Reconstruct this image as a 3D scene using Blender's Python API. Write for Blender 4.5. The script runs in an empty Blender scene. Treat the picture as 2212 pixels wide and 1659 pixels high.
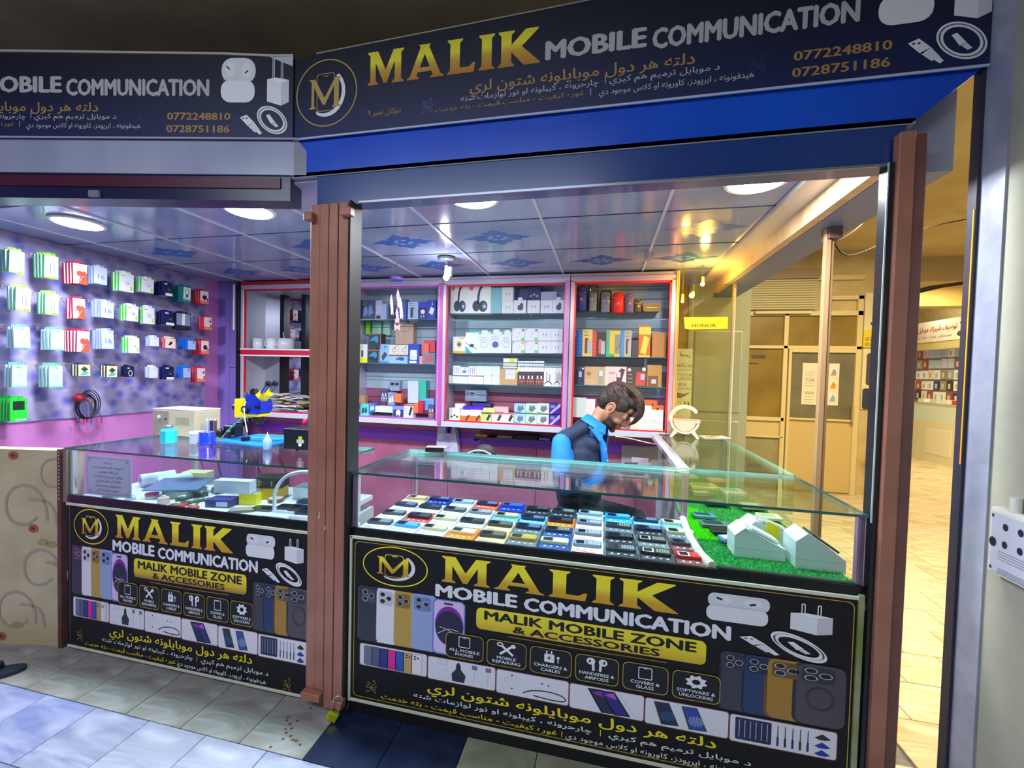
import bpy, math, random, unicodedata
from math import sin, cos, pi, radians
from mathutils import Vector, Matrix
from mathutils.geometry import tessellate_polygon
random.seed(7)
sc = bpy.context.scene
COL = sc.collection
# ---------------------------------------------------------------- camera, world, lights, exposure
cd = bpy.data.cameras.new('camera'); cam = bpy.data.objects.new('camera', cd); COL.objects.link(cam)
sc.camera = cam
cd.sensor_fit = 'HORIZONTAL'; cd.sensor_width = 36; cd.lens = 36 * 901.2 / 2212
cd.clip_start = .05; cd.clip_end = 60
_y, _p, _r = radians(12.38), radians(1.589), radians(-1.4176)
_f = Vector((-sin(_y) * cos(_p), cos(_y) * cos(_p), -sin(_p)))
_x = Vector((cos(_y), sin(_y), 0)); _d = _f.cross(_x)
_x2 = cos(_r) * _x + sin(_r) * _d; _d2 = -sin(_r) * _x + cos(_r) * _d
cam.matrix_world = Matrix((( _x2.x, -_d2.x, -_f.x, 0), (_x2.y, -_d2.y, -_f.y, -1.55), (_x2.z, -_d2.z, -_f.z, 1.45), (0, 0, 0, 1)))
sc.view_settings.view_transform = 'Standard'; sc.view_settings.look = 'None'
sc.view_settings.gamma = 1; sc.view_settings.use_curve_mapping = False
sc.view_settings.exposure = 0.56
w = bpy.data.worlds.new('world'); sc.world = w; w.use_nodes = True
w.node_tree.nodes['Background'].inputs[0].default_value = (.55, .6, .75, 1)
w.node_tree.nodes['Background'].inputs[1].default_value = .28

def area(name, loc, rot, sx, sy, power, col, spread=180):
    l = bpy.data.lights.new(name, 'AREA'); l.shape = 'RECTANGLE'; l.size = sx; l.size_y = sy
    l.energy = power; l.color = col; l.spread = radians(spread)
    o = bpy.data.objects.new(name, l); COL.objects.link(o); o.location = loc; o.rotation_euler = rot
    return o
# unseen fill lights added: over the corridor where the photographer stands, and in the hall to the right
area('corridor_fill_light', (-1.3, -2.3, 2.95), (radians(12), 0, 0), 2.4, .5, 44, (.80, .88, 1.0))
area('hall_fill_light', (2.4, 2.4, 3.02), (0, 0, 0), 1.6, .5, 95, (1.0, .84, .54))
area('hall_fill_light', (4.6, 5.6, 3.0), (0, 0, 0), 1.6, 1.2, 130, (1.0, .86, .55))
area('hall_fill_light', (1.9, .7, 3.0), (0, 0, 0), .6, .8, 30, (1.0, .85, .58))

# ---------------------------------------------------------------- materials
def lin(h):
    h = h.lstrip('#'); c = [int(h[i:i + 2], 16) / 255 for i in (0, 2, 4)]
    return tuple(v / 12.92 if v <= .04045 else ((v + .055) / 1.055) ** 2.4 for v in c) + (1,)
MC = {}
def C(h, rough=.55, metal=0, emit=0, coat=0):
    k = (h, rough, metal, emit, coat)
    if k in MC: return MC[k]
    m = bpy.data.materials.new('paint_' + h); m.use_nodes = True; b = m.node_tree.nodes['Principled BSDF']
    b.inputs['Base Color'].default_value = lin(h); b.inputs['Roughness'].default_value = rough
    b.inputs['Metallic'].default_value = metal
    if coat: b.inputs['Coat Weight'].default_value = coat; b.inputs['Coat Roughness'].default_value = .08
    if emit: b.inputs['Emission Color'].default_value = lin(h); b.inputs['Emission Strength'].default_value = emit
    MC[k] = m; return m
def N(name, h1, h2, scale=8, detail=6, rough=.6, bump=0, bscale=None, metal=0, stretch=(1, 1, 1), lo=.35, hi=.65, kind='noise', coat=0, rot=0, dist=0):
    if name in MC: return MC[name]
    m = bpy.data.materials.new(name); m.use_nodes = True; t = m.node_tree; b = t.nodes['Principled BSDF']; L = t.links.new
    tc = t.nodes.new('ShaderNodeTexCoord'); mp = t.nodes.new('ShaderNodeMapping'); mp.inputs['Scale'].default_value = stretch
    mp.inputs['Rotation'].default_value = (0, 0, rot)
    L(tc.outputs['Object'], mp.inputs[0])
    if kind == 'noise':
        n = t.nodes.new('ShaderNodeTexNoise'); n.inputs['Scale'].default_value = scale; n.inputs['Detail'].default_value = detail; n.inputs['Distortion'].default_value = dist; o = n.outputs['Fac']
    elif kind == 'wave':
        n = t.nodes.new('ShaderNodeTexWave'); n.inputs['Scale'].default_value = scale; n.inputs['Distortion'].default_value = dist; n.inputs['Detail'].default_value = detail; o = n.outputs['Fac']
    else:
        n = t.nodes.new('ShaderNodeTexVoronoi'); n.inputs['Scale'].default_value = scale; o = n.outputs['Distance']
    L(mp.outputs[0], n.inputs['Vector'])
    r = t.nodes.new('ShaderNodeValToRGB'); r.color_ramp.elements[0].position = lo; r.color_ramp.elements[1].position = hi
    r.color_ramp.elements[0].color = lin(h1); r.color_ramp.elements[1].color = lin(h2)
    L(o, r.inputs[0]); L(r.outputs[0], b.inputs['Base Color'])
    b.inputs['Roughness'].default_value = rough; b.inputs['Metallic'].default_value = metal
    if coat: b.inputs['Coat Weight'].default_value = coat; b.inputs['Coat Roughness'].default_value = .06
    if bump:
        bp = t.nodes.new('ShaderNodeBump'); bp.inputs['Strength'].default_value = bump; bp.inputs['Distance'].default_value = .01
        if bscale:
            n2 = t.nodes.new('ShaderNodeTexNoise'); n2.inputs['Scale'].default_value = bscale; L(mp.outputs[0], n2.inputs['Vector']); o = n2.outputs['Fac']
        L(o, bp.inputs['Height']); L(bp.outputs[0], b.inputs['Normal'])
    MC[name] = m; return m
def glass(name, tint, refl=1.0, rough=.0, ior=1.5):
    if name in MC: return MC[name]
    m = bpy.data.materials.new(name); m.use_nodes = True; t = m.node_tree; t.nodes.clear(); L = t.links.new
    o = t.nodes.new('ShaderNodeOutputMaterial'); mx = t.nodes.new('ShaderNodeMixShader')
    tr = t.nodes.new('ShaderNodeBsdfTransparent'); tr.inputs[0].default_value = tint
    g = t.nodes.new('ShaderNodeBsdfGlossy'); g.inputs['Roughness'].default_value = rough; g.inputs[0].default_value = (1, 1, 1, 1)
    f = t.nodes.new('ShaderNodeFresnel'); f.inputs[0].default_value = ior
    mm = t.nodes.new('ShaderNodeMath'); mm.operation = 'MULTIPLY'; mm.inputs[1].default_value = refl
    L(f.outputs[0], mm.inputs[0]); L(mm.outputs[0], mx.inputs[0]); L(tr.outputs[0], mx.inputs[1]); L(g.outputs[0], mx.inputs[2]); L(mx.outputs[0], o.inputs[0])
    MC[name] = m; return m
def gradz(name, stops, rough=.4):
    """printed gradient: colours by the height stops [(z, hex), ...] in object space"""
    if name in MC: return MC[name]
    m = bpy.data.materials.new(name); m.use_nodes = True; t = m.node_tree; b = t.nodes['Principled BSDF']; L = t.links.new
    tc = t.nodes.new('ShaderNodeTexCoord'); s = t.nodes.new('ShaderNodeSeparateXYZ'); mr = t.nodes.new('ShaderNodeMapRange')
    L(tc.outputs['Object'], s.inputs[0]); L(s.outputs[2], mr.inputs[0]); z0, z1 = stops[0][0], stops[-1][0]
    mr.inputs[1].default_value = z0; mr.inputs[2].default_value = z1
    r = t.nodes.new('ShaderNodeValToRGB'); e = r.color_ramp.elements
    e[0].position = 0; e[0].color = lin(stops[0][1]); e[1].position = 1; e[1].color = lin(stops[-1][1])
    for z, h in stops[1:-1]: q = e.new((z - z0) / (z1 - z0)); q.color = lin(h)
    L(mr.outputs[0], r.inputs[0]); L(r.outputs[0], b.inputs['Base Color']); b.inputs['Roughness'].default_value = rough
    MC[name] = m; return m
GT = glass('glass_top', (.86, .96, .95, 1), .6)
GF = glass('glass_front', (.90, .97, .96, 1), .28)
GC = glass('cabinet_glass', (.90, .95, .96, 1), .45)
GE = C('0a5a58', .15, coat=1)
PINK = N('pink_wall_paint', 'b870b4', 'c67cc0', 5, 3, .5, .05)
BROWN = N('brown_enamel', '9c6450', 'ae7560', 6, 4, .45, .12, 60)
ALU = C('b9bac6', .35, .6)
CREAM = C('d8d6c0', .45)
WHITE = C('e8e8ea', .5)
BLACK = C('08090d', .6)

# ---------------------------------------------------------------- geometry helpers
class MB:
    def __init__(s): s.v = []; s.f = []; s.m = []; s.sm = []; s.mats = []; s.T = Matrix()
    def mi(s, mat):
        if mat not in s.mats: s.mats.append(mat)
        return s.mats.index(mat)
    def add(s, vs, fs, mat, smooth=False):
        n = len(s.v); i = s.mi(mat); T = s.T
        s.v += [tuple(T @ Vector(p)) for p in vs]
        s.f += [tuple(n + a for a in f) for f in fs]; s.m += [i] * len(fs); s.sm += [smooth] * len(fs)
    def box(s, x0, x1, y0, y1, z0, z1, mat, mats=None):
        vs = [(x, y, z) for z in (z0, z1) for y in (y0, y1) for x in (x0, x1)]
        fs = [(0, 2, 3, 1), (4, 5, 7, 6), (0, 1, 5, 4), (2, 6, 7, 3), (0, 4, 6, 2), (1, 3, 7, 5)]  # -z +z -y +y -x +x
        if mats:
            for k, f in enumerate(fs): s.add(vs, [f], mats.get('-z +z -y +y -x +x'.split()[k], mat))
        else: s.add(vs, fs, mat)
        return s
    def cyl(s, p0, p1, r, mat, n=16, r2=None, caps=True, smooth=True):
        p0, p1 = Vector(p0), Vector(p1); d = (p1 - p0).normalized(); a = d.orthogonal().normalized(); b = d.cross(a); r2 = r if r2 is None else r2
        vs = [tuple(p + (a * cos(2 * pi * i / n) + b * sin(2 * pi * i / n)) * q) for p, q in ((p0, r), (p1, r2)) for i in range(n)]
        s.add(vs, [(i, (i + 1) % n, n + (i + 1) % n, n + i) for i in range(n)], mat, smooth)
        if caps: s.add(vs, [tuple(range(n))[::-1], tuple(range(n, 2 * n))], mat)
        return s
    def tube(s, pts, r, mat, n=8, taper=None):
        pts = [Vector(p) for p in pts]; m = len(pts); vs = []; up = None
        for i, p in enumerate(pts):
            d = (pts[min(i + 1, m - 1)] - pts[max(i - 1, 0)]).normalized()
            if up is None: up = d.orthogonal().normalized()
            up = (up - d * up.dot(d)); up = up.normalized() if up.length > 1e-6 else d.orthogonal().normalized()
            b = d.cross(up); q = r if taper is None else r * taper[i]
            vs += [tuple(p + (up * cos(2 * pi * k / n) + b * sin(2 * pi * k / n)) * q) for k in range(n)]
        fs = [(i * n + k, i * n + (k + 1) % n, (i + 1) * n + (k + 1) % n, (i + 1) * n + k) for i in range(m - 1) for k in range(n)]
        s.add(vs, fs, mat, True); s.add(vs, [tuple(range(n))[::-1], tuple(range((m - 1) * n, m * n))], mat)
        return s
    def lathe(s, prof, c, mat, n=20, smooth=True):
        vs = [(c[0] + r * cos(2 * pi * k / n), c[1] + r * sin(2 * pi * k / n), c[2] + z) for r, z in prof for k in range(n)]
        m = len(prof)
        s.add(vs, [(i * n + k, i * n + (k + 1) % n, (i + 1) * n + (k + 1) % n, (i + 1) * n + k) for i in range(m - 1) for k in range(n)], mat, smooth)
        s.add(vs, [tuple(range(n))[::-1], tuple(range((m - 1) * n, m * n))], mat); return s
    def ball(s, c, r, mat, nu=14, nv=8):
        if not hasattr(r, '__len__'): r = (r, r, r)
        vs = []; fs = []
        for j in range(nv + 1):
            t = pi * j / nv
            for i in range(nu): vs.append((c[0] + r[0] * sin(t) * cos(2 * pi * i / nu), c[1] + r[1] * sin(t) * sin(2 * pi * i / nu), c[2] + r[2] * cos(t)))
        for j in range(nv):
            for i in range(nu): fs.append((j * nu + i, (j + 1) * nu + i, (j + 1) * nu + (i + 1) % nu, j * nu + (i + 1) % nu))
        s.add(vs, fs, mat, True); return s
    def poly(s, loops, mat, mp=None, w=0):
        """flat polygon in (u,v); loops = [outer, hole...]; mp maps (u,v,w) to 3D"""
        if not hasattr(loops[0][0], '__len__'): loops = [loops]
        mp = mp or (lambda u, v, w: (u, -w, v))
        pts = [p for l in loops for p in l]
        tr = tessellate_polygon([[Vector((p[0], p[1], 0)) for p in l] for l in loops])
        a = sum((pts[t[1]][0] - pts[t[0]][0]) * (pts[t[2]][1] - pts[t[0]][1]) - (pts[t[2]][0] - pts[t[0]][0]) * (pts[t[1]][1] - pts[t[0]][1]) for t in tr)
        s.add([mp(p[0], p[1], w) for p in pts], [t if a > 0 else t[::-1] for t in tr], mat); return s
    def prism(s, pts, y0, y1, mat, mp=None):
        mp = mp or (lambda u, v, w: (u, w, v)); n = len(pts)
        tr = tessellate_polygon([[Vector((p[0], p[1], 0)) for p in pts]])
        vs = [mp(p[0], p[1], y0) for p in pts] + [mp(p[0], p[1], y1) for p in pts]
        s.add(vs, [t for t in tr] + [tuple(n + a for a in t[::-1]) for t in tr] + [(i, (i + 1) % n, n + (i + 1) % n, n + i) for i in range(n)], mat); return s
    def text(s, body, u, v, h, mat, mp=None, w=0, width=None, bold=0, align='L', ar=False):
        """(u,v): left (or right / centre) end of the baseline; h: height of a capital"""
        vs, fs, x0, x1 = glyphs(shape(body) if ar else body, 0)
        if not vs: return s
        mp = mp or (lambda u, v, w: (u, -w, v)); k = h / .72; kx = k if width is None else width / (x1 - x0)
        W = (x1 - x0) * kx; ox = {'L': u, 'C': u - W / 2, 'R': u - W}[align]
        for q, (dx, dy) in enumerate(((0, 0),) if bold < .006 else ((-.9, 0), (.9, 0), (0, .6), (0, -.6)) if bold < .04 else ((-.9, 0), (-.3, .3), (.3, -.3), (.9, 0), (0, .6), (0, -.6))):
            s.add([mp(ox + (a - x0 + dx * bold) * kx, v + (b + dy * bold) * k, w + .00006 * q) for a, b in vs], fs, mat)
        return s
    def build(s, name, parent=None, origin=(0, 0, 0), bevel=0, seg=1, kind=None):
        me = bpy.data.meshes.new(name); ox, oy, oz = origin
        me.from_pydata([(a - ox, b - oy, c - oz) for a, b, c in s.v], [], s.f)
        for m in s.mats: me.materials.append(m)
        me.polygons.foreach_set('material_index', s.m); me.polygons.foreach_set('use_smooth', s.sm); me.update()
        o = bpy.data.objects.new(name, me); COL.objects.link(o)
        if parent: o.parent = parent
        else: o.location = origin
        if bevel:
            b = o.modifiers.new('bevel', 'BEVEL'); b.width = bevel; b.segments = seg; b.limit_method = 'ANGLE'; b.angle_limit = radians(40)
        if kind: o['kind'] = kind
        return o
GL = {}
def glyphs(body, bold=0):
    k = (body, bold)
    if k in GL: return GL[k]
    c = bpy.data.curves.new('t', 'FONT'); c.body = body; c.resolution_u = 2; c.offset = bold
    o = bpy.data.objects.new('t', c); m = bpy.data.meshes.new_from_object(o)
    vs = [(v.co.x, v.co.y) for v in m.vertices]; fs = [tuple(p.vertices) for p in m.polygons]
    if fs:
        a = fs[0]; nz = m.polygons[0].normal.z
        if nz < 0: fs = [f[::-1] for f in fs]
    bpy.data.objects.remove(o); bpy.data.meshes.remove(m); bpy.data.curves.remove(c)
    xs = [v[0] for v in vs] or [0]
    GL[k] = (vs, fs, min(xs), max(xs)); return GL[k]
_FORM = {}
for _r in ((0xFB50, 0xFC00), (0xFE70, 0xFEFD)):
    for _c in range(*_r):
        _dd = unicodedata.decomposition(chr(_c)).split()
        if len(_dd) == 2 and _dd[0][0] == '<': _FORM.setdefault(chr(int(_dd[1], 16)), {})[_dd[0]] = chr(_c)
def shape(s):
    s = s.replace('\u0644\u0627', '\ufefb'); out = []
    def dual(c): return '<initial>' in _FORM.get(c, {})
    def joins(c): return '<final>' in _FORM.get(c, {}) or c == '\ufefb'
    for i, c in enumerate(s):
        p = i > 0 and dual(s[i - 1]) and joins(c); n = i + 1 < len(s) and dual(c) and joins(s[i + 1])
        if c == '\ufefb': out.append('\ufefc' if p else c); continue
        f = _FORM.get(c)
        if not f: out.append(c); continue
        key = '<medial>' if p and n else '<final>' if p else '<initial>' if n else '<isolated>'
        out.append(f.get(key, f.get('<isolated>', c)))
    out = out[::-1]; i = 0
    while i < len(out):                       # numbers keep their own direction
        if out[i].isdigit() or out[i] in '%.':
            j = i
            while j < len(out) and (out[j].isdigit() or out[j] in '%.'): j += 1
            out[i:j] = out[i:j][::-1]; i = j
        i += 1
    return ''.join(out).translate({40: 41, 41: 40})

def thing(name, label, cat, loc=(0, 0, 0), rz=0, group=None):
    o = bpy.data.objects.new(name, None); COL.objects.link(o); o.empty_display_size = .05
    o.location = loc; o.rotation_euler = (0, 0, rz); o['label'] = label; o['category'] = cat
    if group: o['group'] = group
    return o
def tag(o, label, cat, group=None):
    o['label'] = label; o['category'] = cat
    if group: o['group'] = group
    return o
def struct(mb, name, origin=(0, 0, 0), parent=None, **k):
    o = mb.build(name, parent, origin, **k)
    if not parent: o['kind'] = 'structure'
    return o
def dup(o, parent=None, loc=None, rot=None):
    c = o.copy(); COL.objects.link(c); c.parent = parent
    if loc is not None: c.location = loc
    if rot is not None: c.rotation_euler = rot
    for ch in o.children: dup(ch, c)
    return c
def rrect(x0, y0, x1, y1, r, n=4):
    o = []
    for cx, cy, a in ((x1 - r, y1 - r, 0), (x0 + r, y1 - r, 90), (x0 + r, y0 + r, 180), (x1 - r, y0 + r, 270)):
        for i in range(n + 1): t = radians(a + 90 * i / n); o.append((cx + r * cos(t), cy + r * sin(t)))
    return o
def ell(cx, cy, rx, ry, n=24, a0=0, a1=360): return [(cx + rx * cos(radians(a0 + (a1 - a0) * i / n)), cy + ry * sin(radians(a0 + (a1 - a0) * i / n))) for i in range(n + (a1 - a0 != 360))]
def ring(p, t):
    """outline band of polygon p, t wide (scaled about its centre)"""
    cx = (min(a for a, b in p) + max(a for a, b in p)) / 2; cy = (min(b for a, b in p) + max(b for a, b in p)) / 2
    rx = max(a for a, b in p) - cx; ry = max(b for a, b in p) - cy
    return [p, [(cx + (a - cx) * (1 - t / rx), cy + (b - cy) * (1 - t / ry)) for a, b in p][::-1]]
def stroke(pts, t):
    """thin ribbon along a polyline"""
    L, R = [], []
    for i, p in enumerate(pts):
        a = pts[max(i - 1, 0)]; b = pts[min(i + 1, len(pts) - 1)]; dx, dy = b[0] - a[0], b[1] - a[1]; l = math.hypot(dx, dy) or 1
        L.append((p[0] - dy / l * t / 2, p[1] + dx / l * t / 2)); R.append((p[0] + dy / l * t / 2, p[1] - dx / l * t / 2))
    return L + R[::-1]
def bez(p0, p1, p2, p3, n=10): return [tuple((1 - t) ** 3 * a + 3 * (1 - t) ** 2 * t * b + 3 * (1 - t) * t * t * c + t ** 3 * d for a, b, c, d in zip(p0, p1, p2, p3)) for t in (i / n for i in range(n + 1))]
# ---------------------------------------------------------------- floor (marble tiles are parts of it)
sub = MB(); sub.box(-6, 7.5, -4, 10, -.06, -.012, N('grout', '55504a', '77716a', 30))
floor = struct(sub, 'floor')
MARB = [N('marble_%d' % i, a, b, 2.2, 9, .32, .03, 40, stretch=(1, 3.2, 1), dist=2.2, rot=r, lo=.3, hi=.7) for i, (a, b, r) in enumerate((('7c88a8', 'b6c0d6', .5), ('6e7cb0', 'aeb8d4', .8), ('8c98b2', 'bac2d2', -.4), ('7480a6', 'aab6d0', .6)))]
WARM = [N('marble_hall_%d' % i, a, b, 2.2, 9, .28, .03, 40, stretch=(1, 3.2, 1), dist=2.2, rot=r) for i, (a, b, r) in enumerate((('c0a878', 'e6d8b4', .3), ('b89c68', 'e0cfa4', -.3)))]
DARK = N('marble_dark', '0e1a3a', '2a3a5c', 3, 8, .3, .03, 40, dist=1.5, lo=.35, hi=.8)
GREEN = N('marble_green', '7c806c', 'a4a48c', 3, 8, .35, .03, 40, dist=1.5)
DRAB = N('marble_drab', '7c7a70', 'b0b2b4', 3, 8, .4, .03, 40, stretch=(1, 2.5, 1), dist=2, lo=.3, hi=.75)  # browner marble for the left tile rows along the counter
DIRT = N('floor_grime', '2a261e', '4a4436', 9, 6, .9)
tile_cache = {}
def tile(x0, x1, y0, y1, mat):
    k = (round(x1 - x0, 3), round(y1 - y0, 3), mat.name)
    if k not in tile_cache:
        b = MB(); b.box(0, x1 - x0 - .003, 0, y1 - y0 - .003, -.012, 0, mat); tile_cache[k] = b.build('floor_tile', floor, bevel=.0012); o = tile_cache[k]
    else: o = dup(tile_cache[k], floor)
    o.location = (x0, y0, random.uniform(-.0006, .0006)); return o
S_ = .2805
for r in range(-4, 24):
    y0 = -.24 + .26 * r if r >= 0 else -.24 + .265 * r
    y1 = y0 + (.26 if r >= 0 else .265)
    off = {0: -2.167, -1: -2.037}.get(r, -2.167 + .14 * (r % 2))
    if r < 2: xa, xb = (-3.6, 1.45) if r > -3 else (-3.2, 1.2)
    else: xa, xb = 1.0, min(1.7 + .18 * r, 6.0)
    n0 = math.floor((xa - off) / S_)
    x = off + n0 * S_
    big = r > 11
    while x < xb:
        if r == 0 and -1.1 < x < -.6: m = DARK
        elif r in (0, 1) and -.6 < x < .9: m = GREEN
        elif r in (0, 1) and x < -1.0: m = DRAB
        elif x > .9 and r >= 0: m = random.choice(WARM)
        elif r == -1 and x > -.7: m = random.choice(MARB)
        else: m = random.choice(MARB)
        if not (y0 > .1 and x < .95): tile(x, x + S_, y0, y1, m)
        x += S_
b = MB(); b.box(-3.6, .9, .25, 2.3, -.012, 0, N('shop_floor', '8a8c98', 'a6a8b2', 6)); struct(b, 'floor_shop', parent=floor)
b = MB(); b.box(3.0, 7.5, 5.95, 10, -.012, 0, WARM[0]); b.box(4.0, 7.5, 3.0, 5.95, -.012, -.001, WARM[0]); b.build('floor_hall', floor)
# ---------------------------------------------------------------- shop ceiling of glossy panels
CEILZ = 2.24
b = MB(); b.box(-3.66, .92, .0, 2.3, CEILZ + .012, CEILZ + .03, C('9a9cac', .5)); ceil = struct(b, 'ceiling', (0, 0, CEILZ))
PAN = N('ceiling_panel', '8a92b4', '9aa2c2', 3, 4, .13, .02, 5)
PAT = C('2c5fae', .3); PAT2 = C('8fb0e0', .3); TBAR = C('c8c8d8', .3)
xs = [-3.66, -3.31, -2.72, -2.13, -1.54, -.935, -.335, .26, .74]; ys = [.02, .58, 1.12, 1.72, 2.3]
for i in range(8):
    for j in range(4):
        b = MB(); b.box(xs[i] + .006, xs[i + 1] - .006, ys[j] + .002, ys[j + 1] - .002, CEILZ, CEILZ + .012, PAN)
        cx, cy = (xs[i] + xs[i + 1]) / 2, (ys[j] + ys[j + 1]) / 2; mp = lambda u, v, w: (u, v, CEILZ - .001 - w)
        if j in (1, 2) and i in (1, 3, 5, 7) or (j == 2 and i in (2, 4, 6)) or (j == 1 and i == 4):
            o = []
            for k in range(48):
                t = 2 * pi * k / 48; rr = .12 + .03 * cos(4 * t) + .018 * cos(12 * t); o.append((cx + rr * 1.25 * cos(t), cy + rr * .8 * sin(t)))
            b.poly(o, PAT, lambda u, v, w: (u, v, CEILZ - .0006) )
            for k in range(6): b.poly(ell(cx + .05 * cos(k), cy + .035 * sin(k), .018, .012, 8), PAT2, mp)
        p = b.build('ceiling_panel', ceil, (0, 0, CEILZ))
for x in xs[1:-1]: MB().box(x - .007, x + .007, .02, 2.3, CEILZ - .007, CEILZ + .01, TBAR).build('ceiling_bar', ceil, (0, 0, CEILZ))
for y in ys[1:-1]: MB().box(-3.66, .74, y - .002, y + .002, CEILZ - .003, CEILZ + .01, C('3c4468', .4)).build('ceiling_joint', ceil, (0, 0, CEILZ))
# inner trim board along the right side of the shop ceiling
b = MB(); b.box(.74, .88, .02, 2.1, 2.215, 2.25, C('c4bcb4', .3)); b.box(.845, .885, .02, 2.1, 2.13, 2.25, N('light_wood', 'c8a078', 'dcb890', 4, 4, .35, 0, None, 0, (1, 8, 1)))
struct(b, 'trim_1')
# side fascia box over the right hand opening
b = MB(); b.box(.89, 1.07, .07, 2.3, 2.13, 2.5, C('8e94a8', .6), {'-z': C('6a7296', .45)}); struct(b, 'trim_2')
# ---------------------------------------------------------------- market ceiling
b = MB(); b.box(-6, 1.4, -4, 3.2, 3.1, 3.2, N('dark_ceiling', '8c8468', 'a09878', 3, 5, .9)); struct(b, 'ceiling_market')
b = MB(); b.box(1.4, 8, -1, 10, 3.1, 3.2, N('hall_ceiling', 'c8b070', 'd8c488', 2, 4, .9)); struct(b, 'ceiling_hall')
b = MB(); b.box(2.3, 8, 5.0, 5.4, 2.78, 3.1, C('c8b078', .8)); b.box(4.6, 8, 6.6, 6.9, 2.7, 3.1, C('b8a060', .8)); struct(b, 'trim_3')
# ---------------------------------------------------------------- shop walls
WP_ = N('bubble_wallpaper', '5a5cb4', '9c96be', 13, 3, .5, .6, None, kind='voronoi', lo=.1, hi=.6)  # violet blue cast of light and shade mixed into the paper colour
b = MB(); b.box(-3.75, -3.6, -1.2, 1.9, 0, 3.1, PINK); wl = struct(b, 'wall_left', (-3.6, 0, 0))
b = MB(); b.box(-3.6, -3.594, -.6, 1.6, 1.06, 2.235, WP_); b.box(-3.6, -3.5925, -.6, 1.6, 1.055, 1.06, C('6a5a90', .4)); b.build('wallpaper_panel', wl, (-3.6, 0, 0))
b = MB(); b.box(-3.75, .50, 2.02, 2.1, 0, 2.6, PINK); wb = struct(b, 'wall_back', (0, 2.05, 0))
LAV = N('violet_panel', '7a66b8', '8a74c6', 3, 3, .45)
for x0, x1, z0, z1 in ((-3.6, -3.47, .0, 2.24), (-3.465, -3.37, .0, 1.43), (-3.465, -3.37, 1.435, 2.24)):
    MB().box(x0, x1, 1.74, 1.8, z0, z1, LAV).build('wall_panel', wb, (0, 2.05, 0))
for x0, x1 in ((-3.34, -2.3), (-2.295, -1.35), (-1.345, -.55), (-.545, .28), (.285, .50)):
    MB().box(x0, x1, 1.985, 2.02, 0, 1.0, N('pink_dado', 'a85c78', 'b86c8c', 4, 3, .4)).build('wall_panel', wb, (0, 2.05, 0))
b = MB(); b.box(-3.34, .5, 1.978, 1.986, .80, .90, C('8a4cc8', .4)); b.build('violet_band', wb, (0, 2.05, 0))
# low half wall at the far left, papered with flowers
PAPER = N('flower_wallpaper', 'b8aa84', 'cabf96', 5, 6, .6, .08, 30)
A0 = Vector((-2.64, .01)); du = Vector((-.979, -.204))
def hw(u, v, w): return (A0.x + du.x * u - du.y * -w * 1, A0.y + du.y * u - abs(du.x) * w, v)
b = MB()
vs = [hw(u, z, w) for w in (0, -.07) for z in (0, 1.0) for u in (0, .95)]
b.add(vs, [(0, 1, 3, 2), (4, 6, 7, 5), (0, 4, 5, 1), (2, 3, 7, 6), (0, 2, 6, 4), (1, 5, 7, 3)], PAPER)
wh = struct(b, 'wall_front_low', (-2.64, 0, 0))
b = MB(); FL = C('a89a86', .6); RD = C('a85c40', .6); LF = C('9a9c5c', .6); FG = C('a0906c', .6)
def loopd(cx, cz, s):
    for p in (bez((cx - .11 * s, cz - .1 * s), (cx - .12 * s, cz + .13 * s), (cx + .1 * s, cz + .12 * s), (cx + .1 * s, cz - .02 * s)), bez((cx - .16 * s, cz - .12 * s), (cx - .15 * s, cz + .02 * s), (cx - .1 * s, cz), (cx - .02 * s, cz + .01 * s)), bez((cx + .1 * s, cz - .02 * s), (cx + .1 * s, cz - .15 * s), (cx - .02 * s, cz - .14 * s), (cx - .06 * s, cz - .08 * s))): b.poly(stroke(p, .014 * s), FL, hw, .002)
for cx, cz, s in ((.2, .74, 1), (.12, .42, .9), (.25, .2, .9), (.05, .9, .7), (.55, .62, 1), (.6, .25, 1)): loopd(cx, cz, s)
for cx, cz in ((.16, .6), (.26, .97), (.33, .04), (.6, .82), (.5, .1)):
    b.poly(ell(cx, cz, .026, .022, 10), RD, hw, .0025); b.poly(ell(cx, cz, .010, .008, 8), C('6c2418', .6), hw, .003)
for cx, cz in ((.11, .53), (.07, .52), (.03, .42), (.25, .1), (.5, .5)): b.poly(bez((cx - .03, cz), (cx - .01, cz + .03), (cx + .02, cz + .02), (cx + .03, cz - .005)) + bez((cx + .03, cz - .005), (cx + .01, cz - .02), (cx - .02, cz - .02), (cx - .03, cz)), LF, hw, .0025)
b.build('printed_flower', wh, (-2.64, 0, 0))
b = MB(); b.box(-2.655, -2.63, -.012, .03, 0, 1.01, N('dark_trim', '4a2a28', '6a4440', 8)); b.box(-2.63, -2.606, -.004, .03, .745, 1.015, C('8a7a74', .5))
for i in range(14): b.box(-2.6445, -2.6405, -.0135, -.012, .76 + i * .018, .768 + i * .018, C('d8d0c8', .5))
struct(b, 'trim_4', (-2.64, 0, 0))
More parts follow.
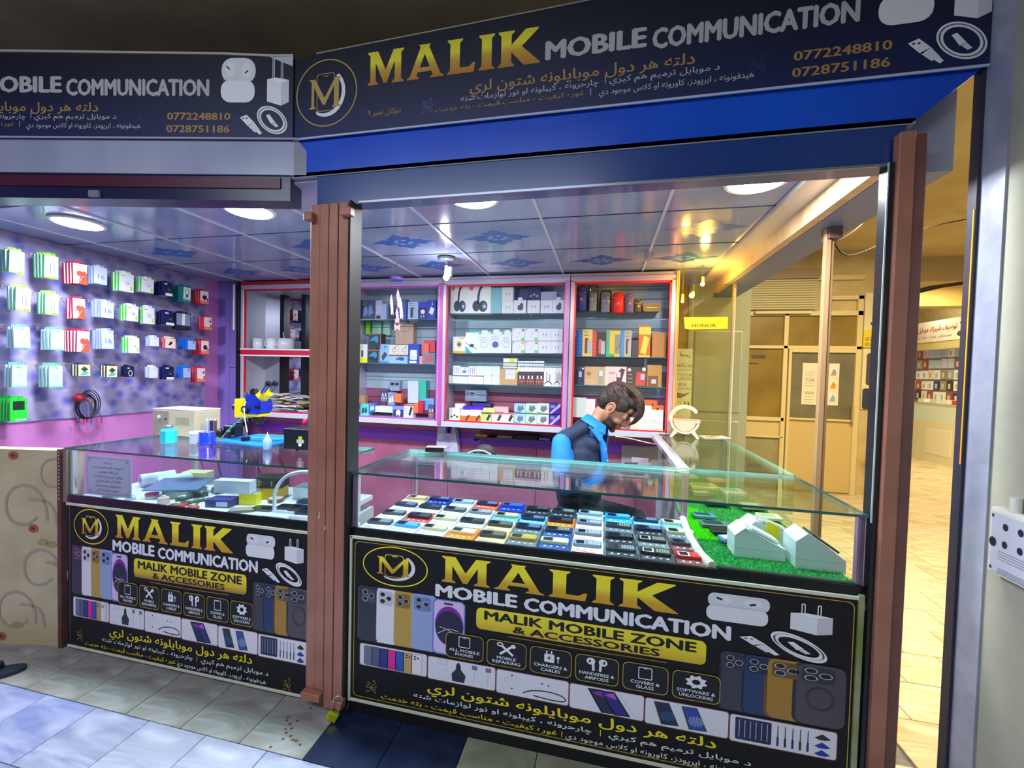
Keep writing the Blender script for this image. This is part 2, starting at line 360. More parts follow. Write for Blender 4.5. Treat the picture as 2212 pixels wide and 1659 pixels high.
# right hand wall end: plaster, white taped edge, dark frame
PLAS = N('plaster', '98988a', 'aaaa96', 3, 8, .8, .15, 25)
b = MB(); b.box(1.10, 1.4, -2.2, .0, 0, 3.1, PLAS); wr = struct(b, 'wall_right', (1.1, 0, 0))
b = MB(); b.box(1.094, 1.1, -.082, .002, 0, 3.1, N('taped_edge', '8e92a6', 'a2a6b8', 6, 4, .3, .5, 12)); b.build('edge_strip', wr, (1.1, 0, 0))
b = MB(); b.box(1.085, 1.10, -.002, .03, 0, 3.1, C('2c2638', .4)); b.box(1.083, 1.085, .0, .004, 1.2, 1.98, C('e8a828', .3)); b.build('edge_frame', wr, (1.1, 0, 0))  # thin gold strip paints the lit rim of the dark frame
b = MB(); b.box(-6, -4, -4, 3, 0, 3.1, C('8a8678', .9)); struct(b, 'wall_far_left')

# ---------------------------------------------------------------- printed designs
GOLD = gradz('gold_letters_lower', [(.55, 'b07a10'), (.64, 'd8a814'), (.67, 'f6ea30'), (.73, 'ffe820')])
GOLDS = gradz('gold_letters_sign', [(.17, 'a8641c'), (.24, 'c89c34'), (.27, 'ece034'), (.33, 'dcc824')], .6)
YEL = C('f4dc18', .4); PW = C('e9e9ee', .45); NAVY = C('030409', .75)
GLY = {
 'M': (1.12, [[(0,0),(.33,0),(.33,.04),(.25,.12),(.25,.66),(.50,.03),(.60,.03),(.84,.66),(.84,.12),(.76,.04),(.76,0),(1.12,0),(1.12,.04),(1.04,.12),(1.04,.88),(1.12,.96),(1.12,1),(.80,1),(.56,.42),(.32,1),(0,1),(0,.96),(.08,.88),(.08,.12),(0,.04)]]),
 'A': (1.10, [[(0,0),(.36,0),(.36,.04),(.29,.09),(.325,.2),(.74,.2),(.78,.09),(.70,.04),(.70,0),(1.10,0),(1.10,.04),(1.0,.10),(.66,.92),(.70,1),(.36,1),(.40,.92),(.09,.10),(0,.04)], [(.385,.33),(.53,.72),(.68,.33)]]),
 'L': (.80, [[(0,0),(.76,0),(.80,.28),(.74,.28),(.62,.17),(.36,.17),(.36,.88),(.44,.96),(.44,1),(0,1),(0,.96),(.08,.88),(.08,.12),(0,.04)]]),
 'I': (.44, [[(0,0),(.44,0),(.44,.04),(.36,.12),(.36,.88),(.44,.96),(.44,1),(0,1),(0,.96),(.08,.88),(.08,.12),(0,.04)]]),
 'K': (1.14, [[(0,0),(.44,0),(.44,.04),(.36,.12),(.36,.40),(.70,0),(1.14,0),(1.14,.03),(.64,.53),(1.08,.96),(1.08,1),(.74,1),(.36,.60),(.36,.88),(.44,.96),(.44,1),(0,1),(0,.96),(.08,.88),(.08,.12),(0,.04)]])}
def word(b, s, u0, v0, u1, h, mat, mp, w):
    tot = sum(GLY[c][0] for c in s) + .10 * (len(s) - 1); k = (u1 - u0) / tot; u = u0
    for c in s:
        gw, loops = GLY[c]; b.poly([[(u + x * k, v0 + y * h) for x, y in l] for l in loops], mat, mp, w); u += (gw + .10) * k
def ornament(b, cx, cz, s, mat, mp, w, flip=1):
    for sp in (bez((.0, -.0), (.02, .5), (.5, .3), (.45, .75)), bez((.45, .75), (.4, 1.0), (.1, .95), (.18, .7)), bez((0, 0), (-.5, .1), (-.8, .6), (-.35, .6)), bez((-.35, .6), (-.1, .55), (-.2, .3), (-.4, .4)), bez((0, 0), (.6, -.1), (.8, .2), (.45, .25)), bez((0, 0), (-.7, -.3), (-.9, .1), (-.55, .1)), bez((0, -.1), (-.5, -.9), (-1, -.6), (-.6, -.45)), bez((0, -.1), (.3, -.8), (.8, -.7), (.5, -.4)), bez((0, 0), (.2, -.4), (.7, -.3), (.5, -.12))):
        b.poly(stroke([(cx + flip * x * s, cz + y * s) for x, y in sp], .07 * s), mat, mp, w)
def logo(b, cx, cz, rx, rz, mat, mp, w, ringm=None, h=None):
    b.poly(ring(ell(cx, cz, rx, rz, 40), rx * .035), ringm or mat, mp, w)
    k = rx / .145; h = rz / .082
    b.poly(ring(rrect(cx - .045 * k, cz - .044 * h, cx + .04 * k, cz + .048 * h, .012 * min(k, h)), .0028 * min(k, h)), mat, mp, w)
    b.poly(stroke([(cx - .012 * k, cz + .041 * h), (cx + .01 * k, cz + .041 * h)], .003), mat, mp, w + .0002)
    MT = [(0, 0), (.24, 0), (.24, .03), (.18, .08), (.18, .72), (.52, .10), (.60, .10), (.94, .72), (.94, .08), (.88, .03), (.88, 0), (1.2, 0), (1.2, .03), (1.12, .08), (1.12, .92), (1.2, .97), (1.2, 1), (.98, 1), (.58, .34), (.22, 1), (0, 1), (0, .97), (.08, .92), (.08, .08), (0, .03)]
    b.poly([(cx - .080 * k + x / 1.2 * .150 * k, cz - .036 * h + y * .072 * h) for x, y in MT], mat, mp, w + .0004)
    o = [(cx + .09 * k * cos(radians(a)), cz + .058 * h * sin(radians(a))) for a in range(-120, 50, 8)]
    i = [(cx - .008 * k + .082 * k * cos(radians(a)), cz + .002 * h + .051 * h * sin(radians(a))) for a in range(-120, 50, 8)]
    b.poly(o + i[::-1], PW, mp, w)
def pods(b, x0, x1, z0, zm, z1, mp, w):
    sh = C('c9c9d2', .4); dk = C('16161c', .4); cx = (x0 + x1) / 2; W = x1 - x0
    b.poly(rrect(x0 + W * .02, zm - (z1 - zm) * .15, x1 + W * .02, z1, (z1 - zm) * .5), C('dedee4', .4), mp, w)
    b.poly(ell(cx - W * .22, zm + (z1 - zm) * .5, W * .15, (z1 - zm) * .36, 12), PW, mp, w + .0002); b.poly(ell(cx + W * .26, zm + (z1 - zm) * .45, W * .15, (z1 - zm) * .36, 12), PW, mp, w + .0002)
    b.poly(stroke([(cx - W * .34, zm + (z1 - zm) * .62), (cx - W * .24, zm + (z1 - zm) * .48)], W * .035), dk, mp, w + .0004)
    b.poly(stroke([(cx + W * .30, zm + (z1 - zm) * .42), (cx + W * .2, zm + (z1 - zm) * .3)], W * .035), dk, mp, w + .0004)
    b.poly(rrect(x0, z0, x1, zm, (zm - z0) * .42), PW, mp, w + .0006); b.poly(stroke([(x0 + W * .05, zm - .001), (x1 - W * .05, zm - .001)], W * .012), sh, mp, w + .0008)
def plug(b, x0, x1, z0, z1, zt, mp, w):
    W = x1 - x0; H = z1 - z0
    b.poly([(x0, z0 + H * .16), (x0 + W * .64, z0), (x0 + W * .64, z1 - H * .12), (x0, z1)], PW, mp, w)
    b.poly([(x0 + W * .64, z0), (x1, z0 + H * .14), (x1, z1 - H * .02), (x0 + W * .64, z1 - H * .12)], C('cfcfd6', .4), mp, w)
    b.poly([(x0, z1), (x0 + W * .64, z1 - H * .12), (x1, z1 - H * .02), (x0 + W * .4, z1 + H * .07)], C('f6f6fa', .4), mp, w)
    for u in (.3, .68):
        b.poly(ring(rrect(x0 + W * (u - .05), z1 - H * .03, x0 + W * (u + .05), zt, W * .04), W * .028), PW, mp, w + .0003)
def cable(b, x0, x1, z0, z1, mp, w):
    W = x1 - x0; H = z1 - z0; P = lambda a, c: (x0 + a * W, z0 + c * H)
    cx, cz = P(.68, .5)
    for r, m in ((1, PW), (.86, C('b4b4bc', .4)), (.82, PW)): b.poly(ring([(cx + W * .32 * r * cos(radians(a)) + H * .0, cz + H * .46 * r * sin(radians(a)) - W * .10 * r * cos(radians(a))) for a in range(0, 360, 12)], W * .03), m, mp, w + .0003 * (1 - r))
    b.poly([P(0, .58), P(.14, .68), P(.30, .42), P(.18, .26)], PW, mp, w); b.poly([P(.16, .30), P(.30, .42), P(.42, .16), P(.32, .06)], C('dcdce2', .4), mp, w)
    b.poly([P(.34, .10), P(.41, .16), P(.47, .04), P(.42, -.02)], PW, mp, w + .0002)
    for u in (.06, .13): b.poly(rrect(*P(u, .53), *P(u + .03, .58), .0008, 2), C('16161c', .4), mp, w + .0004)
    b.poly([P(.55, .66), P(.62, .70), P(.74, .44), P(.66, .36)], PW, mp, w + .0004); b.poly([P(.68, .36), P(.74, .43), P(.82, .28), P(.76, .24)], C('dcdce2', .4), mp, w + .0004)
PHC = [('2b2734', '45404c'), ('e4e2e8', 'c8c4cc'), ('c09a38', '8a6a20'), ('98a8d0', '6a80b8')]
def phone_back(b, x0, x1, z0, z1, c, side, mp, w, cam=1):
    W = x1 - x0; H = z1 - z0; r = W * .16
    b.poly(rrect(x0, z0, x1, z1, r), C(side, .3, .3), mp, w); b.poly(rrect(x0 + W * .07, z0 + H * .01, x1, z1 - H * .008, r), C(c, .35), mp, w + .0003)
    if cam:
        b.poly(rrect(x0 + W * .16, z1 - H * .30, x0 + W * .80, z1 - H * .05, W * .1), C(side, .35), mp, w + .0005)
        for u, v in ((.34, .11), (.34, .23), (.62, .17)):
            b.poly(ell(x0 + W * u, z1 - H * v, W * .13, H * .047, 14), C('b8b8c0', .3), mp, w + .0007); b.poly(ell(x0 + W * u, z1 - H * v, W * .105, H * .038, 12), C('0a0a10', .1), mp, w + .0009)
def counter_print(parent, X, Zf, origin, ysurf, small=False):
    """the counter banner; design coordinates (x, z) of the larger sign, X/Zf map them"""
    mp = lambda u, v, w: (X(u), ysurf - .0008 - w, Zf(v))
    b = MB(); word(b, 'MALIK', -.606, .612, .280, .104, GOLD, mp, 0); b.build('gold_lettering', parent, origin)
    b = MB(); b.text('MOBILE', -.627, .551, .049, PW, mp, 0, .326, .055); b.build('white_lettering', parent, origin); b = MB(); b.text('COMMUNICATION', -.268, .547, .049, PW, mp, 0, .718, .055); b.build('white_lettering', parent, origin)
    b = MB(); logo(b, -.81, .645, .145, .082, GOLD, mp, 0, YEL); b.build('emblem', parent, origin)
    b = MB(); b.poly(rrect(-.459, .445, .377, .530, .02), gradz('badge_gold', [(.43, 'a8780c'), (.45, 'd8b414'), (.49, 'ecd81c'), (.54, 'f2e424')]), mp, 0)
    b.poly(stroke([(-.33, .433), (-.04, .430), (.25, .433)], .003), C('a87818', .4), mp, 0)
    b.text('MALIK MOBILE ZONE', -.424, .487, .035, BLACK, mp, .0004, .767, .042); b.text('& ACCESSORIES', -.310, .4515, .026, BLACK, mp, .0004, .533, .04); b.build('yellow_badge', parent, origin)
    # left row of phones
    b = MB()
    for k, (x0, x1) in enumerate(((-.975, -.895), (-.896, -.815), (-.816, -.74), (-.74, -.645))): phone_back(b, x0, x1 + .02, .319, .549, *PHC[k], mp, .0002 * k); b.build('phone_picture', parent, origin); b = MB()
    b.poly(rrect(-.641, .318, -.504, .541, .02), C('6a86c8', .3), mp, .0012); b.poly(rrect(-.634, .324, -.510, .536, .017), C('dcc0e8', .3), mp, .0014)
    b.poly(ell(-.57, .44, .06, .076, 24), C('7c1c9c', .3), mp, .0016); b.poly(ell(-.57, .428, .058, .07, 24), C('0c0a34', .3), mp, .0018); b.poly(rrect(-.594, .522, -.556, .529, .003), BLACK, mp, .0018)
    for q in (((-.62, .40), (-.57, .43), (-.53, .42)), ((-.61, .43), (-.57, .42), (-.52, .40))): b.poly(stroke(bez(q[0], q[1], q[1], q[2]), .0022), C('dce0d8', .3), mp, .002)
    b.build('phone_picture', parent, origin); b = MB()
    for k, (x0, x1, c, s) in enumerate(((.421, .52, '3a3340', '2a2530'), (.493, .60, '14305c', '0c1e40'), (.562, .70, 'a87c20', '6c4c14'), (.648, .803, '4c434c', '322c34'))): phone_back(b, x0, x1, .303 - .0 * k, .509, c, s, mp, .0004 * k); b.build('phone_picture', parent, origin) if k < 3 else None; b = MB() if k < 3 else b
    b.poly(ring(ell(.73, .395, .042, .040, 24), .006), C('3a333c', .4), mp, .0028)
    b.build('phone_picture', parent, origin)
    # six service icons
    names = ('ALL MOBILE', 'PHONES'), ('MOBILE', 'REPAIRING'), ('CHARGERS &', 'CABLES'), ('HANDSFREE &', 'AIRPODS'), ('COVERS &', 'GLASS'), ('SOFTWARE &', 'UNLOCKING')
    for i, (t1, t2) in enumerate(names):
        b = MB(); x0 = -.583 + i * .1705; x1 = x0 + .157; cx = (x0 + x1) / 2; z0, z1 = .314, .415
        b.poly(rrect(x0, z0, x1, z1, .02), BLACK, mp, .0022); b.poly(ring(rrect(x0, z0, x1, z1, .02), .0022), C('c8aa28', .4), mp, .0024)
        b.text(t1, cx, .342, .0115, PW, mp, .0026, min(.125, .0125 * len(t1)), .02, 'C'); b.text(t2, cx, .326, .0115, PW, mp, .0026, min(.125, .0122 * len(t2)), .02, 'C'); c = .382
        if i in (0, 4): b.poly(ring(rrect(cx - .024, c - .022, cx + .024, c + .022, .005), .003), PW, mp, .0026); b.poly(stroke([(cx - .006, c + .017), (cx + .006, c + .017)], .002), PW, mp, .0028)
        if i == 1:
            for a in (-1, 1): b.poly(stroke([(cx - a * .026, c - .02), (cx + a * .02, c + .014)], .009), PW, mp, .0026 + .0001 * a)
            b.poly(ring(ell(cx - .026, c + .018, .013, .009, 12, 0, 360), .005), PW, mp, .0029); b.poly(ell(cx + .026, c + .016, .010, .008, 10), PW, mp, .0029)
        if i == 2:
            b.poly(rrect(cx - .024, c - .020, cx + .014, c + .012, .005), PW, mp, .0026)
            for q in (-.015, .003): b.poly(stroke([(cx + q, c + .010), (cx + q, c + .024)], .005), PW, mp, .0026)
            b.poly([(cx - .003, c + .008), (cx - .013, c - .006), (cx - .006, c - .005), (cx - .009, c - .015), (cx + .002, c - .0), (cx - .005, c - .001)], BLACK, mp, .003); b.poly(stroke([(cx + .028, c - .018), (cx + .028, c + .002)], .004), PW, mp, .0026); b.poly(ell(cx + .028, c + .002, .006, .005, 8), PW, mp, .0028)
        if i == 3:
            for a in (-1, 1): b.poly(ell(cx + a * .022, c + .012, .016, .013, 12), PW, mp, .0026); b.poly(stroke([(cx + a * .014, c + .012), (cx + a * .012, c - .022)], .009), PW, mp, .0027); b.poly(ell(cx + a * .026, c + .012, .004, .006, 6), BLACK, mp, .003)
        if i == 5:
            g = []
            for k in range(32):
                r = 1 if (k // 2) % 2 else .78; g.append((cx + .036 * r * cos(2 * pi * k / 32), c + .024 * r * sin(2 * pi * k / 32)))
            b.poly([g, ell(cx, c, .014, .0095, 14)[::-1]], PW, mp, .0026)
        b.build('service_icon', parent, origin)
    # strip of six white pictures
    xs_ = (-.961, -.656, -.371, -.088, .182, .462, .790)
    for i in range(6):
        b = MB(); x0, x1 = xs_[i], xs_[i + 1] - .006; z0, z1 = .214 - i * .003, .304 - i * .0025; W = x1 - x0; H = z1 - z0
        b.poly(rrect(x0 - .003, z0 - .003, x1 + .003, z1 + .003, .01), C('7a3a3c', .5), mp, .0005); b.poly(rrect(x0, z0, x1, z1, .009), C('e2e0e6', .45), mp, .0007)
        q = lambda u, v: (x0 + u * W, z0 + v * H)
        if i == 0:
            for k, c in enumerate(('6a7088', '4a5878', '1a2a80', 'e0188a', '1c50b0', 'c8a058', 'e8e4e0')): phone_back(b, x0 + W * (.06 + .12 * k), x0 + W * (.06 + .12 * k + .15), z0 + H * .03, z0 + H * .94, c, c, mp, .0009 + .0003 * k, k > 4)
        if i == 1:
            b.poly([q(.37, .08), q(.55, .08), q(.57, .4), q(.50, .62), q(.49, .85), q(.46, .95), q(.43, .85), q(.42, .62), q(.36, .4)], C('22222a', .4), mp, .001)
            for u in (.15, .25): b.poly(ring(rrect(*q(u, .72), *q(u + .05, .92), .002, 2), .0012), C('9a9aa4', .4), mp, .001)
            b.poly(ring(rrect(*q(.08, .1), *q(.32, .5), .006, 3), .001), C('c8c8d0', .4), mp, .001)
            for u in (.66, .86): b.poly(rrect(*q(u, .74), *q(u + .08, .92), .002, 2), C('70727c', .4), mp, .001); b.poly(stroke([q(u + .04, .7), q(u + .03, .1)], .0016), C('b0b0b8', .4), mp, .001)
        if i == 2:
            b.poly(stroke(bez(q(.38, .18), q(.5, .5), q(.95, .5), q(.97, .2)), .0045), C('24242c', .4), mp, .001); b.poly(stroke(bez(q(.97, .2), q(.95, .05), q(.7, .1), q(.52, .16)), .0045), C('24242c', .4), mp, .001)
            for u, v in ((.22, .84), (.64, .72), (.73, .68), (.22, .28)): b.poly(ell(*q(u, v), .004, .003, 8), C('202028', .4), mp, .001)
            for u, v in ((.16, .62), (.3, .7)): b.poly(ring(ell(*q(u, v), .014, .01, 10), .001), C('b8b8c0', .4), mp, .001)
        if i == 3:
            for du_, c1, c2 in ((0, '140c40', '8c1c9c'), (.17, '1a1a78', 'c848b8')):
                b.poly([q(.24 + du_, .93), q(.44 + du_, .96), q(.66 + du_, .06), q(.44 + du_, .02)], BLACK, mp, .001 + du_ / 300); b.poly([q(.27 + du_, .90), q(.43 + du_, .92), q(.63 + du_, .09), q(.47 + du_, .06)], C(c1, .3), mp, .0013 + du_ / 300); b.poly([q(.3 + du_, .78), q(.43 + du_, .92), q(.47 + du_, .66)], C(c2, .3), mp, .0016 + du_ / 300)
            b.poly(stroke([q(.66, .93), q(.9, .06)], .001), C('a8a8b0', .4), mp, .001)
        if i == 4:
            for du_, c1, c2 in ((0, '14243c', '3a70c8'), (.34, '24489c', 'c8dcf4')):
                b.poly([q(.1 + du_, .92), q(.29 + du_, .95), q(.42 + du_, .1), q(.2 + du_, .06)], C('3a3430', .4), mp, .001); b.poly([q(.12 + du_, .90), q(.28 + du_, .92), q(.40 + du_, .12), q(.22 + du_, .09)], C(c1, .3), mp, .0013)
                cx, cz = q(.28 + du_, .42)
                for k in range(14): a = k * .45; b.poly([(cx, cz), (cx + .026 * cos(a), cz + .018 * sin(a)), (cx + .026 * cos(a + .12), cz + .018 * sin(a + .12))], C(c2, .3), mp, .0015)
        if i == 5:
            b.poly(rrect(*q(.05, .1), *q(.40, .93), .005, 3), C('141c48', .4), mp, .001)
            for k in range(6): b.poly(stroke([q(.09 + k * .054, .2), q(.09 + k * .054, .85)], .0025), C('b8bcd0', .4), mp, .0012)
            for k in range(5): b.poly(stroke([q(.46 + k * .07, .12), q(.46 + k * .07, .45)], .007), C('182878' if k % 2 == 0 else '20202c', .4), mp, .001); b.poly(stroke([q(.46 + k * .07, .45), q(.46 + k * .07, .88)], .003), C('30304a', .4), mp, .0011)
            for k, v in enumerate((.76, .46, .18)): b.poly([q(.80, v - .06), q(.87, v + .1), q(.95, v - .06), q(.9, v - .12), q(.84, v - .12)], C('20202c' if k == 0 else '1c2c9c', .4), mp, .001)
        b.build('product_picture', parent, origin)
    b = MB(); pods(b, .372, .566, .611, .665, .707, mp, .0008); b.build('earbud_picture', parent, origin)
    b = MB(); plug(b, .633, .757, .607, .672, .708, mp, .0008); b.build('charger_picture', parent, origin)
    b = MB(); cable(b, .480, .746, .520, .598, mp, .0008); b.build('cable_picture', parent, origin)
    b = MB()
    b.text(T3, .419, .158, .034, YEL, mp, .0008, 1.075, .022, 'R', True)
    b.build('yellow_script', parent, origin)
    b = MB(); b.text(T4A, .532, .122, .018, PW, mp, .0008, .475, .014, 'R', True); b.text(T4B, -.005, .122, .018, PW, mp, .0008, .712, .014, 'R', True)
    b.text(T5A, .535 if not small else .515, .085, .018, PW, mp, .0008, .635, .014, 'R', True); b.poly([(.026, .118), (.029, .118), (.029, .142), (.026, .142)], YEL, mp, .0008); b.poly([(-.115, .084), (-.112, .084), (-.112, .106), (-.115, .106)], YEL, mp, .0008)
    b.text(T5B, -.132, .088, .018, YEL, mp, .0008, .73, .014, 'R', True); b.build('white_script', parent, origin)
    b = MB(); ornament(b, -.905, .125, .034, C('a8884c', .4), mp, .0008); ornament(b, .66, .10, .034, C('a8884c', .4), mp, .0008); b.build('scroll_ornament', parent, origin)
T3 = '\u062f\u0644\u062a\u0647 \u0647\u0631 \u062f\u0648\u0644 \u0645\u0648\u0628\u0627\u064a\u0644\u0648\u0646\u0647 \u0634\u062a\u0648\u0646 \u0644\u0631\u064a'
T4A = '\u062f \u0645\u0648\u0628\u0627\u064a\u0644 \u062a\u0631\u0645\u064a\u0645 \u0647\u0645 \u0643\u064a\u0631\u064a'
T4B = '\u0686\u0627\u0631\u062d\u0631\u0648\u0646\u0647 \u060c \u0643\u064a\u0628\u0644\u0648\u0646\u0647 \u0627\u0648 \u0646\u0648\u0631 \u0644\u0648\u0627\u0632\u0645\u0627\u062a \u0634\u062a\u0647'
T5A = '\u0647\u064a\u062f\u0641\u0648\u0646\u0648\u0646\u0647 \u060c \u0627\u064a\u0631\u067e\u0648\u062f\u0632\u060c \u0643\u0627\u0648\u0631\u0648\u0646\u0647 \u0627\u0648 \u0643\u0644\u0627\u0633 \u0645\u0648\u062c\u0648\u062f \u062f\u064a'
T5B = '\u063a\u0648\u0631\u0647 \u0643\u064a\u0641\u064a\u062a - \u0645\u0646\u0627\u0633\u0628 \u0642\u064a\u0645\u062a - \u0628\u062b\u0647 \u062e\u062f\u0645\u062a'
T6 = '\u062f\u0648\u0643\u0627\u0646 \u0646\u0645\u0628\u0631 \u0669'

# ---------------------------------------------------------------- glass display counters
DECK = C('dfe3ee', .35); BASE = C('c8c8d0', .5)
def counter_case(name, label, x0, x1, y1, origin, ends='LR'):
    t = thing(name, label, 'counter', origin)
    B = lambda: MB()
    B().box(x0, x1, .006, y1, .03, .70, BASE).build('base_cabinet', t, origin)
    B().box(x0, x1, .0, .012, .73, .784, C('040509', .3)).build('front_rail', t, origin, .001)
    B().box(x0 + .002, x1 - .002, .012, y1 - .01, .742, .765, DECK).build('display_deck', t, origin)
    B().box(x0 + .004, x1 - .004, .002, .007, .784, 1.012, GF).build('front_glass', t, origin)
    B().box(x0 - .004, x1, -.012, y1, 1.013, 1.022, GT, {'-y': GE, '+y': C('78b8b0', .2), '-x': GE, '+x': GE}).build('top_glass', t, origin)
    return t
tA = counter_case('display_counter', 'glass display counter left of the brown post, repair tools on its top', -2.602, -1.206, .50, (-1.9, 0, 0))
tB = counter_case('display_counter', 'glass display counter right of the brown post, full of keypad phones', -1.016, .842, .53, (-.1, 0, 0))
def banner(t, x0, x1, z0, z1, org, frame_mat=CREAM):
    p = MB().box(x0, x1, -.004, .004, z0, z1, NAVY).build('banner_panel', t, org)
    b = MB(); b.box(x0, x1, -.010, -.002, z1, z1 + .012, frame_mat); b.build('banner_trim', t, org, .001); b = MB(); b.box(x0, x1, -.008, -.002, z0 - .012, z0, frame_mat); return p, b
p, b = banner(tB, -1.01, .832, .062, .742, (-.1, 0, 0))
b.box(-1.015, -1.004, -.010, -.002, .05, .754, CREAM); b.box(.826, .842, -.012, .0, .05, .76, N('marbled_strip', 'a8a888', '7c8a3c', 6)); b.build('banner_trim', tB, (-.1, 0, 0), .001)
MB().box(-1.014, .842, -.002, .01, .0, .05, BLACK).build('kick_plate', tB, (-.1, 0, 0))
gm = lambda u, v, w: (u, -.0052, v); b = MB(); b.poly(ring(rrect(-.993, .074, .818, .732, .02, 5), .0025), C('c8aa28', .4), gm); b.build('gold_border', tB, (-.1, 0, 0))
counter_print(p, lambda u: u, lambda v: v, (-.1, 0, 0), -.005)
p, b = banner(tA, -2.60, -1.206, .026, .735, (-1.9, 0, 0)); b.build('banner_trim', tA, (-1.9, 0, 0), .001)
MB().box(-2.585, -2.5835, -.0052, -.004, .03, .735, C('6a6c70', .4)).build('border_line', tA, (-1.9, 0, 0))
counter_print(p, lambda u: -2.553 + (u + .954) * .769, lambda v: .717 - (.717 - v) * 1.07, (-1.9, 0, 0), -.005, True)
# posts and rails of the cases
PP = N('pink_aluminium', 'b07c9c', 'c08cac', 5, 3, .35, 0, metal=.3)
def case_post(t, x, y, org, wx=.022, h0=.785, mat=PP):
    b = MB(); b.box(x, x + wx * .42, y, y + .02, h0, 1.012, mat); b.box(x + wx * .46, x + wx * .86, y + .002, y + .02, h0, 1.012, mat); b.box(x + wx * .88, x + wx, y + .001, y + .02, h0, 1.012, C('e0d8dc', .3, .4)); b.build('corner_post', t, org, .0008)
case_post(tB, -1.014, .008, (-.1, 0, 0), .024)
case_post(tB, .823, .008, (-.1, 0, 0), .024, .76)
case_post(tB, -.98, .50, (-.1, 0, 0)); case_post(tB, .37, .50, (-.1, 0, 0), .03)
case_post(tA, -2.60, .008, (-1.9, 0, 0), .014, mat=CREAM); case_post(tA, -2.40, .47, (-1.9, 0, 0), .03, mat=ALU)
MB().box(-1.0, .39, .508, .528, .985, 1.012, C('c8d4d6', .3, .4)).build('back_rail', tB, (-.1, 0, 0), .001)
MB().box(-1.0, .39, .515, .522, .765, .985, GF).build('back_glass', tB, (-.1, 0, 0))
MB().box(-2.59, -1.21, .478, .496, .99, 1.012, ALU).build('back_rail', tA, (-1.9, 0, 0), .001)
# right hand counter running back
o3 = (.62, .55, 0)
tC = thing('display_counter', 'long glass side counter on the right, lined with green artificial grass', 'counter', o3)
MB().box(.40, .84, .535, 1.64, .0, .74, C('c8c4c8', .5)).build('base_cabinet', tC, o3)
MB().box(.395, .41, .535, 1.64, .74, .78, ALU).build('side_rail', tC, o3, .001)
MB().box(.41, .84, .535, 1.63, .742, .765, DECK).build('display_deck', tC, o3)
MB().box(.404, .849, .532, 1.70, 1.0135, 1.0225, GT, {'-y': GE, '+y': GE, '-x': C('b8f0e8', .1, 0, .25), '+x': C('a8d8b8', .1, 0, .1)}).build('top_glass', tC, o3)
MB().box(.841, .846, .535, 1.69, .78, 1.012, GF).build('side_glass', tC, o3)
MB().box(.406, .41, .60, 1.66, .78, 1.012, GF).build('side_glass', tC, o3)
for x, y in ((.405, 1.62), (.825, 1.66)): case_post(tC, x, y, o3, .02, mat=ALU)
MB().box(.36, .404, .53, 1.68, .985, 1.012, N('counter_ledge', 'a8a4b4', 'c0bcc8', 5)).build('inner_ledge', tC, o3, .001)
# grass mat with rolled pale edge
GR = N('grass_blade', '2ea050', '46c878', 14, 3, .8)
def grass(x0, x1, y0, y1, z, c1, n, seed):
    r = random.Random(seed); b = MB(); m = C(c1, .7)
    for _ in range(n):
        x = r.uniform(x0, x1); y = r.uniform(y0, y1); a = r.uniform(0, 6.28); h = r.uniform(.005, .012); l = r.uniform(-.006, .006)
        b.add([(x, y, z), (x + .0035 * cos(a), y + .0035 * sin(a), z), (x + l, y + l * sin(a), z + h)], [(0, 1, 2)], m)
    return b
og = (.62, .5, .766)
gm_ = thing('grass_mat', 'fluffy green artificial grass mat inside the glass case on the right', 'mat', og)
MB().box(.39, .836, .03, .50, .766, .776, C('1f7a3c', .9)).build('mat_base', gm_, og, .003)
MB().box(.42, .836, .54, 1.60, .766, .776, C('2c8a3a', .9)).build('mat_base', gm_, og, .003)
grass(.39, .836, .03, .50, .776, '2cb050', 9000, 1).build('green_pile', gm_, og, kind='stuff')
grass(.42, .836, .54, 1.60, .776, '38a040', 9000, 2).build('green_pile', gm_, og, kind='stuff')
grass(.385, .48, .29, .70, .779, '6cf010', 9000, 3).build('lime_pile', gm_, og, kind='stuff')
b = MB(); b.tube([(.392, .02, .788), (.372, .1, .79), (.365, .25, .789), (.372, .40, .79), (.38, .51, .788)], .016, N('fleece', 'd0c8b8', 'e0d8cc', 60, 4, .95, .5, 120), 12); b.build('rolled_edge', gm_, og)
b = MB(); b.tube([(.41, .016, .786), (.6, .014, .784), (.832, .016, .782)], .010, C('1a2a20', .8), 8); b.build('dark_hem', gm_, og)
# ---------------------------------------------------------------- posts
def slat_post(name, label, x0, z1, origin, slats, cat='post'):
    t = thing(name, label, cat, origin)
    for a, c, y0, z0 in slats: MB().box(a, c, y0, .05, z0, z1, BROWN).build('post_slat', t, origin, .002)
    return t
o = (-1.11, 0, 0)
tp = slat_post('post', 'brown enamelled post of four folded shutter slats between the two counters', -1.2, 2.12, o, [(-1.203, -1.158, -.03, .085), (-1.156, -1.116, -.034, .09), (-1.112, -1.072, -.036, .02), (-1.069, -1.027, -.034, .045)])
MB().box(-1.025, -1.018, -.03, .05, .03, 2.13, BLACK).build('black_edge', tp, o)
for x, z, ww in ((-1.205, .055, .09), (-1.06, .045, .05), (-1.215, 2.05, .04), (-1.05, 2.06, .05)):
    MB().box(x, x + ww, -.06, -.028, z, z + .032, BROWN).build('hinge_plate', tp, o, .003)
b = MB(); 
for x, z, h in ((-1.148, .82, .035), (-1.12, .775, .02)): b.poly([(x, z), (x + .005, z + h * .6), (x + .002, z + h), (x + .008, z + h * .7), (x + .006, z)], CREAM, lambda u, v, w: (u, -.0348, v))
b.build('paint_chip', tp, o)
o = (.9, 0, 0)
tq = thing('post', 'brown metal post at the right end of the shop front', 'post', o)
MB().box(.862, .905, -.035, -.002, 0, 2.215, BROWN).build('post_face', tq, o, .003)
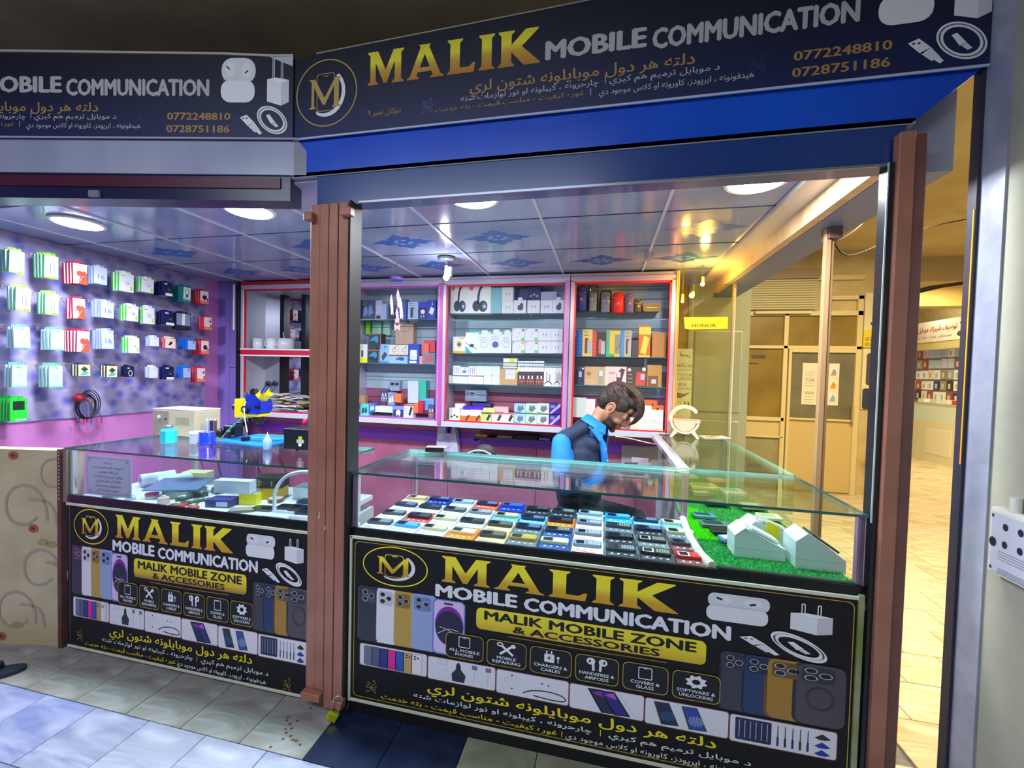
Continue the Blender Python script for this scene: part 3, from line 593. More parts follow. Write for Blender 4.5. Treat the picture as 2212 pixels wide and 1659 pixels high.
MB().box(.908, .945, -.02, -.002, 0, 2.215, N('brown_enamel_dark', '6c4640', '7c524a', 6, 4, .4)).build('post_face', tq, o, .004)
MB().box(.846, .860, -.02, .03, 0, 2.13, C('141820', .25)).build('black_edge', tq, o)
MB().box(.842, .846, -.02, -.017, 1.0, 2.13, C('d8e4e4', .2, .5)).build('bright_edge', tq, o)
o = (.99, .58, 0)
tr_ = thing('post', 'slim pinkish brown post standing behind the side counter', 'post', o)
MB().box(.950, .974, .585, .61, 0, 2.13, C('a8845c', .45)).build('post_face', tr_, o, .002)
MB().box(.976, .988, .59, .615, 0, 2.13, C('8e6c48', .45)).build('post_face', tr_, o, .002)
MB().box(.955, 1.01, .57, .64, 2.08, 2.13, C('6a5048', .6)).build('post_head', tr_, o, .002)
# ---------------------------------------------------------------- fascia and signs
BLUE = N('blue_cladding', '0a44c0', '0c56d4', 2, 3, .28, .06, 4)
b = MB(); b.box(-1.31, .91, .0, .06, 2.255, 2.44, BLUE); b.add([(.91, 0, 2.255), (1.085, 0, 2.40), (.91, 0, 2.40), (.91, .03, 2.255), (1.085, .03, 2.40), (.91, .03, 2.40)], [(0, 1, 2), (3, 5, 4), (0, 3, 4, 1)], BLUE)
t = b.build('fascia_board', None, (-.2, 0, 2.3)); tag(t, 'glossy blue cladding board under the right shop sign', 'fascia')
b = MB(); b.box(-1.20, .90, .005, .07, 2.128, 2.256, C('143a80', .3, coat=.5)); b.box(-1.0, .86, -.002, .006, 2.128, 2.136, C('8a90a0', .3, .5)); o_ = b.build('shutter_housing', None, (-.2, 0, 2.19)); tag(o_, 'dark shutter housing tinted by blue glow, along the top of the right opening', 'shutter')  # blue glow is mixed into the dark housing colour
AX = Vector((-1.303, -.01)); AD = Vector((-.983, -.185)); AN = Vector((.185, -.983))
def mA(u, v, w): return (AX.x + AD.x * u + AN.x * w, AX.y + AD.y * u + AN.y * w, v)
def slabA(b, u0, u1, z0, z1, w0, w1, mat):
    vs = [mA(u, z, w) for w in (w0, w1) for z in (z0, z1) for u in (u0, u1)]
    b.add(vs, [(1, 0, 2, 3), (4, 5, 7, 6), (0, 1, 5, 4), (3, 2, 6, 7), (2, 0, 4, 6), (1, 3, 7, 5)], mat)
b = MB(); slabA(b, -.0, 2.4, 2.26, 2.42, -.06, 0, N('white_cladding', '8c92b0', 'b4b6cc', 1.5, 4, .22, .2, 3, stretch=(1, 1, .3)))
b.add([mA(0, 2.26, 0), mA(0, 2.42, 0), mA(-.135, 2.26, .0), mA(-.02, 2.40, 0)], [(0, 1, 3, 2), (0, 2, 3, 1)], C('b4b6c8', .3))
t = b.build('fascia_board', None, (-1.9, -.1, 2.3)); tag(t, 'pale grey white cladding board under the left shop sign', 'fascia')
b = MB(); slabA(b, .02, 2.4, 2.155, 2.262, -.10, -.01, C('1a1c44', .3)); slabA(b, .06, 2.4, 2.205, 2.25, -.012, -.004, C('4a1030', .4)); t = b.build('shutter_housing', None, (-1.9, -.1, 2.2)); tag(t, 'dark shutter housing with a maroon strip over the left opening', 'shutter')
t = MB(); slabA(t, .845, .892, 2.158, 2.185, -.006, .004, C('77788c', .5)); tag(t.build('paper_tag', None, mA(.87, 2.158, 0)), 'small grey paper tag stuck on the left shutter housing', 'tag')
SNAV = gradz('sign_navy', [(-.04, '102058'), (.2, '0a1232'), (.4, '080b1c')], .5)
SW = C('b4b2b4', .7); SG = C('a8824c', .6)
def sign_print(t, org, mp, x0_only=-9):
    b = MB()
    if x0_only < -1: word(b, 'MALIK', -.961, 2.585, -.262, .130, GOLDS, mp, 0); b.build('gold_lettering', t, org); b = MB()
    if x0_only < -.3: b.text('MOBILE', -.239, 2.592, .066, SW, mp, 0, .345, .055)
    b.build('white_lettering', t, org) if x0_only < -.3 else None; b = MB() if x0_only < -.3 else b
    b.text('COMMUNICATION', .132, 2.580, .068, SW, mp, 0, .615, .055); b.build('white_lettering', t, org)
    b = MB(); b.text('0772248810', .57, 2.480, .030, SG, mp, 0, .27, .03); b.build('phone_number', t, org); b = MB(); b.text('0728751186', .567, 2.428, .030, SG, mp, 0, .27, .03); b.build('phone_number', t, org)
    b = MB(); b.text(T3, .268, 2.512, .038, SG, mp, 0, .797, .018, 'R', True)
    b.text(T4A, .348, 2.482, .020, SW, mp, 0, .36, .012, 'R', True); b.text(T4B, -.05, 2.480, .020, SW, mp, 0, .515, .012, 'R', True)
    b.text(T5A, .453, 2.444, .020, SW, mp, 0, .50, .012, 'R', True); b.text(T5B, -.10, 2.450, .018, SG, mp, 0, .57, .010, 'R', True)
    for u, z in ((-.028, 2.482), (-.078, 2.446)): b.poly([(u, z), (u + .003, z), (u + .003, z + .024), (u, z + .024)], SW, mp)
    b.build('script_line', t, org)
    b = MB(); pods(b, .800, .945, 2.552, 2.645, 2.735, mp, 0); b.build('earbud_picture', t, org)
    b = MB(); plug(b, .997, 1.090, 2.540, 2.648, 2.735, mp, 0); b.build('charger_picture', t, org)
    b = MB(); cable(b, .882, 1.084, 2.422, 2.540, mp, 0); b.build('cable_picture', t, org)
    b = MB(); ornament(b, .465, 2.48, .034, C('2c3c6c', .6), mp, 0)
    if x0_only < -1:
        ornament(b, -.70, 2.475, .034, C('4c6498', .6), mp, 0); b.build('scroll_ornament', t, org)
        b = MB(); logo(b, -1.15, 2.58, .142, .136, C('b89c58', .5), mp, 0); b.build('emblem', t, org); b = MB(); b.text(T6, -.814, 2.466, .022, SG, mp, 0, .145, .010, 'R', True); b.build('shop_number', t, org)
    else: b.build('scroll_ornament', t, org)
o = (-.1, 0, 2.4)
ts = thing('shop_sign', 'navy shop sign over the right opening with round emblem and gold name', 'sign', o)
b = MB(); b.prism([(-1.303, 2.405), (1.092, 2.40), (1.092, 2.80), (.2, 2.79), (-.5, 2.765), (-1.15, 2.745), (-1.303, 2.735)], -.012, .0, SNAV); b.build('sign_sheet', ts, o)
b = MB(); b.tube([(-1.303, -.014, 2.404), (0, -.014, 2.401), (1.09, -.014, 2.398)], .0045, C('b8c4dc', .4), 6); b.tube([(-1.2, -.008, 2.748), (-.5, -.008, 2.769), (.2, -.008, 2.793), (1.09, -.008, 2.803)], .004, C('9a968c', .5), 6); b.build('sheet_hem', ts, o)
sign_print(ts, o, lambda u, v, w: (u, -.0128 - w, v))
o = (-1.9, -.12, 2.4)
ts = thing('shop_sign', 'navy shop sign over the left opening, turned towards the corridor', 'sign', o)
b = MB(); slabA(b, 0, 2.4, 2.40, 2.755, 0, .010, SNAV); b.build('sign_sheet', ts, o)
b = MB(); b.tube([mA(0, 2.745, .012), mA(.08, 2.742, .014), mA(.3, 2.752, .012), mA(1.2, 2.762, .012), mA(2.4, 2.765, .012)], .005, C('b8b4a4', .5), 6); b.tube([mA(-.02, 2.404, .012), mA(2.4, 2.401, .012)], .004, C('b0acb4', .5), 6)
b.poly([(.0, 2.745), (.10, 2.738), (.002, 2.70)], C('b8bcd0', .5), lambda u, v, w: mA(u, v, .0125)); b.build('sheet_hem', ts, o)
sign_print(ts, o, lambda u, v, w: mA(1.108 - u if u > .55 else 1.108 - u - (.55 - u) * .0, v, .0108 + w), -.5)
# ---------------------------------------------------------------- ceiling lights
LED = None
for x, y, lab in ((-2.93, .245, 'round white ceiling light over the left end of the wallpaper wall'), (-1.77, .235, 'round white ceiling light just left of the brown post'), (-.60, .27, 'round white ceiling light over the keypad phones'), (.57, .29, 'round white ceiling light near the right end post')):
    t = thing('ceiling_light', lab, 'light', (x, y, CEILZ), 0, 'round ceiling lights of the shop')
    b = MB(); b.lathe([(.10, -.012), (.118, -.012), (.122, -.002), (.118, 0)], (0, 0, 0), WHITE, 28); b.build('light_rim', t)
    b = MB(); b.lathe([(.002, -.026), (.06, -.0245), (.098, -.018), (.106, -.011)], (0, 0, 0), C('f4f8ff', .5, 0, 16), 28); b.build('light_diffuser', t)
    l = bpy.data.lights.new('led_lamp', 'AREA'); l.shape = 'DISK'; l.size = .2; l.energy = 21; l.color = (.88, .93, 1.0)
    lo = bpy.data.objects.new('led_lamp', l); COL.objects.link(lo); lo.parent = t; lo.location = (0, 0, -.03)
def point(parent, loc, e, col, r=.02):
    l = bpy.data.lights.new('bulb_light', 'POINT'); l.energy = e; l.color = col; l.shadow_soft_size = r
    lo = bpy.data.objects.new('bulb_light', l); COL.objects.link(lo); lo.parent = parent; lo.location = loc
# ---------------------------------------------------------------- back cabinets
CABZ0, CABZ1, CY0, CY1 = 1.0, 2.2, 1.72, 2.0
RED = C('c81838', .35); LIL = C('cfc4dc', .3, .3)
def cabinet(x0, x1, shelves, lab, trim, edge, mirror=False, mull=None):
    o = ((x0 + x1) / 2, CY0, CABZ0); t = thing('wall_cabinet', lab, 'cabinet', o); F = .032
    b = MB(); b.box(x0, x1, CY0, CY1, 2.17, 2.225, trim); b.box(x0, x1, CY0 - .01, CY1, .985, 1.03, C('c8ccd8', .35)); b.box(x0, x0 + .012, CY0, CY1, 1.03, 2.17, trim); b.box(x1 - .012, x1, CY0, CY1, 1.03, 2.17, trim); b.build('carcass', t, o, .002)
    b = MB(); b.box(x0, x0 + F, CY0 - .012, CY0 + .01, 1.03, 2.17, trim); b.box(x1 - F, x1, CY0 - .012, CY0 + .01, 1.03, 2.17, trim); b.box(x0, x1, CY0 - .012, CY0 + .01, 2.17 - .012, 2.2, trim); b.build('face_frame', t, o, .003)
    b = MB(); i0, i1 = x0 + F, x1 - F; b.box(i0, i0 + .012, CY0 - .006, CY0 + .012, 1.03, 2.155, edge); b.box(i1 - .012, i1, CY0 - .006, CY0 + .012, 1.03, 2.155, edge); b.box(i0, i1, CY0 - .006, CY0 + .012, 2.143, 2.158, edge); b.box(i0, i1, CY0 - .006, CY0 + .012, 1.028, 1.042, edge); b.build('inner_edging', t, o, .001)
    if mirror:
        m = bpy.data.materials.get('mirror') or C('d8dce4', .02, 1); MB().box(x0 + .012, x1 - .012, CY1 - .012, CY1, 1.03, 2.17, m).build('mirror_back', t, o)
    else:
        z = 1.03
        while z < 2.16: MB().box(x0 + .012, x1 - .012, CY1 - .014 + (.004 if int(z * 100) % 2 else 0), CY1, z, min(z + .078, 2.17), C('a8bccc' if z > 1.2 else 'a05c78', .3)).build('back_slat', t, o, .004); z += .08
    for z in shelves: MB().box(x0 + .012, x1 - .012, CY0 + .02, CY1 - .016, z - .007, z, glass('shelf_glass', (.93, .98, .98, 1), .15), {'-y': C('3c6a74', .2)}).build('glass_shelf', t, o)
    return t, o
t, o = cabinet(-3.315, -2.2, [], 'red and white wall cabinet with a mirrored back, left of the brown post', C('c4c4d4', .3, .3), RED, True)
MB().box(-3.315, -2.2, CY0 - .014, CY0 + .02, 1.555, 1.60, RED).build('middle_rail', t, o, .002)
MB().box(-3.315, -2.2, CY0 - .016, CY0 + .02, 1.60, 1.612, WHITE).build('middle_rail', t, o); MB().box(-3.315, -2.2, CY0 - .016, CY0 + .02, 1.543, 1.555, WHITE).build('middle_rail', t, o)
MB().box(-3.315, -2.2, CY0 - .014, CY0 - .008, 2.195, 2.225, RED).build('top_stripe', t, o)
for x in (-3.10, -2.86): MB().box(x, x + .045, CY1 - .05, CY1 - .013, 1.03, 2.15, C('12141c', .3)).build('black_upright', t, o)
MB().box(-3.345, -3.32, CY0 - .03, CY0 + .02, 1.0, 2.22, C('101018', .3)).build('black_side', t, o)
b = MB(); b.cyl((-3.37, CY0 - .03, 1.78), (-3.37, CY0 - .03, 2.2), .008, WHITE, 8); tag(b.build('white_conduit', None, (-3.37, CY0 - .03, 1.78)), 'thin white conduit beside the red and white cabinet', 'pipe')
cabinet(-2.195, -1.325, [1.882, 1.503], 'lilac framed glass cabinet right beside the brown post', LIL, C('c060c0', .3))
cabinet(-1.32, -.275, [1.876, 1.531, 1.345], 'lilac and pink framed glass cabinet holding many white boxes', LIL, C('d83048', .3))
cabinet(-.27, .50, [1.877, 1.59, 1.365], 'red edged glass cabinet at the right end of the row, behind the man', C('d0b0bc', .3, .3), C('f02c20', .3))
for x in (-1.345, -.31):
    b = MB(); b.box(x, x + .03, CY0 - .02, CY0 - .010, 1.0, 2.17, C('cc58b8' if x < -1 else 'c88cc8', .3)); tag(b.build('cover_strip', None, (x, CY0 - .02, 1.0)), 'bright pink cover strip between two glass cabinets' if x < -1 else 'pale pink cover strip left of the red edged cabinet', 'strip')
PR=[('accessory_box', 'plain', 'd8dce8', '9aa4c0', -2.208, -2.142, 1.882, 2.001, 1.8, 'pale grey box at the left end of the top shelf beside the brown post'),
('toy_box', 'gadget', '26365e', '6f8fc0', -2.136, -1.983, 1.884, 2.06, 1.8, 'dark blue gadget box with pale pictures on the top shelf'),
('accessory_box', 'photo', 'b9bde0', '2a2f45', -1.984, -1.923, 1.882, 2.053, 1.8, 'lilac box with a small black photo near its foot'),
('accessory_box', 'plain', '9fb2dc', '5a6ea8', -1.924, -1.877, 1.882, 2.023, 1.8, 'plain blue grey box behind the hanging butterflies'),
('cable_box', 'lines', '3f5fb0', '8fa8e8', -1.78, -1.689, 1.876, 2.06, 1.8, 'deep blue box with thin pale drawing on the top shelf'),
('phone_box', 'phone', 'b4cfe6', '2c4a6e', -1.676, -1.577, 1.875, 2.039, 1.8, 'pale blue box picturing a dark phone on the top shelf'),
('charger_box', 'plug', '3a48c8', 'f0f0ff', -1.58, -1.491, 1.875, 2.036, 1.8, 'violet blue charger box with a white plug on the top shelf'),
('charger_box', 'square', '1d46b8', 'f2f6ff', -1.491, -1.417, 1.88, 2.051, 1.8, 'bright blue box with a tilted white adapter, right end of top shelf'),
('accessory_box', 'plain', 'cf3a3a', 'f0c0c0', -2.202, -2.163, 1.486, 1.645, 1.8, 'red box at the left end of the second shelf'),
('charger_box', 'yellowfoot', 'dfe6f0', 'e8f012', -2.162, -2.058, 1.49, 1.668, 1.8, 'white car charger box with a yellow foot'),
('controller_box', 'pad', '3a4a50', 'e86a40', -2.053, -1.941, 1.491, 1.62, 1.8, 'orange edged game controller box, the lower of two'),
('controller_box', 'pad', '2f4450', 'e86a40', -2.049, -1.927, 1.635, 1.763, 1.8, 'orange edged game controller box, the upper of two'),
('shaver_box', 'shaver', '8ac0f0', '4a4a50', -1.938, -1.85, 1.49, 1.67, 1.8, 'light blue box picturing a grey shaver'),
('watch_box', 'watch', 'e6e0d4', 'e0a858', -1.849, -1.761, 1.574, 1.666, 1.8, 'cream watch box, left of the pair'),
('watch_box', 'watch', 'e6e0d4', 'e0a858', -1.759, -1.666, 1.575, 1.667, 1.8, 'cream watch box, right of the pair'),
('controller_box', 'padwide', '9cc4ee', '2a70c0', -1.85, -1.662, 1.488, 1.57, 1.8, 'wide pale blue box with a blue gamepad under the two watch boxes'),
('charger_pack', 'blister', '1446c8', 'cfe4f8', -1.66, -1.561, 1.487, 1.675, 1.8, 'tall blue and white blister pack with a white adapter'),
('accessory_box', 'plain', 'f0987a', 'f8d0b8', -1.56, -1.531, 1.488, 1.573, 1.8, 'thin salmon box standing at the right of the second shelf'),
('accessory_box', 'gadget', '7a8a9a', 'e84a50', -1.531, -1.414, 1.49, 1.602, 1.8, 'grey and red gadget pack with silver tools pictured'),
('accessory_box', 'plain', 'f07a64', 'fbd4c8', -1.581, -1.493, 1.581, 1.686, 1.84, 'coral box lying on top of the gadget packs'),
('accessory_box', 'plain', 'e0455a', 'b8c8d8', -1.549, -1.442, 1.609, 1.712, 1.86, 'crimson topped pack leaning at the right end of the second shelf'),
('paper_bag', 'smile', 'c9a892', '8a6a58', -1.853, -1.677, 1.679, 1.871, 1.92, 'brown paper bag with a curved line behind the watch boxes'),
('bottle_pack', 'plain', '8cf04a', 'd8ffb0', -2.165, -2.123, 1.771, 1.884, 1.94, 'lime green bottle behind the controller boxes'),
('bottle_pack', 'plain', 'a8dcc8', 'e8fff4', -2.097, -2.01, 1.777, 1.884, 1.94, 'pale teal packet behind the controller boxes'),
('bottle_pack', 'plain', '9cc8b8', 'd0f0e4', -1.989, -1.92, 1.762, 1.884, 1.94, 'grey green packet behind the orange controller boxes'),
('gift_bag', 'plain', 'c8b868', 'e05030', -2.238, -2.188, 1.134, 1.303, 1.85, 'yellow patterned bag with a red dot at the left of the bottom shelf'),
('carton', 'plain', 'c89a78', 'e8d8c0', -2.206, -2.106, 1.135, 1.207, 1.85, 'brown carton lying on the bottom shelf'),
('accessory_pack', 'gadget', '5a5a88', 'd8d8f0', -2.174, -2.118, 1.057, 1.138, 1.8, 'grey violet pack at the left end of the bottom shelf'),
('accessory_pack', 'gadget', '6ad8d0', '1e4a60', -2.122, -2.036, 1.059, 1.138, 1.8, 'turquoise pack with dark tools pictured'),
('accessory_pack', 'gadget', '3c78d8', 'e8f4ff', -2.035, -1.973, 1.066, 1.146, 1.8, 'blue pack with white shapes beside the turquoise pack'),
('case', 'plain', 'd4ecf0', '9cc8d8', -1.972, -1.803, 1.07, 1.123, 1.8, 'long translucent plastic case on the bottom shelf'),
('charger_box', 'plug', '8c98dc', '22305a', -1.802, -1.696, 1.056, 1.128, 1.8, 'periwinkle box with a dark adapter pictured'),
('meter', 'meter', '8ea0b8', '3a4460', -1.912, -1.811, 1.254, 1.35, 1.94, 'pale grey bench meter with two dark displays at the back'),
('cable_box', 'plugs', '3c5078', 'e6ecf8', -1.967, -1.897, 1.157, 1.264, 1.88, 'dark box with two white plugs in front of the meter'),
('toy_box', 'gadget', '8a90c0', 'f0e8e0', -1.874, -1.807, 1.131, 1.247, 1.84, 'violet grey pack with a cream top'),
('battery_box', 'plain', 'f0823c', '8a4020', -1.807, -1.746, 1.159, 1.237, 1.84, 'orange box standing beside the violet grey pack'),
('paper_pack', 'plain', 'c8d8dc', 'f0f4f0', -1.711, -1.609, 1.154, 1.352, 1.9, 'tall pale paper packet leaning at the back of the bottom shelf'),
('folder', 'plain', '3cc0a8', '9ce8dc', -1.618, -1.541, 1.154, 1.359, 1.91, 'teal green folder leaning beside the pale packet'),
('charger_box', 'adapter', 'd8dff0', 'e83c50', -1.696, -1.609, 1.06, 1.147, 1.8, 'white and red box with a black adapter'),
('accessory_box', 'plain', 'f07850', 'ffd0c0', -1.61, -1.562, 1.078, 1.157, 1.8, 'orange red box on the bottom shelf'),
('accessory_box', 'plain', 'c8283c', 'e0e6ee', -1.563, -1.514, 1.08, 1.185, 1.8, 'crimson box with a pale face on the bottom shelf'),
('accessory_box', 'lines', '78b4f0', '2a58a8', -1.528, -1.43, 1.106, 1.204, 1.83, 'sky blue box at the right of the bottom shelf'),
('cable_box', 'plugs', '5a5878', 'f08068', -1.469, -1.413, 1.048, 1.156, 1.8, 'dark box with two white connectors and orange bars, right end of bottom shelf'),
('headphone_box', 'headphone', 'e4e8e4', '2c3e58', -1.285, -1.127, 1.937, 2.163, 1.8, 'large white headphone box, leftmost on its top shelf'),
('headphone_box', 'headphone', 'e8ece8', '2c3e58', -1.128, -0.931, 1.936, 2.159, 1.8, 'large white headphone box, second on its top shelf'),
('accessory_box', 'plain', '78b8c0', 'b0e4e8', -0.931, -0.838, 1.935, 2.146, 1.8, 'teal blue pack beside the headphone boxes'),
('earphone_box', 'buds', 'dfe4e2', '9aa4a8', -0.838, -0.742, 2.032, 2.147, 1.8, 'white box with a pale twig drawing, upper of two'),
('earphone_box', 'buds', 'dfe4e2', '9aa4a8', -0.836, -0.737, 1.935, 2.031, 1.8, 'white box with a pale twig drawing, lower of two'),
('earphone_box', 'bean', 'e2e6ec', '3e5468', -0.736, -0.632, 1.935, 2.041, 1.8, 'white box with one dark earbud, beside the twig boxes'),
('earphone_box', 'buds', 'e2e6ec', '8a98a8', -0.624, -0.52, 1.935, 2.038, 1.8, 'white box with two faint earbuds, middle of the top shelf'),
('earphone_box', 'buds', 'e2e4f0', '6a7490', -0.515, -0.416, 1.934, 2.036, 1.8, 'white box with small grey earbuds under the lamp reflection'),
('earphone_box', 'bean', 'e2e4ee', '46506a', -0.415, -0.327, 1.934, 2.04, 1.8, 'white box with one dark earbud at the right end of the shelf'),
('cable_box', 'plain', '3e4878', '8a90b8', -0.742, -0.636, 2.054, 2.147, 1.87, 'dark blue boxes stacked at the back, left one'),
('cable_box', 'dots', '2c3c78', 'c8b0a0', -0.637, -0.528, 2.052, 2.159, 1.87, 'dark blue box with an orange dot at the back'),
('cable_box', 'plain', 'b8bfe0', '8a90b8', -0.526, -0.393, 2.05, 2.119, 1.87, 'lilac box standing behind the earphone boxes'),
('earphone_box', 'yellowbud', 'e6ecec', 'e8b830', -1.257, -1.143, 1.601, 1.74, 1.8, 'white box with yellow earbuds and a yellow foot'),
('cable_pack', 'tealcorner', 'e4ecec', '28b8c0', -1.144, -1.035, 1.603, 1.775, 1.8, 'white cable pack with a teal corner and hang tab'),
('earphone_box', 'caseart', 'dfe6ea', '44d880', -1.036, -0.933, 1.605, 1.778, 1.8, 'white earbud box with green tag, first of three'),
('earphone_box', 'casedark', 'dfe6ea', '3ed078', -0.935, -0.835, 1.606, 1.783, 1.8, 'white earbud box with a solid blue case, second of three'),
('earphone_box', 'caseart', 'dfe6ea', '44d880', -0.837, -0.748, 1.607, 1.779, 1.8, 'white earbud box with green tag, third of three'),
('earphone_box', 'reddot', 'dfe2ea', 'e85a40', -0.744, -0.637, 1.71, 1.812, 1.8, 'white box with a red dot, upper left of the four dotted boxes'),
('earphone_box', 'greydot', 'dfe2ea', '8a8a80', -0.636, -0.528, 1.711, 1.812, 1.8, 'white box with a grey dot, upper right of the four dotted boxes'),
('earphone_box', 'orangedot', 'dfe2ea', 'e8a850', -0.741, -0.635, 1.608, 1.707, 1.8, 'white box with an orange dot, lower left of the four dotted boxes'),
('earphone_box', 'orangedot', 'dfe2ea', 'b8885a', -0.633, -0.526, 1.61, 1.708, 1.8, 'white box with a brown dot, lower right of the four dotted boxes'),
('earphone_box', 'buds', 'dcdfe8', '8a90a0', -0.528, -0.423, 1.711, 1.81, 1.8, 'plain white earbud box, upper left of four at the shelf end'),
('earphone_box', 'buds', 'dcdfe8', '8a90a0', -0.423, -0.331, 1.712, 1.81, 1.8, 'plain white earbud box, upper right of four at the shelf end'),
('earphone_box', 'buds', 'dcdfe8', '8a90a0', -0.525, -0.42, 1.61, 1.708, 1.8, 'plain white earbud box, lower left of four at the shelf end'),
('earphone_box', 'buds', 'dcdfe8', '8a90a0', -0.42, -0.328, 1.611, 1.709, 1.8, 'plain white earbud box, lower right of four at the shelf end'),
('cable_box', 'plain', 'eeeee0', 'd8d8c0', -1.292, -1.254, 1.326, 1.412, 1.8, 'cream box at the left end of the third shelf'),
('earphone_box', 'lines', 'eaecec', 'b8c0c4', -1.253, -1.184, 1.328, 1.406, 1.8, 'small white box, first in the lower row of the third shelf'),
('earphone_box', 'lines', 'eaecec', 'b8c0c4', -1.184, -1.12, 1.329, 1.406, 1.8, 'small white box, second in the lower row of the third shelf'),
('earphone_box', 'lines', 'eaecec', 'b8c0c4', -1.118, -0.98, 1.332, 1.409, 1.8, 'wide white box in the lower row of the third shelf'),
('earphone_box', 'lines', 'eaecec', 'b8c0c4', -0.978, -0.912, 1.333, 1.42, 1.8, 'small white box, fourth in the lower row of the third shelf'),
('earphone_box', 'lines', 'e4eeee', 'b0c8c8', -0.911, -0.84, 1.334, 1.415, 1.8, 'small pale green box, last in the lower row of the third shelf'),
('earphone_box', 'wires', 'e8ecf4', '4a60a8', -1.249, -1.185, 1.415, 1.496, 1.8, 'small white box with blue earphone wires, upper row'),
('earphone_box', 'square', 'eaecec', '4a90e0', -1.184, -1.113, 1.415, 1.484, 1.8, 'small white box with a blue drop, upper row'),
('earphone_box', 'wires', 'e8e6f4', '5a2870', -1.111, -1.041, 1.415, 1.493, 1.8, 'small white box with purple earphone wires, upper row'),
('earphone_box', 'lines', 'e6ecec', 'a8c8c0', -1.04, -0.978, 1.416, 1.497, 1.8, 'small white box with faint print, upper row'),
('earphone_box', 'lines', 'e6ecec', 'a8c8c0', -0.977, -0.908, 1.422, 1.498, 1.8, 'small white box with faint print beside the tabbed one'),
('earphone_box', 'lines', 'dfeeee', '98c8c8', -0.906, -0.84, 1.417, 1.504, 1.8, 'small mint white box with a hang tab, end of the upper row'),
('carton', 'note', 'c8a070', 'e4e6ec', -0.839, -0.69, 1.333, 1.477, 1.8, 'brown carton with a white printed label on the third shelf'),
('charger_box', 'sticker', 'e6e6d8', 'd8d838', -0.814, -0.698, 1.483, 1.565, 1.8, 'white box with a yellow sticker on top of the brown carton'),
('cable_box', 'pins', 'e8eaec', '9aa0a8', -0.692, -0.617, 1.459, 1.544, 1.8, 'white box with two pale pins, left of three on top'),
('cable_box', 'pins', 'e8eaec', '9aa0a8', -0.618, -0.544, 1.46, 1.545, 1.8, 'white box with two pale pins, middle of three on top'),
('cable_box', 'pins', 'e8eaec', '9aa0a8', -0.544, -0.474, 1.462, 1.547, 1.8, 'white box with two pale pins, right of three on top'),
('cable_box', 'plugs', '4a3c44', 'e87848', -0.689, -0.62, 1.33, 1.457, 1.8, 'dark box with two white connectors and orange bars, left of three'),
('cable_box', 'plugs', '4a3c44', 'e87848', -0.621, -0.546, 1.332, 1.458, 1.8, 'dark box with two white connectors and orange bars, middle of three'),
('cable_box', 'plugs', '4a3c44', 'e87848', -0.547, -0.472, 1.333, 1.46, 1.8, 'dark box with two white connectors and orange bars, right of three'),
('cable_pack', 'cables', 'e6e6e2', '303840', -0.473, -0.392, 1.334, 1.509, 1.8, 'white pack with two black cables upright'),
('cable_pack', 'cables3', 'e6e6e2', '303840', -0.394, -0.331, 1.334, 1.511, 1.8, 'white pack with four black cables, right end of the third shelf'),
('power_supply', 'psu', '8090a8', '26344c', -1.172, -0.982, 1.194, 1.293, 1.9, 'grey bench power supply on the floor of the cabinet'),
('earphone_box', 'dots', 'eef0f0', '2a2a30', -1.278, -1.181, 1.058, 1.136, 1.8, 'white box with small black marks, left end of the cabinet floor'),
('earphone_box', 'plain', 'eef0f0', 'c8ccd0', -1.249, -1.16, 1.113, 1.17, 1.86, 'white box lying behind the black marked box'),
('charger_box', 'orangehalf', 'f4f0ea', 'ff7a18', -1.176, -1.087, 1.053, 1.123, 1.8, 'white and orange charger box, left of the pair'),
('charger_box', 'orangehalf', 'f4f0ea', 'ff7a18', -1.086, -0.995, 1.056, 1.127, 1.8, 'white and orange charger box, right of the pair'),
('cable_box', 'plain', '5020c8', '7848e8', -1.166, -1.076, 1.122, 1.153, 1.83, 'violet box on top of the left orange charger box'),
('cable_box', 'plain', '5a18d0', '7848e8', -1.075, -0.983, 1.126, 1.157, 1.83, 'violet box on top of the right orange charger box'),
('cable_box', 'plain', '33388c', '5058b0', -1.103, -0.939, 1.152, 1.179, 1.9, 'dark blue box lying at the back of the cabinet floor'),
('charger_box', 'adapter', 'c8e088', '303830', -0.995, -0.904, 1.051, 1.106, 1.8, 'yellow green charger box with a dark adapter'),
('cable_box', 'plain', 'dce890', 'f0f8c0', -0.997, -0.888, 1.111, 1.145, 1.83, 'pale yellow box on top of the yellow green one'),
('charger_box', 'adapter', 'f0e8e8', 'e83040', -0.902, -0.811, 1.047, 1.108, 1.8, 'white charger box edged in red, left of the pair'),
('charger_box', 'adapter', 'f0e8e8', 'e83040', -0.81, -0.713, 1.048, 1.112, 1.8, 'white charger box edged in red, right of the pair'),
('cable_box', 'plain', 'e8b8b8', 'c89090', -0.9, -0.772, 1.114, 1.158, 1.85, 'dusty pink box behind the red edged charger boxes'),
('charger_box', 'adapterb', 'a8d4f4', '3c9ae8', -0.712, -0.616, 1.118, 1.196, 1.8, 'sky blue adapter box, upper, first of four columns'),
('charger_box', 'adapterb', 'b8d8f0', '5aa8e8', -0.71, -0.619, 1.051, 1.112, 1.8, 'sky blue adapter box, lower, first of four columns'),
('charger_box', 'adapterb', 'c8ecd0', '70d890', -0.615, -0.52, 1.12, 1.2, 1.8, 'mint adapter box, upper, second of four columns'),
('charger_box', 'adapterb', 'cdeed4', '70d890', -0.617, -0.521, 1.052, 1.113, 1.8, 'mint adapter box, lower, second of four columns'),
('charger_box', 'adapterb', 'dce8d8', '90c0a0', -0.52, -0.423, 1.122, 1.204, 1.8, 'pale sage adapter box, upper, third of four columns'),
('charger_box', 'adapterb', 'dce8d8', '90c0a0', -0.52, -0.424, 1.053, 1.115, 1.8, 'pale sage adapter box, lower, third of four columns'),
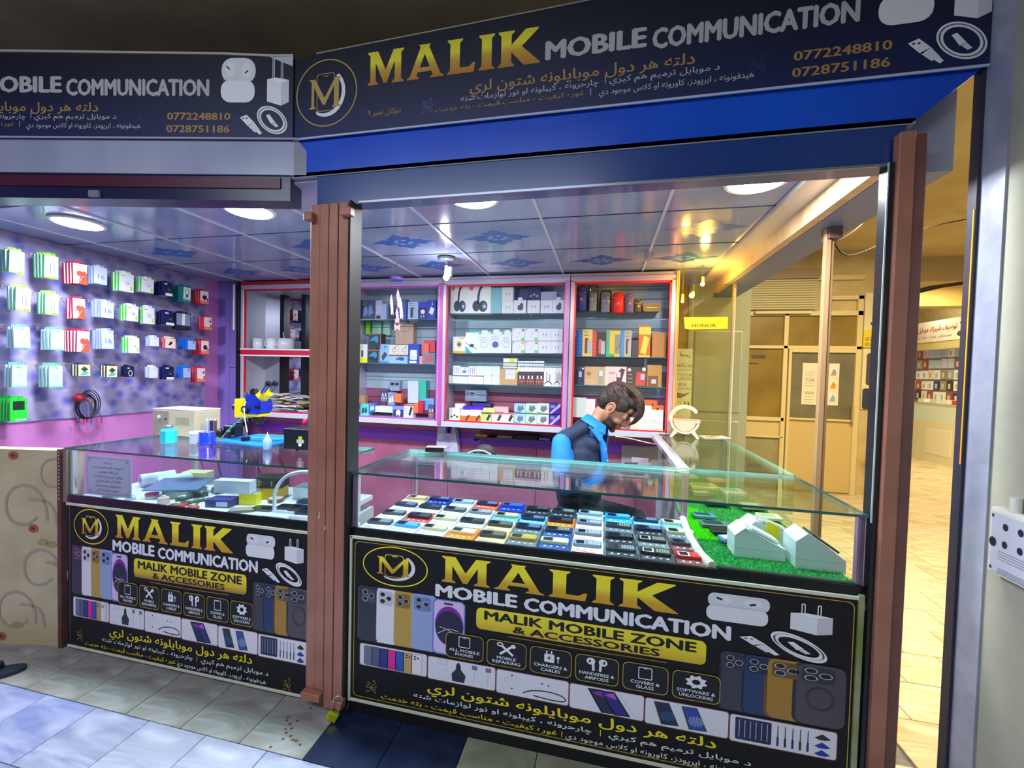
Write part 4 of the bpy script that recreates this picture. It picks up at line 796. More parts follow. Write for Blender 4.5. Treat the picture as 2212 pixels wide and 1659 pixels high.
('charger_box', 'diag', '4828a0', 'c8b8f0', -0.423, -0.333, 1.125, 1.208, 1.8, 'purple adapter box, upper, last of four columns'),
('charger_box', 'diag', '4828a0', 'c8b8f0', -0.423, -0.334, 1.053, 1.118, 1.8, 'purple adapter box, lower, last of four columns'),
('speaker', 'cyl', '2c4088', 'e05040', -0.241, -0.142, 1.953, 2.147, 1.8, 'dark blue cylinder speaker with a red dot, top shelf beside the red frame'),
('bottle', 'cyl', 'b8b8a8', 'e8e860', -0.144, -0.06, 1.95, 2.156, 1.8, 'clear grey cylinder bottle beside the dark blue speaker'),
('bottle', 'cyl', 'b0a8b0', 'f0e040', -0.051, 0.044, 1.941, 2.115, 1.8, 'clear jug with a wire handle on the top shelf'),
('speaker', 'cyl', 'f02818', 'ff6a50', 0.049, 0.142, 1.934, 2.093, 1.8, 'red round speaker with a strap on the top shelf'),
('speaker', 'cyl', '7a6890', 'ff8a30', 0.146, 0.215, 1.934, 2.089, 1.8, 'grey violet speaker with an orange loop and dot'),
('speaker', 'cyl', '6a5638', 'f0e048', 0.216, 0.273, 1.939, 2.034, 1.8, 'small brown perfume shaped bottle with gold cap'),
('speaker', 'wide', '8a7030', 'e8d890', 0.277, 0.41, 1.941, 2.004, 1.8, 'low brown radio speaker at the right of the top shelf'),
('power_bank_box', 'lines', '1e62b8', '4a90e0', -0.224, -0.172, 1.61, 1.799, 1.8, 'blue spine box, leftmost of the power bank row'),
('power_bank_box', 'phone', 'ecd070', '8a4a20', -0.173, -0.096, 1.615, 1.803, 1.8, 'cream and brown power bank box'),
('power_bank_box', 'lines', 'e0503c', 'f08870', -0.097, -0.061, 1.615, 1.789, 1.8, 'thin red box beside the cream power bank box'),
('power_bank_box', 'phone', '4a4038', 'f06a48', -0.065, 0.01, 1.616, 1.787, 1.8, 'dark box with a red header in the power bank row'),
('power_bank_box', 'plain', '58b890', '88e0b8', 0.011, 0.04, 1.615, 1.799, 1.8, 'thin green box in the power bank row'),
('power_bank_box', 'greenfoot', 'f4c848', '38c058', 0.037, 0.117, 1.616, 1.795, 1.8, 'yellow and grey box with a green foot'),
('power_bank_box', 'plain', '5898d8', '90c0f0', 0.12, 0.15, 1.619, 1.796, 1.8, 'thin sky blue box in the power bank row'),
('power_bank_box', 'phone', 'c8b898', '7a4028', 0.147, 0.201, 1.62, 1.796, 1.8, 'beige box picturing a brown power bank'),
('power_bank_box', 'plain', '5a4a50', 'a05058', 0.206, 0.257, 1.621, 1.72, 1.8, 'small dark brown box in the power bank row'),
('power_bank_box', 'tilt', 'f87010', 'f8dc50', 0.254, 0.341, 1.621, 1.833, 1.8, 'bright orange box with a tilted yellow power bank'),
('power_bank_box', 'plain', 'd89848', 'f0b868', 0.356, 0.461, 1.625, 1.784, 1.84, 'plain tan carton at the right of the power bank row'),
('phone_box', 'keyphone', '38405c', 'b8b0e0', -0.245, -0.148, 1.378, 1.509, 1.8, 'dark phone box, first in the keypad phone box row'),
('phone_box', 's2', 'd4ac78', '3c3838', -0.15, 0.011, 1.379, 1.511, 1.8, 'tan phone box printed S2'),
('phone_box', 'x30', 'f0d4c8', 'e05a50', 0.01, 0.172, 1.381, 1.515, 1.8, 'pale pink phone box printed X30 with a brown phone'),
('phone_box', 'redphone', '5a4a40', 'd85040', 0.17, 0.327, 1.383, 1.515, 1.8, 'brown grey phone box with a red phone'),
('phone_box', 'camerabox', 'c89448', '8a5a30', 0.324, 0.432, 1.38, 1.533, 1.8, 'tan phone box with a small square screen'),
('phone_box', 'lines', '4a4656', 'c8c8d8', -0.243, -0.118, 1.341, 1.364, 1.8, 'dark flat phone box under the first one'),
('phone_box', 'oval', 'd0a868', 'e8e8f8', -0.114, 0.026, 1.344, 1.368, 1.8, 'tan flat phone box printed S2 on its edge'),
('phone_box', 'lines', '8a7850', 'e8d8b0', 0.316, 0.439, 1.342, 1.376, 1.8, 'brown flat phone box above the shelf by the red frame'),
('phone_box', 'lines', 'd8d0c0', 'a8a090', 0.175, 0.313, 1.342, 1.374, 1.8, "pale flat phone box behind the man's head"),
('earphone_pack', 'capsule', 'd8e4dc', '3aa888', -0.254, -0.194, 1.107, 1.265, 1.8, 'round topped green earphone pack, leftmost of three'),
('earphone_pack', 'capsule', 'd8e4dc', '3aa888', -0.195, -0.129, 1.106, 1.263, 1.8, 'round topped green earphone pack, middle of three'),
('earphone_pack', 'capsule', 'f0e0e0', 'd83048', -0.129, -0.06, 1.109, 1.254, 1.8, 'round topped red earphone pack, right of three'),
('cable_box', 'orangetop', 'eee8e4', 'ff6a10', 0.279, 0.339, 1.042, 1.259, 1.8, 'white box with an orange top, left of three by the red frame'),
('cable_box', 'orangetop', 'e4ece0', 'ff6a10', 0.335, 0.405, 1.041, 1.259, 1.8, 'white green box with an orange top, middle of three'),
('cable_box', 'orangetop', 'eeeae8', 'ff6a10', 0.366, 0.453, 1.042, 1.224, 1.8, 'white box with three grey dots at its foot, right of three'),
('cable_box', 'lines', 'f4d8c0', 'e0b090', 0.213, 0.281, 1.043, 1.122, 1.8, "cream box low behind the man's nose")]
WP=[('greenear', 1, 1, 3, 0.217, 0.28, 1.968, 2.114),
('greenear', 1, 2, 4, 0.374, 0.443, 1.971, 2.13),
('redear', 1, 3, 4, 0.52, 0.595, 1.967, 2.114),
('sixteen', 1, 4, 4, 0.634, 0.71, 1.988, 2.117),
('greenbox', 1, 5, 3, 0.785, 0.881, 1.972, 2.119),
('greenbox', 1, 6, 3, 0.932, 1.018, 1.991, 2.11),
('navy', 1, 7, 4, 1.087, 1.163, 1.993, 2.109),
('teal60', 1, 8, 5, 1.242, 1.318, 1.966, 2.113),
('redwhite', 1, 9, 4, 1.4, 1.478, 1.977, 2.107),
('greenear', 2, 1, 3, 0.243, 0.306, 1.75, 1.902),
('greenear', 2, 2, 3, 0.377, 0.438, 1.743, 1.893),
('redear', 2, 3, 3, 0.519, 0.584, 1.735, 1.882),
('sixteen', 2, 4, 4, 0.674, 0.752, 1.764, 1.891),
('greenbox', 2, 5, 3, 0.832, 0.913, 1.761, 1.889),
('greenbox', 2, 6, 2, 0.945, 1.028, 1.753, 1.894),
('navy', 2, 7, 3, 1.087, 1.179, 1.763, 1.881),
('clearblack', 2, 8, 2, 1.193, 1.319, 1.737, 1.889),
('redwhite2', 2, 9, 3, 1.435, 1.515, 1.753, 1.885),
('tealcable', 3, 1, 3, 0.236, 0.307, 1.52, 1.663),
('tealcable', 3, 2, 4, 0.405, 0.467, 1.52, 1.666),
('redear', 3, 3, 5, 0.536, 0.604, 1.516, 1.671),
('sixteen', 3, 4, 4, 0.679, 0.755, 1.543, 1.687),
('greenbox', 3, 5, 3, 0.844, 0.919, 1.525, 1.654),
('smallwhite', 3, 6, 2, 0.991, 1.06, 1.583, 1.667),
('smallred', 3, 7, 2, 1.106, 1.194, 1.577, 1.671),
('bluewhite', 3, 8, 4, 1.283, 1.36, 1.575, 1.671),
('redwhite', 3, 9, 4, 1.41, 1.485, 1.537, 1.674),
('tealcable', 4, 1, 3, 0.225, 0.286, 1.289, 1.438),
('tealcable', 4, 2, 4, 0.395, 0.454, 1.284, 1.438),
('watchbox', 4, 3, 3, 0.545, 0.603, 1.355, 1.442),
('watchbox', 4, 4, 3, 0.706, 0.763, 1.348, 1.44),
('navyloop', 4, 5, 2, 0.82, 0.872, 1.348, 1.436),
('smallwhite', 4, 6, 2, 0.988, 1.053, 1.339, 1.436),
('navy', 4, 7, 2, 1.095, 1.18, 1.323, 1.438),
('bluewhite', 4, 8, 3, 1.244, 1.32, 1.337, 1.442),
('redwhite2', 4, 9, 3, 1.373, 1.451, 1.296, 1.437),
('greenpower', 5, 1, 5, 0.217, 0.289, 1.086, 1.236)]
# ---------------------------------------------------------------- goods in the glass cabinets
def art(b, kind, W, H, c2, y=-.0006):
    """print on the front face of a box W x H, origin bottom left"""
    mp = lambda u, v, w: (u * W, y - w, v * H); P = lambda pts, c, w=0: b.poly(pts, C(c, .5), mp, w)
    E = lambda cx, cy, r, c, w=0, k=W / H: P(ell(cx, cy, r, r * k, 14), c, w)
    def lines(x0, x1, y0, y1, n, c):
        for i in range(n): yy = y0 + (y1 - y0) * i / max(n - 1, 1); P([(x0, yy), (x1 - (i % 3) * .08 * (x1 - x0), yy), (x1 - (i % 3) * .08 * (x1 - x0), yy + .018), (x0, yy + .018)], c)
    D = '2c3040'
    if kind == 'lines': lines(.15, .85, .2, .8, 5, c2)
    elif kind in ('gadget',): P([(.2, .15), (.5, .3), (.45, .7), (.25, .6)], c2); P([(.55, .2), (.85, .35), (.7, .8), (.55, .6)], c2, .0002); lines(.1, .4, .78, .9, 2, c2)
    elif kind == 'photo': P(rrect(.12, .06, .8, .24, .02, 2), c2); P([(.2, .3), (.9, .3), (.9, .32), (.2, .32)], 'a03858'); b.poly(ring(ell(.4, .85, .16, .08, 14), .03), C('7a7ab8'), mp)
    elif kind == 'phone': P(rrect(.25, .12, .62, .68, .05, 3), c2); P(rrect(.5, .10, .9, .62, .05, 3), 'b8c0c8' if c2 != 'b8c0c8' else D, .0002); lines(.12, .6, .78, .9, 2, D)
    elif kind == 'plug': P(rrect(.06, .06, .94, .7, .05, 3), '2c3468'); E(.5, .45, .22, 'eef0ff', .0003); P(rrect(.30, .12, .38, .28, .02, 2), 'f0f0ff', .0004); P(rrect(.58, .12, .66, .28, .02, 2), 'f0f0ff', .0004)
    elif kind == 'square': P([(.15, .35), (.6, .25), (.85, .55), (.4, .68)], c2); P([(.5, .75), (.62, .75), (.56, .98)], c2)
    elif kind == 'yellowfoot': P([(0, 0), (1, 0), (1, .29), (0, .29)], c2); P(rrect(.42, .32, .62, .68, .05, 3), '5a4a50', .0002); E(.5, .84, .14, 'e8e830')
    elif kind in ('pad', 'padwide'): P([(.05, .15), (.8, .05), (.95, .3), (.9, .9), (.1, .85)], '23303c' if kind == 'pad' else c2.replace('2a', '2a')) if kind == 'pad' else None; P(bez((.35 if kind == 'padwide' else .1, .5), (.4, .9), (.8, .95), (.8, .6)) + bez((.8, .6), (.7, .2), (.62, .4), (.5, .5)), '2a9ac0' if kind == 'pad' else '1a5cb0', .0004); P(stroke([(.03, .97), (.97, .97), (.97, .03)], .05), c2, .0003)
    elif kind == 'shaver': P([(.2, .35), (.55, .62), (.85, .45), (.35, .1)], c2); P([(0, 0), (1, 0), (1, .1), (0, .1)], '2a98e8'); E(.6, .85, .14, '2a98e8')
    elif kind == 'watch': b.poly(ring(ell(.6, .5, .22, .22 * W / H, 16), .05), C('8a8a84'), mp); P(stroke([(.6, .7), (.85, .92)], .08), '9a9a90'); P([(0, 0), (1, 0), (1, .1), (0, .1)], c2); lines(.06, .3, .4, .8, 3, 'b8a890')
    elif kind == 'blister': P(rrect(.12, .2, .8, .7, .08, 3), c2); P(rrect(.3, .42, .66, .68, .04, 3), 'f4f8fc', .0003); P([(.08, .03), (.75, .03), (.75, .14), (.08, .14)], 'e8f0f8')
    elif kind == 'smile': P(stroke(bez((.1, .85), (.25, .5), (.75, .5), (.9, .85)), .02), c2); P([(.5, 0), (.51, 0), (.51, 1), (.5, 1)], c2)
    elif kind == 'meter': P(rrect(.08, .55, .44, .8, .02, 2), '20283c'); P(rrect(.54, .55, .9, .8, .02, 2), '20283c'); [E(.2 + .2 * i, .25, .05, 'd0d8e8') for i in range(4)]
    elif kind == 'plugs':
        for x in (.3, .7): P(rrect(x - .08, .5, x + .08, .72, .03, 3), 'f0ece8', .0003); P(stroke([(x - .12, .05), (x - .12, .5), (x + .12, .5), (x + .12, .05)], .05), c2)
        P(stroke([(.1, .3), (.95, .3)], .05), c2, .0002)
    elif kind == 'adapter': P([(.5, .25), (.7, .15), (.95, .75), (.75, .9)], '30343c'); P([(0, .9), (1, .9), (1, 1), (0, 1)], c2); lines(.08, .4, .3, .7, 3, c2)
    elif kind == 'adapterb': P([(.25, .35), (.5, .15), (.85, .45), (.75, .85), (.35, .8)], '6c7c88'); P([(.35, .8), (.75, .85), (.6, .62)], '98a8b4', .0002); P([(0, 0), (1, 0), (.2, .18), (0, .2)], c2); lines(.06, .3, .85, .92, 2, c2)
    elif kind == 'diag': P([(0, .0), (.2, .0), (1, .7), (1, 1), (.9, 1)], c2); P(rrect(.12, .55, .5, .85, .03, 2), '8a80c0')
    elif kind == 'headphone':
        P(stroke(bez((.45, .35), (.42, .7), (.5, .95), (.62, 1.0)), .10), c2); P(ell(.36, .27, .17, .2, 16), c2); P(ell(.66, .26, .19, .21, 16), '223048', .0002); P(ell(.7, .26, .1, .14, 14), '54688c', .0004); P(rrect(.68, .2, .78, .3, .02, 2), 'd8e0ec', .0006); P(rrect(.05, .86, .22, .98, .02, 2), 'e86858')
    elif kind == 'buds':
        for x in (.38, .62): P(ell(x, .52, .05, .07, 10), c2); P(stroke([(x, .5), (x + (.04 if x > .5 else -.04), .36)], .03), c2)
    elif kind == 'bean': P(ell(.52, .42, .24, .22, 16), c2); P(ell(.62, .62, .13, .16, 12), c2, .0002); P(rrect(.32, 1.0, .68, 1.2, .05, 3), 'e2e6ec')
    elif kind == 'dots': [E(.25 + .25 * i, .3 + .12 * (i % 2), .09, c2) for i in range(3)]
    elif kind == 'yellowbud': P(ell(.5, .55, .2, .2, 14), 'd8b450'); P(ell(.5, .53, .11, .1, 12), '5a4a30', .0002); P([(0, 0), (1, 0), (1, .14), (0, .14)], c2); P([(.5, .88), (.92, .88), (.92, .94), (.5, .94)], 'e89838')
    elif kind == 'tealcorner': P([(0, 0), (.55, 0), (0, .35)], c2); P(stroke([(.02, .5), (.4, .35), (.95, .2)], .025), '3c444c'); P(rrect(.35, .3, .68, .44, .03, 2), '3c444c', .0002); P(rrect(.3, 1.0, .9, 1.12, .03, 3), c2)
    elif kind in ('caseart', 'casedark'): (P(ell(.5, .40, .28, .15, 20), '4a64b0') if kind == 'casedark' else b.poly(ring(ell(.5, .40, .28, .15, 20), .03), C('9aa4b8'), mp)); P([(.05, .9), (.3, .9), (.3, 1), (.05, 1)], c2); lines(.15, .85, .6, .75, 3, 'a8b4c0'); P(rrect(.32, 1.0, .82, 1.1, .03, 3), 'e4e8ec')
    elif kind.endswith('dot'): E(.84, .84, .1, c2); P([(.72, .02), (.97, .02), (.97, .25), (.72, .25)], '6ad868'); P(ell(.58, .6, .05, .05, 8), 'a8b0bc'); P(stroke([(.5, .4), (.4, .3)], .04), 'a8b0bc'); P(ell(.1, .9, .04, .04, 8), '606878')
    elif kind == 'wires':
        for x in (.25, .5, .75): P(stroke(bez((x, .2), (x - .1, .5), (x + .1, .7), (x - .05, .85)), .05), c2)
    elif kind == 'note': P([(.32, .38), (.86, .38), (.86, .98), (.32, .98)], c2); lines(.36, .8, .5, .9, 6, '6a7080'); P([(.88, .75), (1, .75), (1, 1), (.88, 1)], 'e8d820')
    elif kind == 'sticker': P([(.45, .6), (.85, .6), (.85, .95), (.45, .95)], c2); lines(.1, .9, .1, .4, 2, 'c8c8b8')
    elif kind == 'pins':
        for x in (.35, .7): P(ell(x, .55, .06, .05, 8), c2); P(stroke([(x, .55), (x, .15)], .03), c2)
        lines(.1, .8, .82, .92, 2, c2)
    elif kind in ('cables', 'cables3'):
        for i, x in enumerate((.3, .6) if kind == 'cables' else (.3, .5, .7, .88)): P(stroke([(x, .25), (x, .7 - .1 * (i % 2))], .06), c2)
        P(stroke(bez((.05, .08), (.3, .28), (.6, .28), (.85, .08)), .05), c2)
    elif kind == 'psu': P(rrect(.12, .3, .62, .9, .01, 2), '9aaac0'); P([(.25, .62), (.44, .62), (.44, .75), (.25, .75)], '20283c', .0002); [E(x, .45, .02, '20283c', .0003) for x in (.25, .3, .35, .4)]; [E(x, yy, .03, '26304a', .0003) for x in (.17, .56) for yy in (.6, .75)]
    elif kind == 'orangehalf': P([(0, 0), (1, 0), (1, .48), (0, .48)], c2); P([(.45, .08), (.6, .02), (.95, .5), (.8, .6)], '3c3c44', .0003); lines(.08, .4, .7, .85, 2, 'b09080')
    elif kind == 'greenfoot': P([(0, 0), (.45, 0), (.45, .12), (0, .12)], c2); P([(.48, .12), (1, .12), (1, .85), (.48, .85)], 'a09a88'); P(stroke(bez((.55, .3), (.7, .25), (.85, .4), (.95, .45)), .03), '50504c', .0002)
    elif kind == 'tilt': P([(.15, .15), (.6, .08), (.9, .6), (.45, .7)], c2); P([(0, 0), (1, 0), (1, .06), (0, .06)], c2); P([(0, .72), (1, .72), (1, .95), (0, .95)], 'f8d850')
    elif kind == 'keyphone': P(rrect(.25, .05, .78, .8, .04, 3), '23283c'); P(rrect(.48, .42, .74, .75, .02, 2), c2, .0002); [E(.5 + .1 * i, .12 + .09 * j, .03, '8088a8', .0002) for i in range(3) for j in range(3)]; E(.82, .9, .09, 'd8dcf0')
    elif kind == 's2': b.text('S2', .12 * W, .55 * H, .16 * H, C('2e2620'), lambda u, v, w: (u, y - w, v), 0, None, .02); P(rrect(.66, .05, .9, .85, .03, 3), 'a8a490'); P(rrect(.7, .5, .88, .8, .02, 2), 'd4dce4', .0002); lines(.08, .5, .1, .25, 2, 'f0dcb0')
    elif kind == 'x30': b.text('X30', .16 * W, .6 * H, .13 * H, C('d83838'), lambda u, v, w: (u, y - w, v), 0, None, .03); P([(.55, .03), (.72, .03), (.92, .85), (.75, .93), (.52, .6)], '6a4050'); P(rrect(.55, .45, .72, .72, .02, 2), 'e4d8d8', .0003); [E(.2 + .1 * i, .15 + .13 * j, .02, c2) for i in range(3) for j in range(3)]
    elif kind == 'redphone': P([(.45, .05), (.9, .05), (.92, .7), (.48, .75)], c2); P(rrect(.68, .35, .86, .65, .02, 2), 'b8c0d8', .0002); E(.14, .85, .08, 'e8d8d8'); P([(.75, .8), (.9, .8), (.9, .98), (.75, .98)], 'f4ece0'); lines(.1, .3, .2, .6, 3, 'd8d0c8')
    elif kind == 'camerabox': P([(.05, .0), (.75, .0), (.75, .5), (.05, .5)], c2); P(rrect(.3, .15, .62, .35, .02, 2), 'd8d4cc', .0002)
    elif kind == 'oval': P(ell(.2, .5, .18, .4, 14), c2); b.text('S2', .68 * W, .25 * H, .5 * H, C('2e2620'), lambda u, v, w: (u, y - w, v), 0, None, .02)
    elif kind == 'orangetop': P([(0, .84), (1, .84), (1, 1), (0, 1)], c2); P(ell(.5, .86, .1, .05, 8), '3a2018', .0002); [E(.25 + .25 * i, .06, .05, '8a8a92') for i in range(3)]; lines(.15, .85, .3, .34, 2, 'd0d0cc')
def goods(r):
    kind, ak, c1, c2, x0, x1, z0, z1, y, lab = r
    W, H = x1 - x0, z1 - z0; d = min(.09, max(.02, W * .7)); o = ((x0), y, z0); b = MB(); m = C(c1, .45)
    if ak in ('cyl', 'wide'):
        cx = W / 2; R_ = W / 2
        if ak == 'cyl':
            clear = kind == 'bottle'; m = glass('clear_plastic', (.86, .86, .84, 1), 1.2) if clear else C(c1, .5)
            b.lathe([(R_ * .92, 0), (R_, H * .03), (R_, H * .9), (R_ * .86, H * .985), (R_ * .5, H)], (cx, R_, 0), m, 20)
            if clear: b.lathe([(R_ * .80, H * .01), (R_ * .82, H * .7), (R_ * .3, H * .72)], (cx, R_, 0), C(c1, .3), 16); b.tube(bez((cx - R_, R_, H * .8), (cx - R_, R_, H * 1.2), (cx + R_, R_, H * 1.2), (cx + R_, R_, H * .8)), .0018, C('d8c8a0', .3, .5), 6)
            else: b.poly(ell(cx, H * .45, W * .13, W * .13, 12), C(c2, .4), lambda u, v, w: (u, -.002 - w, v)); b.tube([(cx - R_ * .9, .0, H * .75), (cx, -.006, H * .62), (cx + R_ * .9, .0, H * .8)], .002, C(c2, .4), 6); b.ball((cx, R_, H * 1.02), (R_ * .25, R_ * .25, H * .06), C(c2, .4))
        else: b.prism(rrect(0, 0, W, H, H * .35), 0, d, m, lambda u, v, w: (u, w, v)); b.box(W * .2, W * .8, -.002, 0, H * .45, H * .53, C(c2, .4)); 
        ob = b.build(kind, None, (0, 0, 0))
    else:
        b.box(0, W - .001, 0, d, 0, H, m); art(b, ak, W, H, c2); ob = b.build(kind, None, (0, 0, 0))
    ob.location = o; ob.rotation_euler = (0, 0, random.uniform(-.012, .012)); tag(ob, lab, kind.split('_')[-1]); return ob
SH = {2: (1.882, 1.503, 1.030), 3: (1.876, 1.531, 1.345, 1.030), 4: (1.877, 1.59, 1.365, 1.030)}
prev = {}
for r in PR:
    r = list(r); cx = (r[4] + r[5]) / 2
    c = 2 if cx < -1.33 else 3 if cx < -.28 else 4
    lo_, hi_ = {2: (-2.175, -1.36), 3: (-1.288, -.31), 4: (-.238, .466)}[c]
    if r[5] < lo_ + .015: continue
    r[4] = max(r[4], lo_); r[5] = min(r[5], hi_)
    base = [s for s in SH[c] if abs(r[6] - s) < .035]
    if base: r[6] = base[0] + .0005
    goods(r)
for i, (x, c, w_) in enumerate(((-3.22, 'd8dce4', .05), (-3.07, 'e4e8ee', .05), (-2.92, 'd4d4dc', .07))):
    t = thing('cup', ('plain white cup at the left end', 'white mug with a handle', 'wide pale mug holding a straw')[i] + ' on the rail of the mirrored cabinet', 'cup', (x, CY0 + .10, 1.613))
    b = MB(); b.lathe([(w_ * .8, 0), (w_, .005), (w_, .10), (w_ * .93, .10), (w_ * .9, .012)], (0, 0, 0), C(c, .25), 18); b.build('cup_body', t)
    if i: b = MB(); b.tube(bez((-w_, 0, .085), (-w_ - .04, 0, .09), (-w_ - .04, 0, .02), (-w_, 0, .02)), .005, C(c, .25), 8); b.build('cup_handle', t)
    if i == 2: b = MB(); b.cyl((0, 0, .02), (-.03, 0, .16), .003, C('c0d8f0', .3), 6); b.build('straw', t)
MB_ = MB(); MB_.box(-3.28, -2.22, CY0 + .02, CY1 - .02, 1.598, 1.613, WHITE); tag(MB_.build('cabinet_board', None, (-2.75, CY0, 1.6)), 'white board carrying the cups in the mirrored cabinet', 'shelf')
rr = random.Random(5); LAY = 'bottom second third fourth fifth sixth seventh eighth ninth tenth eleventh twelfth top'.split()
for i in range(26):        # papers heaped on the floor of the mirrored cabinet
    c = rr.choice(['b8b8c8', 'd4d0cc', '8890b0', 'c8b8a0', 'a8a8b8', 'e0dce0', 'c8b040'])
    b = MB(); w_, d_ = rr.uniform(.18, .3), rr.uniform(.08, .16); n = 7
    vs = [(w_ * (k / n - .5), s * d_ / 2, .004 * sin(k * 1.7 + i) + .002 * s) for s in (-1, 1) for k in range(n + 1)]; q = n + 1
    vs2 = [(a, bb, c_ + .007) for a, bb, c_ in vs]
    b.add(vs + vs2, [(k, k + 1, q + k + 1, q + k) for k in range(n)] + [(2 * q + k, 3 * q + k, 3 * q + k + 1, 2 * q + k + 1) for k in range(n)] + [(k, 2 * q + k, 2 * q + k + 1, k + 1) for k in range(n)], C(c, .6)); ob = b.build('paper_packet')
    row = i % 13; ob.location = (-3.1 + .11 * (i // 13) + rr.uniform(0, .65), CY0 + .10 + rr.uniform(-.01, .03), 1.036 + .0125 * row); ob.rotation_euler = (0, 0, rr.uniform(-.15, .15))
    tag(ob, ('%s paper packet, %s layer of the %s heap in the mirrored cabinet' % ({'b8b8c8': 'grey lilac', 'd4d0cc': 'cream', '8890b0': 'slate blue', 'c8b8a0': 'tan', 'a8a8b8': 'grey', 'e0dce0': 'white', 'c8b040': 'mustard'}[c], LAY[row], 'left' if i < 13 else 'right')), 'packet', 'paper packets in the mirrored cabinet')
# ---------------------------------------------------------------- packs hanging on the wallpaper wall
def pack_mesh(k):
    """pack W wide (local x), H high, T thick, front face at -y, hang tab on top"""
    W, H, T = .066, .125, .014; b = MB(); P = lambda pts, c, w=0: b.poly(pts, C(c, .4), lambda u, v, w_: (u * W, -.0006 - w_, v * H), w)
    if k in ('watchbox', 'navyloop', 'smallwhite', 'smallred', 'bluewhite', 'navy', 'redwhite', 'redwhite2'): H = .105 if k[:3] in ('nav', 'red') and k != 'navyloop' else .085
    body = {'greenear': 'cfe0f0', 'redear': 'c81c48', 'sixteen': 'a8b4e0', 'greenbox': 'dcdce4', 'navy': '141a50', 'teal60': '1c7c84', 'redwhite': 'c81c38', 'redwhite2': 'c81c38', 'clearblack': '181c30', 'tealcable': 'b0d0dc', 'smallwhite': 'c8ccec', 'smallred': 'd8384c', 'bluewhite': '1c68d0', 'watchbox': '283468', 'navyloop': '10163c', 'greenpower': '1ac838'}[k]
    edge = {'greenear': '20b060', 'redear': 'b01840', 'sixteen': '88a0e0', 'greenbox': '48c050', 'teal60': '1a7078', 'tealcable': '98c8c8', 'smallwhite': '98b0e8'}.get(k, body)
    b.box(0, W, 0, T, 0, H, C(body, .35), {'-x': C(edge, .35)})
    tab = {'greenear': '8cf040', 'tealcable': '5ce08c', 'greenbox': 'e4e4ec', 'smallwhite': 'e4e4ec', 'smallred': 'f0e4e4', 'bluewhite': '2878e0'}.get(k, body)
    b.box(W * .2, W * .8, .003, .006, H, H + .014, C(tab, .35))
    if k == 'greenear':
        P([(0, .0), (1, .0), (1, .1), (0, .1)], '88f050'); P([(.55, .02), (.95, .02), (.95, .1), (.55, .1)], '70e018', .0002)
        for x in (.45, .7): P(stroke([(x, .2), (x, .6), (x - .05, .72)], .05), '4a5ca8'); 
        P([(.3, .88), (.75, .88), (.75, .9), (.3, .9)], '7898b8')
    if k == 'tealcable':
        P([(0, 0), (1, 0), (1, .07), (0, .07)], '68d898')
        for x in (.35, .55): P(stroke([(x, .6), (x + .12, .45)], .04), '8898c0')
        P([(.2, .88), (.7, .88), (.7, .91), (.2, .91)], '5898a0'); b.poly(ring(ell(.45 * W, .25 * H, .015, .015, 14), .0012), C('a0c8c8'), lambda u, v, w: (u, -.0008, v))
    if k == 'redear':
        P([(0, 0), (1, 0), (1, 1), (0, 1)], 'e4e6f4'); P([(.3, 0), (1, 0), (1, .55), (.75, .7), (.55, .45)], 'f05030', .0002); P(ell(.48, .52, .24, .14, 14), 'f04c3c', .0004); b.poly(ring(ell(.5 * W, .5 * H, .016, .017, 14), .0014), C('c01830'), lambda u, v, w: (u, -.0014, v)); P(ell(.62, .3, .09, .06, 8), '381860', .0008); P(stroke([(.35, .05), (.55, .25), (.7, .4)], .03), 'f4d0e0', .001)
    if k == 'sixteen':
        P([(0, 0), (1, 0), (1, 1), (0, 1)], 'b4bce8'); b.text('16', .30 * W, .30 * H, .036, C('7078b8'), lambda u, v, w: (u, -.0012 - w, v), 0, .034); P(ell(.5, .8, .04, .02, 8), '8088b8', .0003)
    if k == 'greenbox':
        P([(.1, .82), (.4, .82), (.4, .88), (.1, .88)], '9ac060'); P(ell(.55, .5, .22, .13, 12), 'c8cce8'); P(ell(.6, .45, .06, .04, 8), '8088a8', .0002); P([(.75, .08), (.92, .08), (.92, .35), (.75, .35)], 'a8d850'); b.box(-.0008, 0, 0, T, .2 * H, .85 * H, C('38d030', .35))
    if k == 'navy':
        P([(.3, 0), (1, 0), (1, .2), (.3, .2)], 'e4e4f0'); P(ell(.62, .48, .26, .16, 12), '202428'); P(ell(.66, .46, .14, .07, 8), '58606c', .0002); P([(.2, .85), (.5, .85), (.5, .95), (.2, .95)], 'd0d4ec')
    if k == 'teal60':
        P([(.15, .18), (.95, .18), (.95, .96), (.15, .96)], 'dce8e4'); b.poly(ring(rrect(.35 * W, .5 * H, .75 * W, .85 * H, .004), .003), C('20242c'), lambda u, v, w: (u, -.0012, v)); P([(.4, .35), (.7, .35), (.65, .5), (.45, .5)], '20242c', .0004); b.text('60w', .2 * W, .21 * H, .012, C('20242c'), lambda u, v, w: (u, -.0014, v), 0, .04)
    if k in ('redwhite', 'redwhite2'):
        P([(.05, .05), (1, .05), (1, 1), (.05, 1)], 'ecd8dc'); P([(.05, .05), (1, .05), (1, .25), (.05, .3)], 'e88068', .0002)
        if k == 'redwhite': P(ell(.55, .52, .26, .18, 14), '2a1420', .0004)
        else: b.poly(ring(ell(.5 * W, .45 * H, .02, .022, 14), .004), C('f4f0f4'), lambda u, v, w: (u, -.0016, v)); P([(.6, .65), (.9, .6), (.95, .85)], 'c02038', .0004)
        P([(.8, .25), (.95, .25), (.95, .45), (.8, .45)], '801828', .0005)
